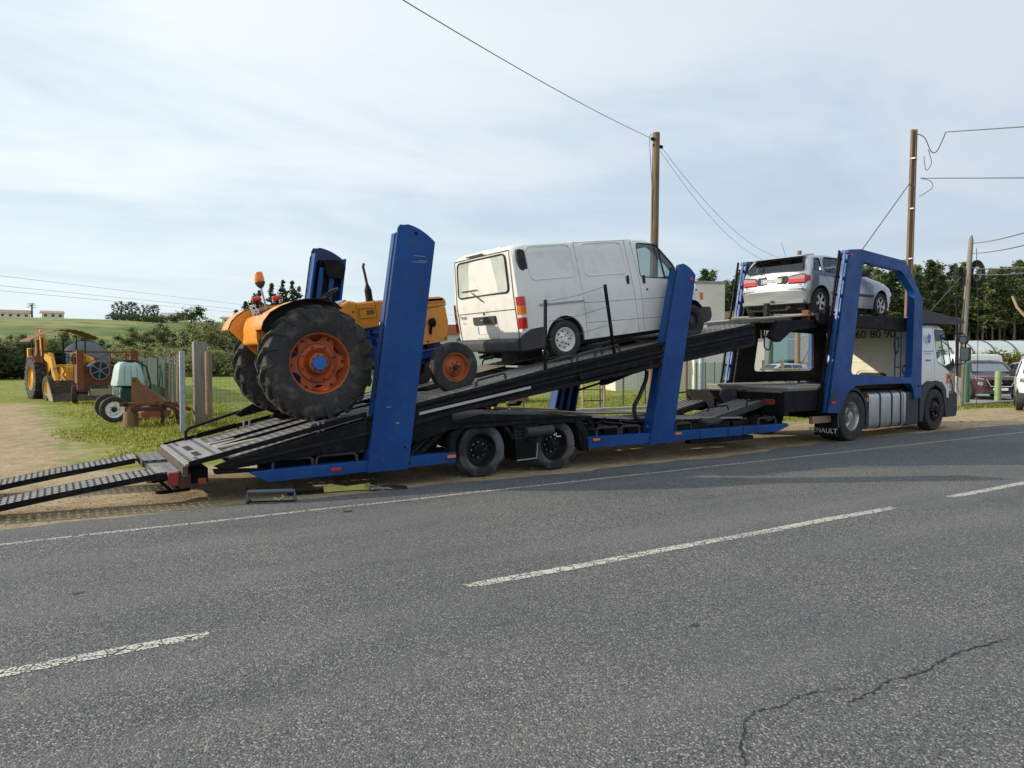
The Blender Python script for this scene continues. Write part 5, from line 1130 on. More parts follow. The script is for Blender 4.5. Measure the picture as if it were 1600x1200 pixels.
car_body(H, B, 'silver', [qw, rd, fd], (rwin, -.2, .6), (rnd_poly([(-.68, .93), (.68, .93), (.56, 1.15), (-.56, 1.15)], .05), 1.6, 2.6), (.22, 2.3, .45), [(.55, .265, .345), (3.08, .265, .345)],
    seams=[[(.66, 1.18), (.66, .8), (.85, .62), (.92, .22)], [(1.39, 1.2), (1.41, .22)], [(2.3, .88), (2.33, .6), (2.25, .22)]], seatx=[(.75, .42), (1.6, .42)], rear_mat='glass_dark', gm='glass')
for y, s in ((-.74, -1), (.74, 1)): wheel(H, (.55, y, .27), .275, .17, .178, 'alloy', s); wheel(H, (3.08, y, .27), .275, .17, .178, 'alloy', s)
def hx(y, z): return .05 * (y / .75) ** 2 * 1 + lerp([(.2, .03), (.45, 0), (.52, -.03), (.56, .0), (.6, .03), (.9, .06)], z)
def hp(poly, nm, m, d=.008, smooth=0):
    a = [(hx(y, z) - d, y, z) for y, z in poly]; b = [(hx(y, z) + .03, y, z) for y, z in poly]; n = len(poly)
    return MB().add(a + b, [tuple(range(n)), tuple(range(n, 2 * n))[::-1]] + [(i, (i + 1) % n, (i + 1) % n + n, i + n) for i in range(n)]).build(nm, m, H, smooth=0)
for sg in (-1, 1):
    q = lambda l: [(sg * a, b) for a, b in l]
    hp(q(rnd_poly([(.37, .655), (.735, .665), (.745, .80), (.66, .815), (.39, .785)], .03)), 'tail_light', 'red_lens', .012); MB().tube([(hx(y, z) - .014, y, z) for y, z in q(rnd_poly([(.36, .645), (.745, .655), (.755, .81), (.665, .828), (.38, .795)], .03))], .009, 6, True).build('lamp_gasket', 'seam', H); hp(q(rnd_poly([(.395, .728), (.735, .728), (.735, .805), (.66, .812), (.41, .782)], .012)), 'reversing_light', 'smoke_lens', .018)
    vs = [(.052, sg * .742, .67), (.052, sg * .742, .80), (.16, sg * (B.W(.16, .67) + .004), .69), (.15, sg * (B.W(.16, .80) + .004), .79)]
    MB().add(vs, [(0, 1, 3, 2)]).build('tail_light', 'red_lens', H, smooth=0)
    MB().box(1.5, 1.56, 0, .05, 0, .05) if False else None
    MB().bar((.98, sg * .85, .46), (2.66, sg * .85, .46), .03, .055).build('rub_strip', 'bumper', H, .008)
    for x in (1.0, 1.72): MB().prism(rnd_poly([(x, .78), (x + .13, .785), (x + .11, .82), (x + .02, .82)], .01), sg * .852, sg * .862).build('door_handle', 'seam', H, .004)
    MB().prism(rnd_poly([(2.08, .86), (2.20, .86), (2.22, .98), (2.12, .99)], .03), sg * .83, sg * .98).build('mirror', 'seam', H, .015)
    MB().cyl((2.62, sg * .83, .66), (2.62, sg * .85, .66), .02, n=8).build('side_repeater', 'amber', H)
    MB().prism(rnd_poly([(3.5, .52), (3.72, .50), (3.68, .60), (3.5, .65)], .02), sg * .60, sg * .74).build('headlight', 'chrome', H, .01)
hp(rnd_poly([(-.34, .64), (.34, .64), (.35, .815), (-.35, .815)], .02), 'plate_recess', 'seam', .008); hp([(-.26, .67), (.26, .67), (.26, .77), (-.26, .77)], 'number_plate', 'plate_grey', .014); hp([(.22, .672), (.258, .672), (.258, .768), (.22, .768)], 'plate_band', 'sticker_blue', .017); hp([(-.26, .672), (-.225, .672), (-.225, .768), (-.26, .768)], 'plate_band', 'leaf_bright', .017)
hp(rnd_poly([(-.07, .26), (.02, .26), (.02, .31), (-.07, .31)], .01), 'tow_cover', 'seam', .01); hp([(-.66, .605), (.66, .605), (.66, .612), (-.66, .612)], 'tailgate_seam', 'seam', .004)
hp([(-.72, .52), (.72, .52), (.72, .527), (-.72, .527)], 'bumper_seam', 'seam', .006); hp([(-.72, .235), (.72, .235), (.72, .30), (-.72, .30)], 'bumper_trim', 'silver', .028)
MB().prism(rnd_poly([(.17, 1.205), (.24, 1.235), (.62, 1.290), (.62, 1.255), (.36, 1.20)], .01), -.60, .60).build('spoiler', 'silver', H, .01)
MB().tube([(.02 + .0, .26, .93), (.03, .26, .93), (.28, .30, 1.11)], .01, 6).tube([(.0, .20, .845), (.0, .26, .93)], .012, 6).build('wiper', 'seam', H)
MB().tube([(.9, .2, 1.25), (.72, .22, 1.62)], .004, 5).build('antenna', 'seam', H)
g = MB(); g.box(.25, 3.6, -.62, .62, .10, .26).tube([(.1, -.35, .14), (.7, -.35, .14)], .05, 12).cyl((.55, -.7, .27), (.55, .7, .27), .04).build('underbody', 'interior', H, .02)
MB().tube([(.9, -.34, .12), (.02, -.36, .12)], .028, 10).build('exhaust_pipe', 'rust_dark', H)

# ================================================================== VEGETATION
def np_mesh(name, V, Fc, m, parent=None, loc=(0, 0, 0)):
    me = bpy.data.meshes.new(name); me.from_pydata(V.tolist(), [], Fc.tolist()); me.materials.append(M[m]); me.shade_smooth() if False else None
    o = bpy.data.objects.new(name, me); COL.objects.link(o); o.parent = parent; o.location = loc; return o
def cards(centres, size, up=.3, aspect=1.6, elong=None):
    """small leaf-sized quads at the given points, random attitude"""
    n = len(centres); a = rng.normal(size=(n, 3)); a[:, 2] *= up; a /= np.linalg.norm(a, axis=1)[:, None]
    b = rng.normal(size=(n, 3)); b -= (b * a).sum(1)[:, None] * a; b /= np.linalg.norm(b, axis=1)[:, None]
    s = size * rng.uniform(.55, 1.3, (n, 1)); a *= s * aspect / 2; b *= s / 2
    V = np.stack([centres - a - b * .3, centres + b, centres + a - b * .1, centres - b], 1).reshape(-1, 3); return V, np.arange(4 * n).reshape(n, 4)
def clump_points(clumps, n_per, squash=.75):
    out = []
    for (c, r) in clumps:
        d = rng.normal(size=(n_per, 3)); d /= np.linalg.norm(d, axis=1)[:, None]; rad = r * np.abs(rng.normal(0, .62, (n_per, 1)))
        p = np.array(c) + d * rad * np.array([1, 1, squash]); out.append(p)
    return np.concatenate(out)
def trunk_mb(h, r0, lean=0, limbs=5, frm=.4, spread=.25):
    g = MB(); pts = [(lean * (t ** 2) * h + random.uniform(-.01, .01) * h, random.uniform(-.01, .01) * h, h * t) for t in (0, .2, .4, .6, .8, .97)]
    g.tube(pts, [r0, r0 * .85, r0 * .7, r0 * .52, r0 * .35, r0 * .12], 6)
    for k in range(limbs):
        t = random.uniform(frm, .92); a = random.uniform(0, 6.28); L_ = h * spread * (1.15 - t); z = t * h; x = lean * t * t * h
        g.tube([(x, 0, z), (x + L_ * .6 * math.cos(a), L_ * .6 * math.sin(a), z + L_ * .45), (x + L_ * math.cos(a), L_ * math.sin(a), z + L_ * .9)], [r0 * .3, r0 * .2, r0 * .06], 5)
    return g
def tree(name, label, cat, h, r0, clumps, n, size, leaf, bark, group, lean=0, frm=.4, spread=.25, limbs=6, squash=.75):
    t = thing(name, label, cat, group=group)
    trunk_mb(h, r0, lean, limbs, frm, spread).build('trunk', bark, t, loc=(0, 0, 0))
    V, Fc = cards(clump_points(clumps, n, squash), size); np_mesh('crown', V, Fc, leaf, t)
    return t
# forest of tall slender trees on the right
GF = 'tall trees of the plantation behind the car park'
protos = []
for k in range(6):
    h = random.uniform(12.5, 15); cl = []
    for j in range(64):
        t = random.uniform(.40, 1.0) ** .85; rad = (1.9 - 1.7 * max(0, (t - .55) / .45)) * random.uniform(.1, 1); a = random.uniform(0, 6.28)
        cl.append(((rad * math.cos(a), rad * math.sin(a), h * t), random.uniform(.5, 1.15) * (1.2 - .65 * t)))
    protos.append(tree('plantation_tree', 'slender dark tree with a bare trunk in the dense plantation behind the car park', 'tree', h, .17, cl, 46, .22, 'leaf_euc' if k % 3 else 'leaf_pine', 'bark_pale', GF, random.uniform(-.03, .03), .45, .2, 7))
fpos = []
base = np.array([[70, 70.5], [78, 64], [88, 58], [98, 52], [107, 46.5], [124, 39]])
for row, (off, num) in enumerate(((0, 44), (4, 40), (8, 36), (13, 34), (19, 34), (26, 32), (34, 30))):
    for i in range(num):
        t = (i + random.uniform(-.35, .35)) / num * (len(base) - 1); j = int(max(0, min(len(base) - 2, math.floor(t)))); p = base[j] + (base[j + 1] - base[j]) * (t - j)
        d = p / np.linalg.norm(p); fpos.append((p[0] + d[0] * off + random.uniform(-.8, .8), p[1] + d[1] * off + random.uniform(-.8, .8), random.uniform(.76, 1.0) * (1 + .005 * off) * (.86 + .14 * min(1, t / 1.2))))
for i, (x, y, s) in enumerate(fpos):
    o = protos[i] if i < len(protos) else copy_tree(protos[i % len(protos)])
    o.location = (x, y, hgt(x, y)); o.scale = (s * random.uniform(1, 1.35), s * random.uniform(1, 1.35), s); o.rotation_euler.z = random.uniform(0, 6.28)
ug = None
for i in range(100):
    t = (i + random.uniform(-.4, .4)) / 100 * (len(base) - 1); j = int(max(0, min(len(base) - 2, math.floor(t)))); p = base[j] + (base[j + 1] - base[j]) * (t - j); d = p / np.linalg.norm(p); off = random.choice((9, 16, 24, 33, 38))
    if ug is None:
        ug = thing('forest_shrub', 'dark shrub among the bare trunks of the plantation', 'bush', group='shrubs under the plantation trees'); MB().tube([(0, 0, 0), (.1, 0, 2)], .05, 5).build('stem', 'bark', ug, loc=(0, 0, 0))
        V_, F_ = cards(clump_points([((random.uniform(-2.6, 2.6), random.uniform(-1.5, 1.5), random.uniform(.5, 3.6)), random.uniform(.6, 1.1)) for _ in range(26)], 70), .3); np_mesh('foliage', V_, F_, 'leaf_pine', ug); o = ug
    else: o = copy_tree(ug)
    o.location = (p[0] + d[0] * off, p[1] + d[1] * off, hgt(p[0], p[1])); o.rotation_euler.z = random.uniform(0, 6.28); o.scale = (1.2, 1.2, random.uniform(.8, 1.7))
# conifers behind the tractor
def conifer(x, y, h, label, w=.28, seed=0):
    cl = []
    for j in range(110):
        t = random.uniform(.12, 1) ** .9; rad = h * w * (1 - t) * random.uniform(.1, 1); a = random.uniform(0, 6.28); cl.append(((rad * math.cos(a), rad * math.sin(a), h * t), .085 * h * (1.12 - t) * random.uniform(.6, 1.2) + .05))
    t = tree('conifer', label, 'tree', h, .15, cl, 40, .15, 'leaf_pine', 'bark', 'dark conifers behind the tractor', 0, .3, .2, 6); t.location = (x, y, hgt(x, y) - .1); return t
conifer(16.6, 76.5, 7.4, 'small dark conifer at the left end of the clump behind the tractor fender', .4)
conifer(18.0, 76.9, 8.6, 'dark bushy conifer just left of the amber beacon', .42)
conifer(20.0, 75.4, 9.6, 'tallest dark conifer, between the beacon and the far blue pillar', .34)
conifer(21.6, 75.4, 9.0, 'dark conifer right beside the tallest one behind the tractor', .36)
for q_, (x_, y_, h_) in enumerate(((17.3, 75.9, 8.2), (19.0, 75.9, 9.2), (20.8, 75.0, 9.5), (22.6, 74.2, 9.0), (24.6, 73.0, 8.0), (15.8, 77.0, 6.6))): conifer(x_, y_, h_, 'one of the slimmer dark conifers filling the clump behind the tractor', .5)
conifer(23.6, 73.9, 8.2, 'dark conifer at the right end of the clump, against the far blue pillar', .42)
# scrub along the far edge of the field
GS = 'scrub bushes along the far edge of the field'
sp = []
for k in range(5):
    cl = []
    for j in range(26): a = random.uniform(0, 6.28); rr = random.uniform(0, 2.5); cl.append(((rr * math.cos(a), rr * math.sin(a), random.uniform(.4, 3.0) * (1 - .1 * rr)), random.uniform(.4, 1.0)))
    dark = k in (3, 4); lab = 'dark green bush in the thicket behind the yellow backhoe loader' if dark else 'olive-green scrub bush at the far edge of the field below the hill'
    t = thing('scrub_bush', lab, 'bush', group=('dark bushes behind the backhoe loader' if dark else GS))
    g = MB()
    for j in range(5): a = random.uniform(0, 6.28); g.tube([(0, 0, 0), (.5 * math.cos(a), .5 * math.sin(a), 1.2), (1.2 * math.cos(a), 1.2 * math.sin(a), 2.4)], [.06, .04, .015], 5)
    g.build('stem', 'bark', t, loc=(0, 0, 0)); V, Fc = cards(clump_points(cl, 260), .12); np_mesh('foliage', V, Fc, 'leaf_dark' if dark else 'leaf_scrub', t); sp.append(t)
used = set()
def place(k, x, y, s, sz=1.):
    o = sp[k] if k not in used else copy_tree(sp[k]); used.add(k); o.location = (x, y, hgt(x, y) - .15); o.scale = (s * 1.15, s * 1.15, s * sz); o.rotation_euler.z = random.uniform(0, 6.28)
for i in range(12): place(3 + i % 2, -8 + i * .95 + random.uniform(-.4, .4), 74 + random.uniform(-2, 3), random.uniform(.9, 1.1), 1.0)
for i in range(34):
    t = i / 34; x = -6 + t * 34; place(i % 3 if i % 7 else 3, x, 83 - t * 12 + random.uniform(-3, 5), random.uniform(.8, 1.15), random.uniform(.62, .95))
for i in range(30):
    t = i / 30; x = -10 + t * 44; place(i % 3, x, 96 + random.uniform(-5, 16) - t * 14, random.uniform(.9, 1.35), random.uniform(.7, 1.1))
for x, y, s in ((2.5, 150, 1.3), (5.5, 152, 1.1), (13, 155, 1.5), (20, 170, 1.6), (24, 160, 1.7), (31, 178, 1.8), (36, 170, 1.9), (-4, 148, 1.2)): place(4 if s < 1.4 else 3, x, y, s)
for i in range(14): place(i % 3, 22 + i * 1.8 + random.uniform(-.8, .8), 118 - i * 1.5 + random.uniform(-6, 6), random.uniform(1.2, 1.9), 1.2)
# poplars and a round clump on the ridge
GP = 'row of poplars on the ridge'
cl = [((random.uniform(-.5, .5), random.uniform(-.5, .5), z), .75) for z in np.linspace(1.2, 7.4, 12)]
pop = tree('poplar', 'narrow dusky poplar in the row on the distant ridge', 'tree', 8, .15, cl, 60, .3, 'leaf_dark', 'bark', GP, 0, .2, .1, 3)
for i in range(13):
    o = pop if i == 0 else copy_tree(pop); t = i / 12; x, y = 19.0 + 13.2 * t, 289 - 4 * t; o.location = (x, y, hgt(x, y) - .2 - t * .3); s = random.uniform(.62, .86) * (1 - .06 * t); o.scale = (s * 1.2, s * 1.2, s); o.rotation_euler.z = i
for i in range(7):
    a = copy_tree(sp[3]); x, y = 18.4 + i * 2.1, 283 - i * 3; a.location = (x, y, hgt(x, y) - .3); a.scale = (1.2, 1.2, .9); a['label'] = 'low dark bush at the foot of the poplar row on the ridge'; a['group'] = 'low bushes under the poplars'
cl = [((random.uniform(-3.2, 3.2), random.uniform(-3, 3), random.uniform(1.5, 5.6)), random.uniform(1.1, 1.9)) for _ in range(26)]
rt = tree('round_tree', 'largest round dark tree on the ridge, right of the poplar row', 'tree', 6.5, .3, cl, 130, .34, 'leaf_dark', 'bark', None, 0, .3, .3, 6); rt.location = (39.6, 262, hgt(39.6, 262) - .3)
r2 = copy_tree(rt); r2.location = (35.2, 268, hgt(35.2, 268) - .6); r2.scale = (.62, .62, .66); r2['label'] = 'smaller dark round tree between the white farmhouse and the largest ridge tree'
# palm by the farmhouses
pm = thing('palm_tree', 'lone palm standing between the two low farmhouses on the hill', 'tree', (-5.3, 326, hgt(-5.3, 326)))
MB().tube([(0, 0, 0), (.05, 0, 4.2)], [.35, .28], 8).build('trunk', 'bark', pm)
g = MB()
for k in range(26):
    a = random.uniform(0, 6.28); e = random.uniform(-.7, 1.2); r_ = 1.8; g.bar((0, 0, 4.3), (r_ * .6 * math.cos(a) * math.cos(e), r_ * .6 * math.sin(a) * math.cos(e), 4.4 + r_ * .6 * math.sin(e) + .2), .14, .05).bar((r_ * .6 * math.cos(a) * math.cos(e), r_ * .6 * math.sin(a) * math.cos(e), 4.6 + r_ * .6 * math.sin(e)), (r_ * math.cos(a) * math.cos(e * .6), r_ * math.sin(a) * math.cos(e * .6), 4.3 + r_ * math.sin(e * .6)), .12, .05)
g.build('crown', 'palm', pm)

# ================================================================== DISTANT BUILDINGS
def house(label, x, y, w_, d_, h, rh, rot=0, roof='roof_pale', wall='house_wall', wins=3, name='farmhouse', z=None, cat='house', flat=False):
    t = thing(name, label, cat, (x, y, (hgt(x, y) - .4) if z is None else z), (0, 0, R(rot)))
    MB().box(-w_ / 2, w_ / 2, -d_ / 2, d_ / 2, 0, h).build('wall', wall, t)
    if flat: MB().box(-w_ / 2 - .2, w_ / 2 + .2, -d_ / 2 - .2, d_ / 2 + .2, h + .003, h + rh).build('roof', roof, t)
    else: MB().prism([(-d_ / 2 - .3, h + .003), (d_ / 2 + .3, h + .003), (0, h + rh)], -w_ / 2 - .3, w_ / 2 + .3, 'yz').build('roof', roof, t)
    for i in range(wins):
        xx = -w_ / 2 + w_ * (i + .5) / wins; MB().box(xx - .45, xx + .45, -d_ / 2 - .03, -d_ / 2 - .003, h * .42, h * .78).build('window', 'glass_dark' if False else 'interior', t)
    return t
house('long low farmhouse with a pale red roof, left of the palm on the hill', -10.6, 327, 9.5, 6, 2.0, 1.3, 0, wins=4)
house('small farmhouse with a pale red roof, right of the palm on the hill', 1.0, 322, 7, 6, 2.2, 1.0, 5, wins=3)
house('white farmhouse half hidden between the poplars and the round ridge tree', 43.5, 330, 9.5, 7, 2.6, 1.6, -8, 'shed_wall', wins=3)
house('tiny pale house on the ridge above the fence, far right of the round tree', 63, 330, 3.0, 4, 2.2, .8, 0, 'roof_tile', wins=1)
house('long low roofed barn on the ridge beside the orange fender', 68.5, 328, 8, 4, 1.0, .6, 0, 'roof_tile', wins=2, name='barn', cat='barn')
house('grey shed with a flat red roof, seen between the tractor nose and the white van', 34, 62.5, 9, 6, 3.9, .9, -35, 'roof_red', 'shed_wall', 2, 'shed', 0, 'shed', True)

# ================================================================== BUILDINGS BEHIND THE TRUCK
# (they face the road, walls parallel to the road)
t = thing('white_building', 'tall plain cream wall block behind the van bonnet, with a blue-grey panel at its right', 'building', (30.9, 26.75, 0), (0, 0, R(-24)))
MB().box(-2.6, -.95, -.2, 4, 0, 5.6).build('wall', 'plaster', t, .02); MB().box(-2.66, -.9, -.26, 4.05, 5.603, 5.72).build('coping', 'concrete', t)
MB().box(-.9, .7, .1, 3.8, 0, 2.4).build('side_panel', 'panel_blue', t); MB().box(-.92, .74, .05, 3.85, 2.403, 2.47).build('panel_cap', 'bumper', t)
t = thing('shutter_shed', 'white shed with a ribbed roller shutter behind the front blue pillar', 'shed', (27.2, 28.85, 0), (0, 0, R(-24)))
MB().box(-2.4, 1.9, 0, 3, 0, 2.55).build('wall', 'plaster', t); MB().box(-2.5, 2.0, -.1, 3.1, 2.553, 2.66).build('roof', 'concrete', t)
g = MB()
for k in range(19): g.box(-1.2, 1.4, -.05, -.005, .25 + k * .115, .25 + k * .115 + .085)
g.build('roller_shutter', 'house_wall', t, .01)
t = thing('glazed_building', 'glass-fronted showroom with pale blue panes behind the truck deck', 'building', (49.0, 40.5, 0), (0, 0, R(-40)))
g = MB(); g.box(-1.0, 8.0, -.05, .05, 0, .12).box(-1.0, 8.0, -.05, .05, 3.18, 3.3).box(-1.0, 8.0, -.05, .05, 5.35, 5.6)
for x in (-1.0, .45, 4.0, 7.9): g.box(x, x + (.28 if x == .45 else .1), -.06, .06, .12, 5.35)
g.build('frame', 'galv', t)
MB().box(-1.0, .45, .02, .03, .12, 3.2).build('pane', 'house_wall', t); MB().box(.75, 3.9, -.01, 0, .12, 5.3).build('pane', 'glass_green', t); MB().box(4.1, 7.9, -.01, 0, .12, 5.3).build('pane', 'glass_green', t)
MB().box(.8, 2.6, 1.5, 1.6, 0, 5.3).build('inner_wall', 'panel_blue', t)
MB().box(-1.1, 8.1, -.2, 3, 5.603, 5.75).build('roof', 'concrete', t)
t = thing('tiled_roof_building', 'low building whose straw-coloured tiled roof shows beside the silver car', 'building', (52, 47.5, 0), (0, 0, R(-40)))
MB().box(-4, 3.2, 0, 5, 0, 4.7).build('wall', 'plaster', t)
g = MB()
for k in range(12): g.bar((-4.2, -.3 + k * .26, 4.72 + k * .125), (3.4, -.3 + k * .26, 4.72 + k * .125), .27, .06)
g.build('roof', 'roof_tile', t)
house('orange brick house seen through the narrow gap beside the near blue loading frame', 81.5, 57.5, 4.5, 5, 4.4, .6, -35, 'roof_tile', 'brick_orange', 3, 'brick_house', 0, 'house', True)
# plastic tunnels
GT = 'plastic tunnels behind the car park'
for i in range(3):
    t = thing('plastic_tunnel', ('long plastic greenhouse tunnel nearest the car park', 'middle plastic greenhouse tunnel behind the dark cars', 'farthest plastic greenhouse tunnel at the edge of the plantation')[i], 'greenhouse', (76.5 + i * 8.5, 41.0 + i * 2.0, 0), (0, 0, R(-128)), GT)
    n = 14; arc = [(3.9 * math.cos(math.pi * k / n), 1.0 + 2.5 * math.sin(math.pi * k / n)) for k in range(n + 1)]; inn = [(x * .985, z - .03) for x, z in arc]
    MB().prism(arc + inn[::-1], 0, 12, 'xz').build('cover', 'plastic_film', t)
    for k in range(7): MB().tube([(x * 1.003, 2. * k, z + .02) for x, z in arc], .06, 5).build('hoop', 'bumper', t)
    MB().prism(arc, .02, .06, 'xz').build('end_wall', 'plastic_film', t); MB().box(-3.9, 3.9, 0, .02, 0, 1.0).box(-3.9, -3.86, .02, 12, 0, 1.0).box(3.86, 3.9, .02, 12, 0, 1.0).build('side_wall', 'plastic_film', t)
# hedge of yellow-green bushes before the tunnels
GH = 'yellow-green bushes before the plastic tunnels'
def small_bush(x, y, s, m, label, group=None, n=420, size=.1, nm='bush'):
    cl = [((random.uniform(-.7, .7), random.uniform(-.5, .5), random.uniform(.2, .9)), random.uniform(.2, .42)) for _ in range(9)]
    t = thing(nm, label, 'bush', (x, y, hgt(x, y)), group=group); MB().tube([(0, 0, 0), (.05, 0, .6)], .03, 5).build('stem', 'bark', t, loc=(0, 0, 0))
    V, Fc = cards(clump_points(cl, n // 9), size); np_mesh('foliage', V, Fc, m, t); t.scale = (s, s, s); return t
hb = None
for i in range(11):
    x, y = 64.5 + i * .75, 34.6 - i * .5
    if hb is None: hb = small_bush(x, y, 2.1, 'leaf_bright', 'yellow-green bush in the hedge before the plastic tunnels', GH)
    else: o = copy_tree(hb); o.location = (x, y, 0); o.scale = (random.uniform(1.8, 2.5),) * 3; o.rotation_euler.z = i

# ================================================================== CAR PARK ON THE RIGHT
g = MB(); g.v = [(20.6, 14.3, .02), (24.5, 13.75, .02), (46, 12.9, .02), (75, 12, .02), (80, 30, .02), (44, 36, .02), (26, 24, .02), (22, 18, .02)]; g.f = [tuple(range(8))]
struct(g.build('car_park_surface', 'concrete', None, smooth=0))
g = MB(); K_ = [(18.5, 14.55), (24.5, 13.72), (31, 13.45), (46, 12.85), (75, 11.9)]
for a, b in zip(K_, K_[1:]): g.bar((a[0], a[1], .05), (b[0], b[1], .05), .22, .16)
struct(g.build('kerb', 'concrete', None, .02))
GPst = 'green posts of the car park edge'
def post(name, label, x, y, h, r, m, square=False, group=None, top=None, z=0):
    g = MB()
    if square: g.box(x - r, x + r, y - r, y + r, z, z + h)
    else: g.tube([(x, y, z), (x, y, z + h * .97), (x, y, z + h)], [r, r * .98, r * .8], 14)
    o = g.build(name, m, None, .01 if square else 0); tag(o, label, 'post', group); return o
post('green_post', 'dark green post beside the truck mirrors at the car park edge', 28.3, 14.05, 1.55, .115, 'green_post', group=GPst)
post('green_post', 'paler green post in front of the maroon car grille', 30.5, 14.0, 1.22, .115, 'green_post_pale', group=GPst)
post('green_post', 'dark green post half behind the truck cab corner', 26.3, 14.3, 1.5, .11, 'green_post', group=GPst)

def simple_car(name, label, cat, loc, rz, m, prof, wheels, L_, wd, wr, wins, sills='bumper', front=None, seats=(), gm='glass_dark', group=None, bot=None, plan=None, belt=.95, archr=None):
    t = thing(name, label, cat, loc, (0, 0, R(rz)), group)
    b = Body(0, L_, prof, bot or [(0, .34), (.2, .26), (L_ - .4, .24), (L_, .3)], plan or [(0, wd * .78), (.1, wd * .92), (.4, wd), (L_ - .8, wd), (L_ - .3, wd * .9), (L_, wd * .66)], belt, .30, .12, .03, .05, .07, .16)
    car_body(t, b, m, wins, None, front, (.35, L_ - .9, .6), [(wx, wr, archr or wr + .09) for wx in wheels], seams=[[(L_ * .38, belt), (L_ * .39, .3)], [(L_ * .62, belt), (L_ * .61, .3)]], gm=gm)
    for wx in wheels:
        for y, s in ((-wd + .09, -1), (wd - .09, 1)): wheel(t, (wx, y, wr), wr, .2, wr * .62, 'alloy', s)
    return t, b
# maroon crossover, nose to the road
tsuv, sb_ = simple_car('maroon_crossover', 'dark maroon crossover with chrome grille, parked nose-out behind the green posts', 'car', (35.2, 17.45, .02), 222, 'maroon',
    [(0, .95), (.06, 1.02), (.35, 1.45), (.6, 1.53), (1.6, 1.60), (2.4, 1.56), (3.15, 1.10), (3.4, 1.04), (3.95, .95), (4.15, .80), (4.25, .6)], (.78, 3.42), 4.25, .90, .34,
    [rnd_poly([(.5, 1.08), (1.2, 1.05), (1.25, 1.44), (.7, 1.42)], .05), rnd_poly([(1.3, 1.05), (2.05, 1.05), (2.1, 1.46), (1.3, 1.45)], .05), rnd_poly([(2.15, 1.05), (2.95, 1.06), (2.45, 1.42), (2.17, 1.45)], .05)],
    front=(rnd_poly([(-.70, 1.13), (.70, 1.13), (.58, 1.48), (-.58, 1.48)], .06), 2.3, 3.3), belt=1.02)
def nose(t, items):
    for nm, m_, pts, x0, x1 in items: MB().prism(rnd_poly(pts, .03), x0, x1, 'yz').build(nm, m_, t, .008)
nose(tsuv, [('grille', 'black', [(-.42, .50), (.42, .50), (.52, .82), (-.52, .82)], 4.17, 4.25), ('number_plate', 'plate', [(-.26, .40), (.26, .40), (.26, .50), (-.26, .50)], 4.25, 4.28), ('bumper_grille', 'bumper', [(-.7, .26), (.7, .26), (.6, .40), (-.6, .40)], 4.14, 4.22)])
MB().tube([(4.255, -.50, .84), (4.27, -.36, .56), (4.27, .36, .56), (4.255, .50, .84)], .025, 8).build('grille_trim', 'chrome', tsuv); MB().ball((4.27, 0, .70), .065, .6).build('emblem', 'chrome', tsuv)
for s in (-1, 1):
    MB().bar((4.06, s * .52, .83), (3.86, s * .80, .90), .05, .05).build('headlight', 'chrome', tsuv, .01); MB().cyl((4.05, s * .68, .66), (4.16, s * .66, .66), .085, n=14).build('headlight', 'chrome', tsuv)
    MB().prism(rnd_poly([(2.75, 1.06), (2.92, 1.06), (2.93, 1.2), (2.8, 1.22)], .03), s * .90, s * 1.06).build('mirror', 'maroon', tsuv, .02)
MB().bar((.7, -.6, 1.60), (2.2, -.6, 1.60), .03).build('roof_rail', 'chrome', tsuv); MB().bar((.7, .6, 1.60), (2.2, .6, 1.60), .03).build('roof_rail', 'chrome', tsuv)
tn, _ = simple_car('dark_saloon', 'black car parked right behind the maroon crossover, mostly hidden', 'car', (40.4, 17.4, .02), 222, 'navy',
    [(0, .92), (.06, .98), (.4, 1.40), (.6, 1.50), (1.6, 1.56), (2.4, 1.52), (3.1, 1.08), (3.4, 1.02), (3.95, .92), (4.15, .78), (4.25, .6)], (.78, 3.42), 4.25, .90, .33,
    [rnd_poly([(.5, 1.06), (1.2, 1.03), (1.25, 1.40), (.7, 1.40)], .05), rnd_poly([(1.3, 1.03), (2.9, 1.04), (2.4, 1.40), (1.3, 1.42)], .05)], front=(rnd_poly([(-.70, 1.12), (.70, 1.12), (.58, 1.45), (-.58, 1.45)], .06), 2.3, 3.3), belt=1.0)
for s in (-1, 1): MB().cyl((3.9, s * .66, .74), (4.1, s * .62, .72), .09, n=14).build('headlight', 'chrome', tn); MB().prism(rnd_poly([(2.75, 1.06), (2.92, 1.06), (2.93, 1.2), (2.8, 1.22)], .03), s * .90, s * 1.06).build('mirror', 'navy', tn, .02)
nose(tn, [('grille', 'black', [(-.4, .50), (.4, .50), (.5, .74), (-.5, .74)], 4.16, 4.25)])
tw, _ = simple_car('white_small_van', 'white small van at the right edge of the picture, its black bumper towards the road', 'van', (30.55, 12.5, .0), 205, 'white_clean',
    [(0, 1.6), (.06, 1.7), (.4, 1.78), (1.6, 1.82), (2.6, 1.76), (3.35, 1.18), (3.6, 1.08), (4.1, .98), (4.3, .80), (4.4, .6)], (.8, 3.55), 4.4, .90, .33,
    [rnd_poly([(2.0, 1.10), (3.1, 1.08), (2.7, 1.58), (2.0, 1.62)], .06)], front=(rnd_poly([(-.72, 1.20), (.72, 1.20), (.62, 1.64), (-.62, 1.64)], .06), 2.5, 3.6), belt=1.05)
nose(tw, [('grille', 'black', [(-.5, .66), (.5, .66), (.56, .84), (-.56, .84)], 4.31, 4.40), ('number_plate', 'plate', [(-.26, .44), (.26, .44), (.26, .54), (-.26, .54)], 4.42, 4.46)])
MB().prism(rnd_poly([(3.95, .26), (4.42, .26), (4.47, .42), (4.42, .58), (4.0, .60)], .04), -.84, .84).build('front_bumper', 'bumper', tw, .03)
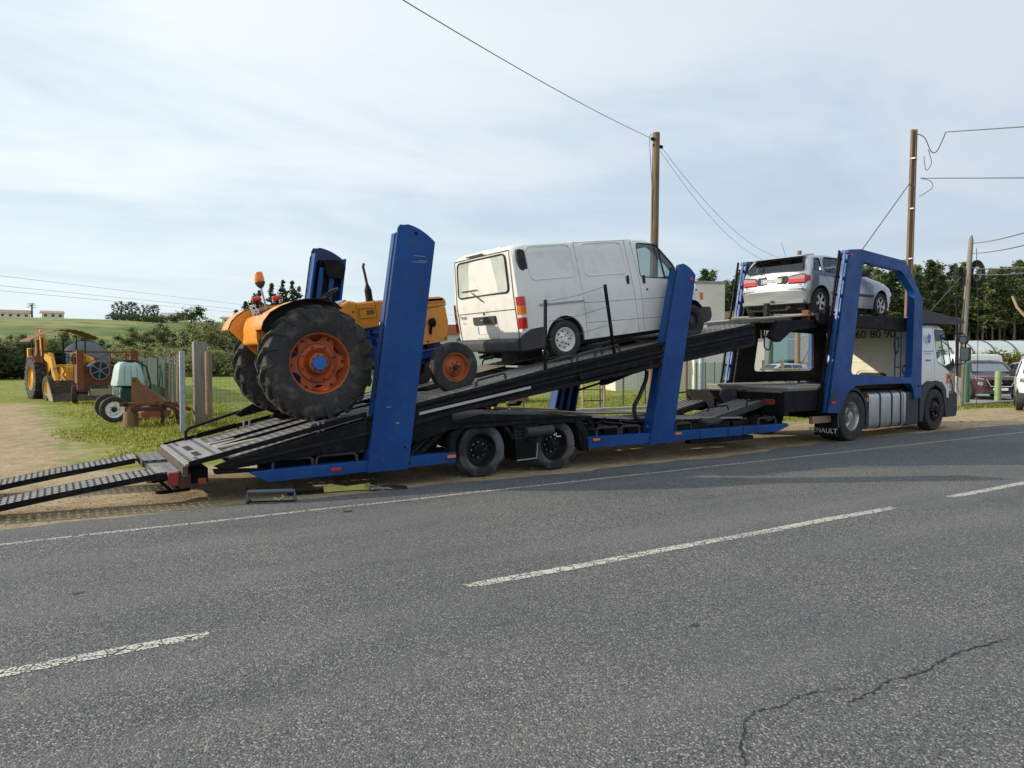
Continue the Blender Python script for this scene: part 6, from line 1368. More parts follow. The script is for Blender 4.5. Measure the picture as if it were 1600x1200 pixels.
for s in (-1, 1):
    MB().bar((4.16, s * .58, .90), (3.92, s * .78, 1.0), .12, .14).build('headlight', 'chrome', tw, .02); MB().prism(rnd_poly([(3.0, 1.1), (3.16, 1.1), (3.18, 1.32), (3.04, 1.34)], .03), s * .92, s * 1.1).build('mirror', 'seam', tw, .02)
    MB().box(4.36, 4.44, s * .66 - .06, s * .66 + .06, .38, .48).build('fog_light', 'red_lens' if s < 0 else 'chrome', tw, .01)
t4, _ = simple_car('white_van_behind', 'white van whose roof shows above the dark cars', 'van', (50.5, 23.4, .02), 160, 'white_clean',
    [(0, 1.6), (.06, 1.9), (.4, 1.95), (3.0, 1.95), (3.4, 1.88), (4.1, 1.18), (4.6, .98), (4.8, .6)], (.8, 3.9), 4.8, .95, .33, [rnd_poly([(2.9, 1.15), (3.8, 1.15), (3.4, 1.65), (2.9, 1.7)], .06)], belt=1.05)
t5, _ = simple_car('white_hatchback', 'pale hatchback parked behind the wooden rail, seen through the loading frame', 'car', (40.5, 29.8, 0), 158, 'silver',
    [(0, .9), (.05, .95), (.4, 1.35), (1.4, 1.42), (2.1, 1.36), (2.9, .95), (3.7, .82), (3.95, .6)], (.65, 3.2), 3.95, .84, .3, [rnd_poly([(.6, .98), (1.3, .96), (1.35, 1.28), (.8, 1.27)], .05), rnd_poly([(1.4, .96), (2.6, .96), (2.0, 1.28), (1.42, 1.3)], .05)], front=(rnd_poly([(-.62, 1.0), (.62, 1.0), (.52, 1.28), (-.52, 1.28)], .06), 2.0, 3.0), belt=.93)
# wooden rail fence before it
t = thing('wooden_rail_fence', 'short rail fence of round pale posts seen through the loading frame', 'fence', (33.6, 26.2, 0))
A, Bp = Vector((32.75, 26.73, 0)), Vector((34.5, 25.65, 0))
for k in range(3):
    p = A + (Bp - A) * k / 2 if k < 2 else Bp + (Bp - A) * .55
    MB().tube([tuple(p), (p.x, p.y, 1.58), (p.x, p.y, 1.62)], [.08, .08, .05], 10).build('post', 'wood_pale', t)
for z in (1.12,): 
    MB().tube([tuple(A + Vector((0, 0, z))), tuple(Bp + (Bp - A) * .55 + Vector((0, 0, z)))], .06, 8).build('rail', 'wood_pale', t)
rebase(t, t.location.copy())
# green bush by the hidden car, weeds
small_bush(34.6, 30.9, 1.2, 'leaf_dark', 'dark bush at the left corner of the loading frame window')

# ================================================================== FENCES, POSTS, LADDER
tf = thing('wire_fence', 'green wire mesh fence with posts running behind the trailer', 'fence', (17, 20.3, 0))
line = [(3.4, 20.8), (9.3, 20.6), (13.3, 20.55), (15.9, 19.75), (19.0, 20.9), (22.4, 21.6), (26.5, 24.4), (29.5, 26.2)]
g = MB()
for a, b in zip(line, line[1:]):
    d = Vector((b[0] - a[0], b[1] - a[1])); n = int(d.length / .11)
    for k in range(n): x, y = a[0] + d.x * k / n, a[1] + d.y * k / n; g.bar((x, y, .05), (x, y, 1.5), .004)
    for z in np.arange(.05, 1.55, .1): g.bar((a[0], a[1], z), (b[0], b[1], z), .004)
o = g.build('mesh', 'mesh_green', tf, smooth=0)
for x, y in line[1:-1] + [(11.2, 20.6), (17.4, 20.3), (24.3, 22.9)]: MB().tube([(x, y + .03, 0), (x, y + .03, 1.55)], .028, 8).build('post', 'green_post', tf)
rebase(tf, tf.location.copy())
t = thing('wooden_ladder', 'pale wooden ladder standing upright against a fence post behind the trailer', 'ladder', (15.35, 19.35, 0))
for x, y in ((15.0, 19.55), (15.62, 19.2)): MB().bar((x, y, 0), (x + .02, y + .08, 2.2), .05, .07).build('rail', 'wood_pale', t, .005)
for k in range(6): MB().cyl((15.0, 19.56, .3 + k * .36), (15.63, 19.22, .3 + k * .36), .016, n=8).build('rung', 'bumper', t)
rebase(t, t.location.copy())
post('wooden_post', 'brown wooden fence post right beside the ladder', 15.9, 19.6, 2.3, .075, 'wood')
post('wooden_post', 'thin wooden fence post left of the ladder behind the trailer chassis', 12.6, 20.4, 1.3, .07, 'wood')
post('wooden_post', 'brown timber post left of the grey steel post behind the folded ramps', 23.2, 23.0, 2.2, .08, 'wood')
post('steel_post', 'round grey steel post behind the folded front ramps', 23.7, 22.6, 2.6, .13, 'galv')
post('green_post', 'dark green post at the right corner of the cream wall block', 29.4, 26.5, 1.6, .1, 'green_post')
tag(MB().box(13.2, 15.9, 24.2, 25.2, 0, .62).box(13.1, 16.0, 24.1, 25.3, .623, .70).build('red_trough', 'roof_red', None, .02), 'low dull-red trough on the grass behind the trailer wheels', 'trough')
tag(MB().bar((8.5, 19.2, .03), (22, 18.7, .03), .35, .1).build('kerb_slab', 'concrete', None, .02), 'long low concrete slab in the grass behind the trailer', 'slab')
# left fence line
post('steel_post', 'slender galvanised square post at the end of the windbreak fence', 2.52, 18.05, 1.86, .055, 'galv', True)
post('timber_post', 'tallest thick squared timber post behind the galvanised post', 3.22, 20.1, 2.12, .155, 'wood_grey', True)
post('timber_post', 'round timber post leaning beside the thick squared one', 3.36, 19.7, 1.88, .085, 'wood', False)
post('timber_post', 'dark weathered post between the galvanised post and the thick squared one', 2.85, 20.4, 1.75, .07, 'wood', False)
tf = thing('windbreak_fence', 'wire fence with dark green windbreak netting between timber posts', 'fence', (3.3, 30, 0))
FL = [(2.62, 18.6), (3.05, 22.5), (3.5, 26.8), (3.9, 31.2), (4.2, 36.5), (4.45, 43.0), (4.7, 50)]
for i, (x, y) in enumerate(FL):
    if i: MB().tube([(x, y, 0), (x + .02, y, 1.8)], .07, 8).build('post', 'wood', tf); MB().tube([(x - .12, y + .1, 0), (x - .12, y + .1, 1.85)], .024, 6).build('stake', 'wood' if i % 2 else 'wood_grey', tf)
for z in (1.05, 1.25, 1.42, 1.56, 1.68, 1.78):
    pts = []
    for a, b in zip(FL, FL[1:]):
        for k in range(6): t_ = k / 6; pts.append((a[0] + (b[0] - a[0]) * t_, a[1] + (b[1] - a[1]) * t_, z - .09 * math.sin(math.pi * t_) * (1 + (z * 7 % 1))))
    MB().tube(pts + [(FL[-1][0], FL[-1][1], z)], .005, 4).build('wire', 'galv', tf)
g = MB(); 
for a, b in zip(FL, FL[1:]):
    d = Vector((b[0] - a[0], b[1] - a[1])); n = int(d.length / .10)
    for k in range(n): x, y = a[0] + d.x * k / n, a[1] + d.y * k / n; g.bar((x, y, .0), (x, y, 1.5), .009)
    for z in np.arange(.1, 1.5, .13): g.bar((a[0], a[1], z), (b[0], b[1], z), .008)
g.build('netting', 'mesh_green', tf, smooth=0)
rebase(tf, tf.location.copy())
nb = thing('windbreak_cloth', 'dark green shade cloth hung along the fence behind the rusty trailer', 'cloth', (4.2, 37, 0))
g = MB(); n = 60
for k in range(n + 1):
    t_ = k / n; x, y = 3.95 + .75 * t_, 31.5 + 18 * t_; q = .06 * math.sin(k * 1.7) + .04 * math.sin(k * .6)
    for z in (.45, .9, 1.35, 1.72): g.v.append((x + q, y, z + .03 * math.sin(k * 1.1 + z)))
g.f = [(4 * k + j, 4 * k + 4 + j, 4 * k + 5 + j, 4 * k + 1 + j) for k in range(n) for j in range(3)]
g.build('cloth', 'dark_green', nb); rebase(nb, nb.location.copy())

# ================================================================== LEFT YARD: backhoe, rusty cage trailer, sprayer tank, cart wheels, plough, log
BK = thing('backhoe_loader', 'yellow backhoe loader with a rusty curved sheet canopy, bucket lowered on the grass', 'backhoe loader', (.32, 37.4, 0), (0, 0, R(-76)))
for y, s in ((-.88, -1), (.88, 1)):
    wheel(BK, (0, y, .86), .86, .42, .48, 'yellow', s, 'rubber_dusty'); wheel(BK, (2.0, y * .98, .50), .50, .30, .27, 'yellow', s, 'rubber_dusty')
g = MB()
for k in range(22):
    a = 2 * math.pi * k / 22
    for sd in (-1, 1):
        for yy in (-.88, .88): c = Matrix.Translation((0, yy + sd * .1, .86)) @ Matrix.Rotation(a + (0 if sd < 0 else .14), 4, 'Y'); g.box(.82, .90, -.10, .10, -.03, .03, c)
g.build('tyre_lugs', 'rubber_dusty', BK)
MB().box(-.6, 2.5, -.38, .38, .62, 1.0).prism([(1.0, .98), (1.0, 1.45), (2.5, 1.35), (2.55, .95)], -.34, .34).build('chassis', 'yellow', BK, .03)
g = MB(); g.prism([(2.5, .5), (2.56, .5), (2.56, 1.35), (2.5, 1.35)], -.36, .36).build('radiator_guard', 'yellow', BK, .01)
for s in (-1, 1):
    MB().prism([(-.6, 1.62), (-.35, 1.80), (.4, 1.80), (.68, 1.55), (.64, 1.50), (.38, 1.74), (-.33, 1.74), (-.56, 1.58)], s * .62, s * 1.06).build('fender', 'rust_plate', BK)
    MB().prism([(.85, .6), (1.25, .6), (1.35, 1.85), (1.0, 1.95), (.88, 1.6)], s * .50, s * .64).build('loader_tower', 'yellow', BK, .015)
    MB().prism([(1.0, 1.68), (1.12, 1.90), (2.0, 1.72), (2.75, .62), (2.52, .50), (1.85, 1.42)], s * .66, s * .80).build('loader_arm', 'yellow', BK, .015)
    MB().tube([(1.1, s * .68, .95), (1.9, s * .71, 1.42)], .045, 8).build('lift_cylinder', 'rust_dark', BK); MB().bar((1.6, s * .6, 1.2), (2.75, s * .6, .85), .06, .08).build('tilt_link', 'yellow', BK)
MB().box(1.78, 1.86, -.66, .66, 1.34, 1.44).box(2.3, 2.38, -.66, .66, .68, .78).build('cross_tube', 'yellow', BK, .01)
bk_prof = [(2.62, .72), (2.72, .74), (2.95, .30), (3.35, .06), (3.36, .02), (2.78, .02), (2.60, .3)]
MB().prism([(2.66, .74), (2.72, .74), (2.80, .30), (3.1, .08), (3.42, .05), (3.42, .01), (2.95, .02), (2.66, .22)], -1.08, 1.08).build('bucket', 'mud', BK, .01)
for s in (-1, 1): MB().prism([(2.66, .74), (2.80, .76), (3.42, .08), (3.42, .01), (2.95, .02), (2.66, .22)], s * 1.08, s * 1.12).build('bucket_side', 'tan', BK, .01)
MB().box(2.62, 2.66, -1.08, 1.08, .2, .82).build('bucket_back', 'mud', BK, .01)
MB().tube([(1.3, -.15, 1.4), (1.3, -.15, 1.9)], .075, 10).build('muffler', 'black_soft', BK); MB().tube([(1.3, -.15, 1.9), (1.3, -.15, 2.45)], .035, 8).build('exhaust_pipe', 'black_soft', BK)
for x, y in ((-.55, -.85), (.85, -.8), (-.55, .85), (.85, .8)): MB().tube([(x, y, 1.5), (x, y, 2.55)], .035, 6).build('canopy_post', 'rust_dark', BK)
MB().tube([(.85, -.8, 2.0), (.85, .8, 2.0)], .03, 6).tube([(.85, -.8, 1.75), (.85, .8, 1.75)], .02, 6).build('guard_bar', 'rust_dark', BK)
n = 20; up_ = [(-1.3 + 2.6 * k / n, 2.35 + .58 * math.cos((k / n - .55) * 2.6) + (.015 if k % 2 else -.015)) for k in range(n + 1)]; lo_ = [(y, z - .02) for y, z in up_]
MB().prism(up_ + lo_[::-1], -.65, 1.0, 'yz').build('canopy', 'rust_plate', BK, 0)
MB().box(-.1, .35, -.3, .3, 1.05, 1.45).prism([(-.15, 1.4), (-.1, 1.95), (.0, 1.95), (.0, 1.4)], -.28, .28).build('seat', 'black_soft', BK, .02)
MB().tube([(.75 + .05 * math.sin(a), .2 * math.cos(a), 1.7 + .2 * math.sin(a)) for a in (2 * math.pi * k / 16 for k in range(16))], .015, 6, True).build('steering_wheel', 'black_soft', BK)
MB().prism([(-1.0, .5), (-.75, .5), (-.75, 2.1), (-.95, 2.15)], -.95, -.72).prism([(-1.0, .5), (-.75, .5), (-.75, 1.9), (-.95, 1.95)], .72, .95).build('stabiliser', 'yellow', BK, .015)
MB().prism([(-.9, 1.0), (-.7, 1.0), (-.85, 2.0), (-1.2, 2.95), (-1.4, 3.0), (-1.45, 2.85), (-1.2, 1.9)], -.42, -.2).build('boom', 'yellow', BK, .02)
MB().tube([(-.95, -.48, 1.3), (-1.25, -.48, 2.5)], .05, 8).build('boom_cylinder', 'rust_dark', BK); MB().tube([(-1.25, -.36, 2.4), (-1.33, -.36, 2.95)], .05, 8).build('dipper_rod', 'alu', BK)
MB().prism([(-1.2, 2.6), (-1.35, 3.02), (-1.55, 3.0), (-2.1, 1.3), (-1.95, 1.2)], -.45, -.17).build('dipper_arm', 'rust_plate', BK, .02)
# grey round tank behind it
t = thing('round_tank', 'blue-grey round tank lying behind the backhoe loader and rusty trailer', 'tank', (1.75, 49.6, 0), (0, 0, R(-2)))
MB().lathe([(1e-3, -.35), (.7, -.3), (1.1, -.16), (1.3, 0), (1.3, 2.6), (1.1, 2.75), (1e-3, 2.9)], (0, 0, 1.42), 'y', 40).build('barrel', 'tank_grey', t); MB().lathe([(1.31, .3), (1.34, .3), (1.34, .42), (1.31, .42)], (0, 0, 1.42), 'y', 40).build('band', 'black_soft', t)
MB().box(-1.0, 1.0, .3, .5, 0, .5).box(-1.0, 1.0, 2.0, 2.2, 0, .5).build('cradle', 'rust_dark', t)
# rusty cage trailer / old baler frame (its front towards the camera: local y = -towards the camera)
RT = thing('rusty_trailer', 'rust-red farm machine with a tall cage frame and a spoked flywheel, behind the green tank', 'farm machine', (1.75, 31.6, 0), (0, 0, R(4)))
RT.scale = (.88, .88, .98)
MB().box(-1.05, -.78, -.1, .1, .55, 2.06).build('corner_column', 'rust', RT, .015)
MB().box(.98, 1.28, -.05, .25, 1.35, 2.05).build('corner_box', 'rust', RT, .02); MB().prism([(1.03, 1.50), (1.23, 1.50), (1.13, 1.82)], -.075, -.055).build('warning_triangle', 'red_lens', RT, .004)
g = MB(); g.bar((-1.05, 0, 1.98), (1.25, 0, 1.98), .05).bar((-.8, 0, 1.30), (1.25, 0, 1.30), .06).bar((-.75, 0, 1.92), (.15, 0, 1.52), .035).bar((-.75, 0, 1.52), (.15, 0, 1.92), .035).bar((.2, 0, 1.3), (.2, 0, 2.0), .04).bar((.2, 0, 1.36), (1.0, 0, 1.92), .03).bar((1.1, 0, .5), (1.1, 0, 1.35), .08)
g.bar((-.9, 2.6, .9), (-.9, 2.6, 2.0), .06).bar((1.2, 2.6, .9), (1.2, 2.6, 2.0), .06).bar((-1, 0, 1.98), (-.9, 2.6, 1.98), .05).bar((1.2, 0, 1.98), (1.2, 2.6, 1.98), .05).bar((-.9, 2.6, 1.98), (1.2, 2.6, 1.98), .05); g.build('cage_frame', 'rust', RT)
MB().prism([(-1.0, .78), (.3, .72), (.3, 1.46), (-.78, 1.50), (-1.0, 1.50)], .02, 1.4).build('body_panel', 'rust', RT, .01); MB().box(.32, 1.22, .3, 1.6, .62, 1.48).build('hopper', 'rust_dark', RT, .01)
MB().box(-.6, .35, -.25, .3, .32, .58).build('lower_box', 'tan', RT, .02); MB().tube([(-.65, -.2, .7), (-.6, -.25, .34), (-.4, -.25, .22), (.4, -.25, .22)], .03, 6).build('front_pipe', 'rust_dark', RT)
fl = MB().lathe([(.33, -.28), (.37, -.28), (.385, -.25), (.37, -.22), (.33, -.22)], (-.22, 0, 1.28), 'y', 32, True).build('flywheel', 'tank_grey', RT)
g = MB()
for k in range(6): a = k * math.pi / 3 + .4; g.bar((-.22, -.25, 1.28), (-.22 + .34 * math.cos(a), -.25, 1.28 + .34 * math.sin(a)), .05, .03, up=(0, 1, 0))
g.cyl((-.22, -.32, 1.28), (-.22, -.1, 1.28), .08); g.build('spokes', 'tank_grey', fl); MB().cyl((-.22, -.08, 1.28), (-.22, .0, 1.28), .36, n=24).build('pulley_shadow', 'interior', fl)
MB().tube([(-.25 + .3, -.2, .5)] + [(.12 + .26 * math.cos(a), -.2, .44 + .26 * math.sin(a)) for a in np.linspace(1.6, -.9, 8)], .035, 6).build('curved_pipe', 'tank_grey', RT)
MB().ball((-.62, -.2, 1.46), .09, .6).build('blue_knob', 'sticker_blue', RT)
wheel(RT, (-1.05, .9, .36), .36, .2, .2, 'cart', -1); RT.children[-1].rotation_euler.z = R(80)
wheel(RT, (1.1, 1.2, .36), .36, .2, .2, 'cart', 1); MB().bar((-1.0, .9, .4), (1.1, 1.1, .4), .08).build('axle', 'rust_dark', RT)
# sprayer tank on its stand
ST = thing('sprayer_tank', 'pale green plastic sprayer tank with a black lid on a dark green stand', 'tank', (1.95, 24.6, 0), (0, 0, R(10)))
def rsq(hw, hd, z, r=.12, n=5): return [(x, y, z) for x, y in rnd_poly([(-hw, -hd), (hw, -hd), (hw, hd), (-hw, hd)], r, n)]
rings = [rsq(.33, .32, .88), rsq(.395, .37, .90), rsq(.395, .37, .97), rsq(.365, .345, 1.12), rsq(.335, .32, 1.35), rsq(.30, .29, 1.50, .12), rsq(.23, .22, 1.58, .12), rsq(.18, .18, 1.61, .1)]
g = MB(); k = len(rings[0]); g.v = [p for r_ in rings for p in r_]; g.f = [(i * k + j, i * k + (j + 1) % k, (i + 1) * k + (j + 1) % k, (i + 1) * k + j) for i in range(len(rings) - 1) for j in range(k)] + [tuple(range(k))[::-1], tuple(range((len(rings) - 1) * k, len(rings) * k))]
g.build('barrel', 'tank_green', ST)
g = MB()
for x in (-.18, .0, .18): g.tube([(x * 1.0, -.368, .99), (x * .96, -.340, 1.2), (x * .9, -.322, 1.36), (x * .8, -.29, 1.5)], .006, 5)
each(g, 'moulded_rib', 'tank_grey', ST)
MB().lathe([(1e-3, 1.66), (.2, 1.66), (.24, 1.64), (.24, 1.60), (.1, 1.6)], (.02, 0, 0), 'z', 24).build('lid', 'black_soft', ST)
MB().tube([(.2, -.2, 1.62), (.42, -.36, 1.45), (.5, -.42, .95), (.48, -.3, .5)], .03, 8).build('hose', 'cable', ST); MB().tube([(-.39, -.36, .89), (.39, -.36, .89)], .02, 6).build('tank_strap', 'seam', ST)
MB().box(-.34, .34, -.3, .3, .25, .86).build('pump_housing', 'dark_green', ST, .04)
for x in (-.34, .26): MB().bar((x, -.36, .0), (x + .04, -.36, .88), .05, .03).build('leg', 'galv', ST); MB().bar((x, .36, .0), (x + .04, .36, .88), .05, .03).build('leg', 'galv', ST)
MB().bar((-.42, -.37, .84), (-.34, -.37, .66), .03).bar((-.26, -.37, .84), (-.34, -.37, .66), .03).build('bracket', 'galv', ST)
# cart axle with two wheels
CA = thing('cart_axle', 'two black-tyred wheels with a white rim joined by an axle, left of the log', 'axle', (1.37, 23.05, 0), (0, 0, R(2)))
wheel(CA, (.02, -.86, .345), .345, .19, .205, 'cart', -1); wheel(CA, (.04, .86, .345), .345, .19, .205, 'cart', -1)
MB().cyl((.02, -.8, .345), (.02, .8, .345), .035, n=10).bar((.02, 0, .36), (.9, 0, .40), .06).build('axle', 'rust_dark', CA)
# log and the plough leaning on it
g = MB(); n = 14; vs = []
for z, r_ in ((0, .185), (.03, .18), (.25, .165), (.48, .16), (.52, .15)):
    for k in range(n): a = 2 * math.pi * k / n; q = r_ * (1 + .06 * math.sin(3 * a) + .03 * math.sin(5 * a + z * 4)); vs.append((1.66 + q * math.cos(a), 20.35 + q * math.sin(a), z))
g.add(vs, [(i * n + j, i * n + (j + 1) % n, (i + 1) * n + (j + 1) % n, (i + 1) * n + j) for i in range(4) for j in range(n)] + [tuple(range(n))[::-1], tuple(range(4 * n, 5 * n))])
tag(g.build('log', 'log', None), 'short upright log block that props up the rusty plough', 'log')
PL = thing('rusty_plough', 'rusty plough with a tall triangular plate and curved tines, resting on the log', 'plough', (2.0, 20.2, 0), (0, 0, R(-25)))
MB().prism([(-.34, .62), (-.34, 1.24), (-.22, 1.24), (-.12, 1.10), (.46, .64), (.46, .60)], -.02, .02).build('headstock_plate', 'rust_plate', PL, .004)
MB().cyl((-.27, -.03, 1.17), (-.27, .03, 1.17), .03).build('pin', 'rust_dark', PL)
MB().bar((-.48, 0, .56), (.55, .02, .60), .12, .10).build('beam', 'rust', PL, .01); MB().bar((.45, .0, .62), (1.0, .15, .42), .10, .09).build('beam', 'rust', PL, .01); MB().bar((-.45, -.12, .45), (.5, -.12, .47), .08, .1).build('beam', 'rust_dark', PL, .01)
MB().bar((-.48, -.3, .58), (-.42, .5, .55), .09).build('cross_beam', 'rust_dark', PL, .01); MB().bar((.42, -.3, .56), (.5, .6, .55), .09).build('cross_beam', 'rust_dark', PL, .01)
for (x, y, s) in ((.55, -.15, 1), (.12, .1, .8), (.3, .55, .8)):
    MB().tube(smoothpath([(x - .1, y, .55), (x + .12 * s, y, .50), (x + .26 * s, y, .32), (x + .26 * s, y, .14), (x + .16 * s, y, .0)]), [.045] * 19 + [.03] * 5 + [.02], 6).build('tine', 'rust_dark', PL)
RM = thing('red_implement', 'small red farm implement half hidden under the rusty plough', 'implement', (2.35, 21.3, 0), (0, 0, R(-15)))
MB().prism([(-.35, .1), (.25, .12), (.35, .35), (-.1, .42), (-.38, .3)], -.15, .15).build('housing', 'roof_red', RM, .02); MB().bar((-.5, -.1, .12), (.6, -.1, .16), .06).build('frame', 'rust', RM); MB().cyl((.5, -.05, .14), (.5, .05, .14), .13).build('disc', 'rust_dark', RM)

# ================================================================== LOOSE THINGS ON THE ASPHALT
t = thing('tie_down_frame', 'black tubular tie-down frame lying loose on the asphalt below the trailer tail', 'rack', (2.16, 8.83, .01))
A, Bp = Vector((1.93, 8.92, .012)), Vector((2.42, 8.72, .012))
MB().tube([tuple(A + Vector((0, 0, .02))), tuple(A + Vector((0, 0, .13))), tuple(Bp + Vector((0, 0, .13))), tuple(Bp + Vector((0, 0, .02)))], .023, 8).build('hoop', 'tank_grey', t)
MB().bar(A + Vector((0, 0, .01)), Bp + Vector((0, 0, .01)), .05, .012).build('base_plate', 'black', t, .003)
for p in (A, Bp): MB().bar(p + Vector((0, 0, .0)), p + Vector((-.01, .0, .19)), .02, .012).build('end_plate', 'black', t, .003); MB().bar(p, p + Vector((.06, .16, .0)), .03, .012).build('foot', 'black', t)
MB().tube([tuple(A + (Bp - A) * .55 + Vector((.0, -.02, .05))), tuple(A + (Bp - A) * .66 + Vector((0, -.02, .03))), tuple(A + (Bp - A) * .76 + Vector((0, -.02, .06))), tuple(A + (Bp - A) * .72 + Vector((0, -.02, .085)))], .014, 6).build('snap_hook', 'wood_pale', t)
rebase(t, t.location.copy())
t = thing('ratchet_strap', 'yellow-green ratchet strap lying on the asphalt below the blue pillar', 'strap', (3.2, 9.0, .01))
def ribbon_up(P_, h_):
    g = MB()
    for i, (x, y) in enumerate(P_): hh = h_ * (.8 + .2 * math.sin(i * 2.1)); g.v += [(x, y, .014), (x + .004, y + .05, .014 + hh), (x + .004, y + .054, .014 + hh), (x, y + .004, .014)]
    n = len(P_); g.f = [(4 * i + j, 4 * i + (j + 1) % 4, 4 * i + 4 + (j + 1) % 4, 4 * i + 4 + j) for i in range(n - 1) for j in range(4)] + [(0, 1, 2, 3), (4 * n - 4, 4 * n - 3, 4 * n - 2, 4 * n - 1)]; return g
def ribbon(P_, wd_, z, lift=0): 
    g = MB()
    for i, (x, y) in enumerate(P_): g.v += [(x, y - wd_ / 2, z + lift * math.sin(i * 1.3) ** 2), (x, y + wd_ / 2, z + .004 + lift * math.sin(i * 1.3) ** 2), (x, y + wd_ / 2, z + .008 + lift * math.sin(i * 1.3) ** 2), (x, y - wd_ / 2, z + .004 + lift * math.sin(i * 1.3) ** 2)]
    n = len(P_); g.f = [(4 * i + j, 4 * i + (j + 1) % 4, 4 * i + 4 + (j + 1) % 4, 4 * i + 4 + j) for i in range(n - 1) for j in range(4)] + [(0, 1, 2, 3), (4 * n - 4, 4 * n - 3, 4 * n - 2, 4 * n - 1)]; return g
ribbon_up([(2.90, 9.10), (3.05, 9.095), (3.2, 9.07), (3.35, 9.04), (3.47, 8.98)], .078).build('webbing', 'strap', t); ribbon_up([(2.45, 9.13), (2.6, 9.14), (2.78, 9.11), (2.90, 9.10)], .04).build('webbing_tail', 'black_soft', t); ribbon_up([(3.62, 8.90), (3.75, 8.86), (3.90, 8.78)], .05).build('webbing_tail', 'black_soft', t)
MB().box(3.44, 3.58, 8.89, 8.98, .018, .05).build('ratchet', 'steel', t, .01); MB().bar((3.40, 9.02, .085), (3.56, 8.93, .05), .035, .014).build('ratchet_handle', 'brass', t, .004); MB().cyl((3.5, 8.88, .05), (3.5, 8.99, .05), .016).build('spindle', 'steel', t)
MB().tube([(3.58, 8.91, .03), (3.68, 8.88, .03), (3.70, 8.83, .03), (3.64, 8.83, .03)], .009, 6).build('hook', 'steel', t)
rebase(t, t.location.copy())

# ================================================================== UTILITY POLES AND WIRES
def wire(name, label, pts, r, sag=0, n=24, group=None, m='wire'):
    P_ = []
    for a, b in zip(pts, pts[1:]):
        for k in range(n): t_ = k / n; P_.append((a[0] + (b[0] - a[0]) * t_, a[1] + (b[1] - a[1]) * t_, a[2] + (b[2] - a[2]) * t_ - sag * 4 * t_ * (1 - t_)))
    P_.append(pts[-1]); o = MB().tube(P_, r, 5).build(name, m, None); tag(o, label, 'wire', group); return o
t = thing('utility_pole', 'round wooden utility pole behind the white van windscreen', 'pole', (19.4, 20.96, 0))
MB().tube([(19.34, 20.96, 0), (19.40, 20.94, 5), (19.44, 20.90, 10.15)], [.17, .155, .135], 14).build('shaft', 'wood_pole', t)
MB().tube([(19.30, 20.98, 10.1), (19.20, 21.0, 10.0), (19.22, 21.0, 9.5), (19.25, 20.9, 8.0), (19.28, 20.9, 5)], .012, 5).build('down_cable', 'cable', t); MB().box(19.3, 19.62, 20.85, 20.95, 9.62, 9.72).build('bracket', 'black', t); MB().ball((19.25, 20.9, 9.9), .07).build('clamp', 'black', t); MB().ball((19.66, 20.86, 9.65), .07).build('clamp', 'black', t); rebase(t, (19.34, 20.96, 0))
t = thing('utility_pole', 'tall slotted concrete utility pole rising behind the near blue loading frame', 'pole', (33.2, 18.8, 0))
for dx_, dy_ in ((-.08, .055), (.08, -.055)): MB().bar((33.12 + dx_, 18.9 + dy_, 0), (33.28 + dx_ * .8, 18.8 + dy_ * .8, 11.9), .10, .10, up=(1, 0, 0)).build('shaft', 'wood_pole', t)
for z in (1.5, 3.6, 6.2, 8.4, 10.6): MB().box(33.02 + z * .012, 33.26 + z * .012, 18.76 - z * .008, 18.98 - z * .008, z, z + .05).build('band', 'plate', t)
MB().bar((33.13, 18.9, .3), (33.27, 18.81, 11.8), .06, .06).build('web', 'wood', t)
MB().tube(smoothpath([(33.4, 18.7, 11.7), (33.6, 18.5, 11.5), (33.75, 18.3, 10.9), (34.0, 18.2, 10.9), (34.2, 18.1, 11.3), (34.35, 18.0, 11.75)]), .02, 5).tube(smoothpath([(33.7, 18.4, 11.0), (33.8, 18.3, 10.4), (33.65, 18.45, 10.1), (33.55, 18.5, 10.7)]), .014, 5).build('jumper_cable', 'cable', t)
MB().tube(smoothpath([(33.5, 18.6, 9.75), (33.75, 18.3, 9.6), (33.8, 18.25, 9.3), (33.45, 18.6, 8.95)]), .014, 5).build('jumper_cable', 'cable', t)
rebase(t, (33.2, 18.85, 0)); t.location = (30.5, 17.5, 0); t.scale = (.94,) * 3
t = thing('utility_pole', 'shorter grey pole hung with coils of black cable beside the truck mirrors', 'pole', (28.0, 14.9, 0))
MB().tube([(28.0, 14.9, 0), (28.1, 14.85, 3), (28.25, 14.75, 6.3), (28.26, 14.74, 6.5)], [.115, .105, .085, .03], 10).build('shaft', 'wood_grey', t)
MB().bar((28.0, 15.05, 0), (28.0, 15.05, 3.4), .1).build('steel_stub', 'galv', t)
for k in range(5):
    c = Vector((28.40 + .03 * k, 14.58 + .02 * k, 5.05)); rr = .22 + .04 * k
    MB().tube([tuple(c + Vector((rr * .42 * math.sin(a) , -rr * .55 * math.sin(a), rr * 1.35 * math.cos(a)))) for a in (2 * math.pi * q / 20 for q in range(20))], .03, 6, True).build('cable_coil', 'cable', t)
MB().tube([(27.98, 15.0, 4.7), (27.98, 15.0, 5.3)], .11, 10).build('junction_box', 'black', t); MB().tube(smoothpath([(27.9, 15.1, 5.1), (27.75, 15.3, 4.9), (27.8, 15.2, 4.2), (28.0, 15.0, 4.0)]), .016, 5).tube(smoothpath([(28.1, 14.8, 3.2), (27.85, 15.0, 2.2), (27.8, 15.0, .2)]), .014, 5).tube([(28.35, 14.6, 6.0), (28.4, 14.5, 3.0), (28.4, 14.5, .1)], .012, 5).build('down_cable', 'cable', t)
MB().cyl((27.8, 15.0, 4.2), (27.85, 14.95, 1.2), .05).build('conduit', 'black_soft', t)
rebase(t, (28.0, 14.9, 0)); t.location = (26.61, 13.41, 0); t.scale = (.91,) * 3
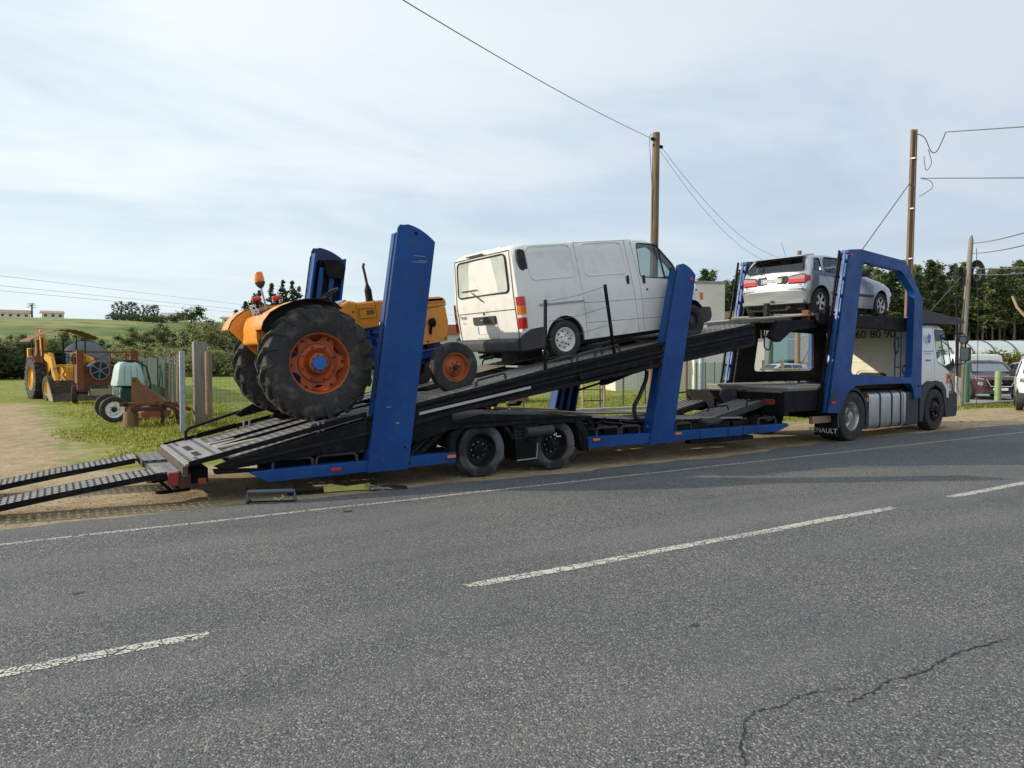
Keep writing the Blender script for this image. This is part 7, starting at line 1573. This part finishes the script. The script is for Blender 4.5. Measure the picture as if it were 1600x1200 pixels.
t = thing('utility_pole', 'distant pole top showing just above the silver car roof', 'pole', (47.4, 35.6, 0)); MB().tube([(47.4, 35.6, 0), (47.44, 35.57, 9.7)], [.2, .16], 10).build('shaft', 'wood', t); MB().box(46.9, 47.9, 35.5, 35.6, 9.0, 9.1).build('cross_arm', 'black', t); rebase(t, (47.4, 35.6, 0))
wire('overhead_wire', 'wire running from the wooden pole top over the road to the upper left', [(19.25, 20.98, 9.95), (4.75, 11.43, 7.62 + .05), (-6, 4.3, 6.1)], .010, .12)
wire('overhead_wire', 'upper of two wires sagging from the wooden pole to the pole behind the silver car', [(19.66, 20.86, 9.65), (47.4, 35.57, 9.2)], .009, 1.35)
wire('overhead_wire', 'lower of two wires sagging from the wooden pole to the pole behind the silver car', [(19.6, 20.86, 9.5), (47.4, 35.57, 9.1)], .008, 1.75)
wire('overhead_wire', 'top wire leaving the tall slotted pole to the right edge', [(31.58, 16.7, 11.05), (28.08, 12.27, 9.53), (21.2, 3.4, 6.6), (10, -10.8, 6.2)], .02)
wire('overhead_wire', 'lower wire leaving the tall slotted pole to the right edge', [(30.78, 17.26, 9.17), (24.69, 10.75, 7.07), (21.1, 6.8, 5.9), (8, -7.4, 5.4)], .018)
wire('stay_wire', 'slanted stay wire from the tall slotted pole down to the blue frame', [(30.5, 17.55, 9.0), (25.0, 16.4, 5.72 - .45), (20.0, 15.4, .6)], .02)
for k, (z, e) in enumerate(((5.64, 3.95), (5.3, 3.72), (4.8, 3.3), (4.6, 3.2))): wire('overhead_wire', ('highest', 'second', 'third', 'lowest')[k] + ' wire from the coil-hung pole to the right edge', [(26.88, 13.23, z), (14.5, 6.0, e), (5, -4.5, e + .2)], .012, .05)
wire('stay_wire', 'slanted stay wire left of the coil-hung pole', [(26.5, 13.4, 4.5), (24.6, 14.6, 1.9), (23.4, 15.3, .2)], .012)
for k, (z0, z1, s) in enumerate(((5.05, 5.9, .4), (4.65, 5.5, .5), (4.45, 5.25, .55))):
    wire('overhead_wire', ('topmost', 'middle', 'lowest')[k] + ' of three thin wires crossing the sky at the left', [(-14.7, 22, z0 + 1.0), (-1.65, 36.57, z0), (14.5, 62.0, z1), (48, 70.0, z1 + .3)], .0065, 0)

# sapling at the right edge
t = thing('sapling', 'yellow-green sapling with a cut branch at the right edge', 'tree', (26.1, 11.0, 0))
MB().tube([(26.1, 11.0, 0), (26.12, 10.98, 2.2), (26.2, 10.95, 4.2)], [.09, .07, .03], 8).build('trunk', 'bark_pale', t); MB().tube([(26.12, 10.98, 2.7), (25.7, 11.3, 3.3), (25.6, 11.4, 3.65)], [.05, .04, .035], 8).build('branch', 'wood_pale', t)
V_, F_ = cards(clump_points([((26.3 + random.uniform(-.3, .6), 10.7 + random.uniform(-.5, .1), random.uniform(3.2, 4.8)), .4) for _ in range(9)], 45), .09); o = np_mesh('crown', V_, F_, 'leaf_bright', t)
rebase(t, t.location.copy())

# ================================================================== GRASS
def grass(name, n, area, hmax, seed, excl=None):
    r_ = np.random.default_rng(seed); P_ = area(r_, n); n = len(P_); a = r_.uniform(0, 6.28, n); hh = hmax * r_.uniform(.35, 1, n); wd_ = .012 + .02 * r_.random(n)
    dx_, dy_ = np.cos(a) * wd_, np.sin(a) * wd_; lx, ly = r_.normal(0, .35, n) * hh, r_.normal(0, .35, n) * hh
    V = np.zeros((n, 3, 3)); V[:, 0] = np.stack([P_[:, 0] - dx_, P_[:, 1] - dy_, np.zeros(n)], 1); V[:, 1] = np.stack([P_[:, 0] + dx_, P_[:, 1] + dy_, np.zeros(n)], 1); V[:, 2] = np.stack([P_[:, 0] + lx, P_[:, 1] + ly, hh], 1)
    o = np_mesh(name, V.reshape(-1, 3), np.arange(3 * n).reshape(n, 3), 'grass_blade'); tag(o, 'short grass of the field on both sides of the track', 'grass', kind='stuff'); return o
def clumpy(x0, x1, y0, y1, dens):
    def f(r_, n):
        c = np.stack([r_.uniform(x0, x1, n // 28), r_.uniform(y0, y1, n // 28)], 1); k = r_.integers(0, len(c), n); P_ = c[k] + r_.normal(0, .30, (n, 2)) * (1 + r_.random((n, 1))); return P_
    return f
def field(r_, n):
    P_ = np.concatenate([clumpy(-.4, 9, 12.6, 24, 1)(r_, n // 2), clumpy(-.9, 5, 24, 45, 1)(r_, n // 4), clumpy(-3, 1, 13, 34, 1)(r_, n // 12), clumpy(-7, -2.6, 14, 36, 1)(r_, n // 6), clumpy(9, 24, 14.4, 26, 1)(r_, n // 3)])
    lim = .35 + .5 * np.sin(P_[:, 1] * .9) + np.abs(r_.normal(0, .9, len(P_))); keep = ((P_[:, 0] > lim) | (P_[:, 0] < -1.6 - np.abs(r_.normal(0, .8, len(P_))))) & (P_[:, 1] > 12.9 + .5 * np.sin(P_[:, 0] * 1.3) + np.abs(r_.normal(0, .7, len(P_)))); return P_[keep]
gr_o = grass('grass', 110000, field, .06, 3)
def strip(r_, n):
    x = r_.uniform(16, 34, n); y = 13.7 - .028 * (x - 24) - np.abs(r_.normal(0, .28, n)) - .1; return np.stack([x, y], 1)
g2 = grass('grass', 9000, strip, .10, 5); g2['label'] = 'thin strip of grass along the car park kerb'
def tall(r_, n):
    k = r_.integers(0, 6, n); c = np.array([(2.6, 18.3), (2.95, 20.3), (3.3, 20.4), (3.05, 22.5), (3.5, 26.8), (2.3, 20.6)]); return c[k] + r_.normal(0, .2, (n, 2))
g3 = grass('grass', 1100, tall, .26, 6); g3['label'] = 'long dry weeds at the feet of the left fence posts'

# loose stones of the sandy verge
def gravel(n, seed):
    r_ = np.random.default_rng(seed); x = r_.uniform(-5, 34, n); y = 8.98 + .45 * np.clip((x - 10) / 4, 0, 1) + np.abs(r_.normal(0, 1.6, n)); keep = y < 13.4; x, y = x[keep], y[keep]; n = len(x)
    s_ = .004 + .011 * r_.random(n) ** 3; s_ *= np.where(r_.random(n) > .985, 2.2, 1)
    o_ = np.array([(1, 0, 0), (-1, 0, 0), (0, 1, 0), (0, -1, 0), (0, 0, .8), (0, 0, -.8)]); V = o_[None] * s_[:, None, None] * r_.uniform(.6, 1.4, (n, 6, 1)); V[:, :, 0] += x[:, None]; V[:, :, 1] += y[:, None]; V[:, :, 2] += .004
    f = np.array([(0, 2, 4), (2, 1, 4), (1, 3, 4), (3, 0, 4)]); F_ = (f[None] + 6 * np.arange(n)[:, None, None]).reshape(-1, 3)
    o = np_mesh('gravel', V.reshape(-1, 3), F_, 'stone', None); tag(o, 'small loose stones scattered on the sandy verge beside the asphalt', 'gravel', kind='stuff')
D('stone', (.26, .21, .15), .9, col2=(.50, .43, .33), isl=.35)
gravel(16000, 11)

# small tar repairs and oil spots on the road
r1 = random.Random(21)
for k in range(16):
    x, y, q = r1.uniform(-3, 16), r1.uniform(1.5, 8.2), r1.uniform(.012, .05); n = 11
    g = MB(); g.v = [(x + q * 1.5 * math.cos(6.283 * j / n) * r1.uniform(.6, 1.2), y + q * math.sin(6.283 * j / n) * r1.uniform(.6, 1.2), .0150) for j in range(n)]; g.f = [tuple(range(n))]
    struct(g.build('oil_spot', 'oil', None, smooth=0))
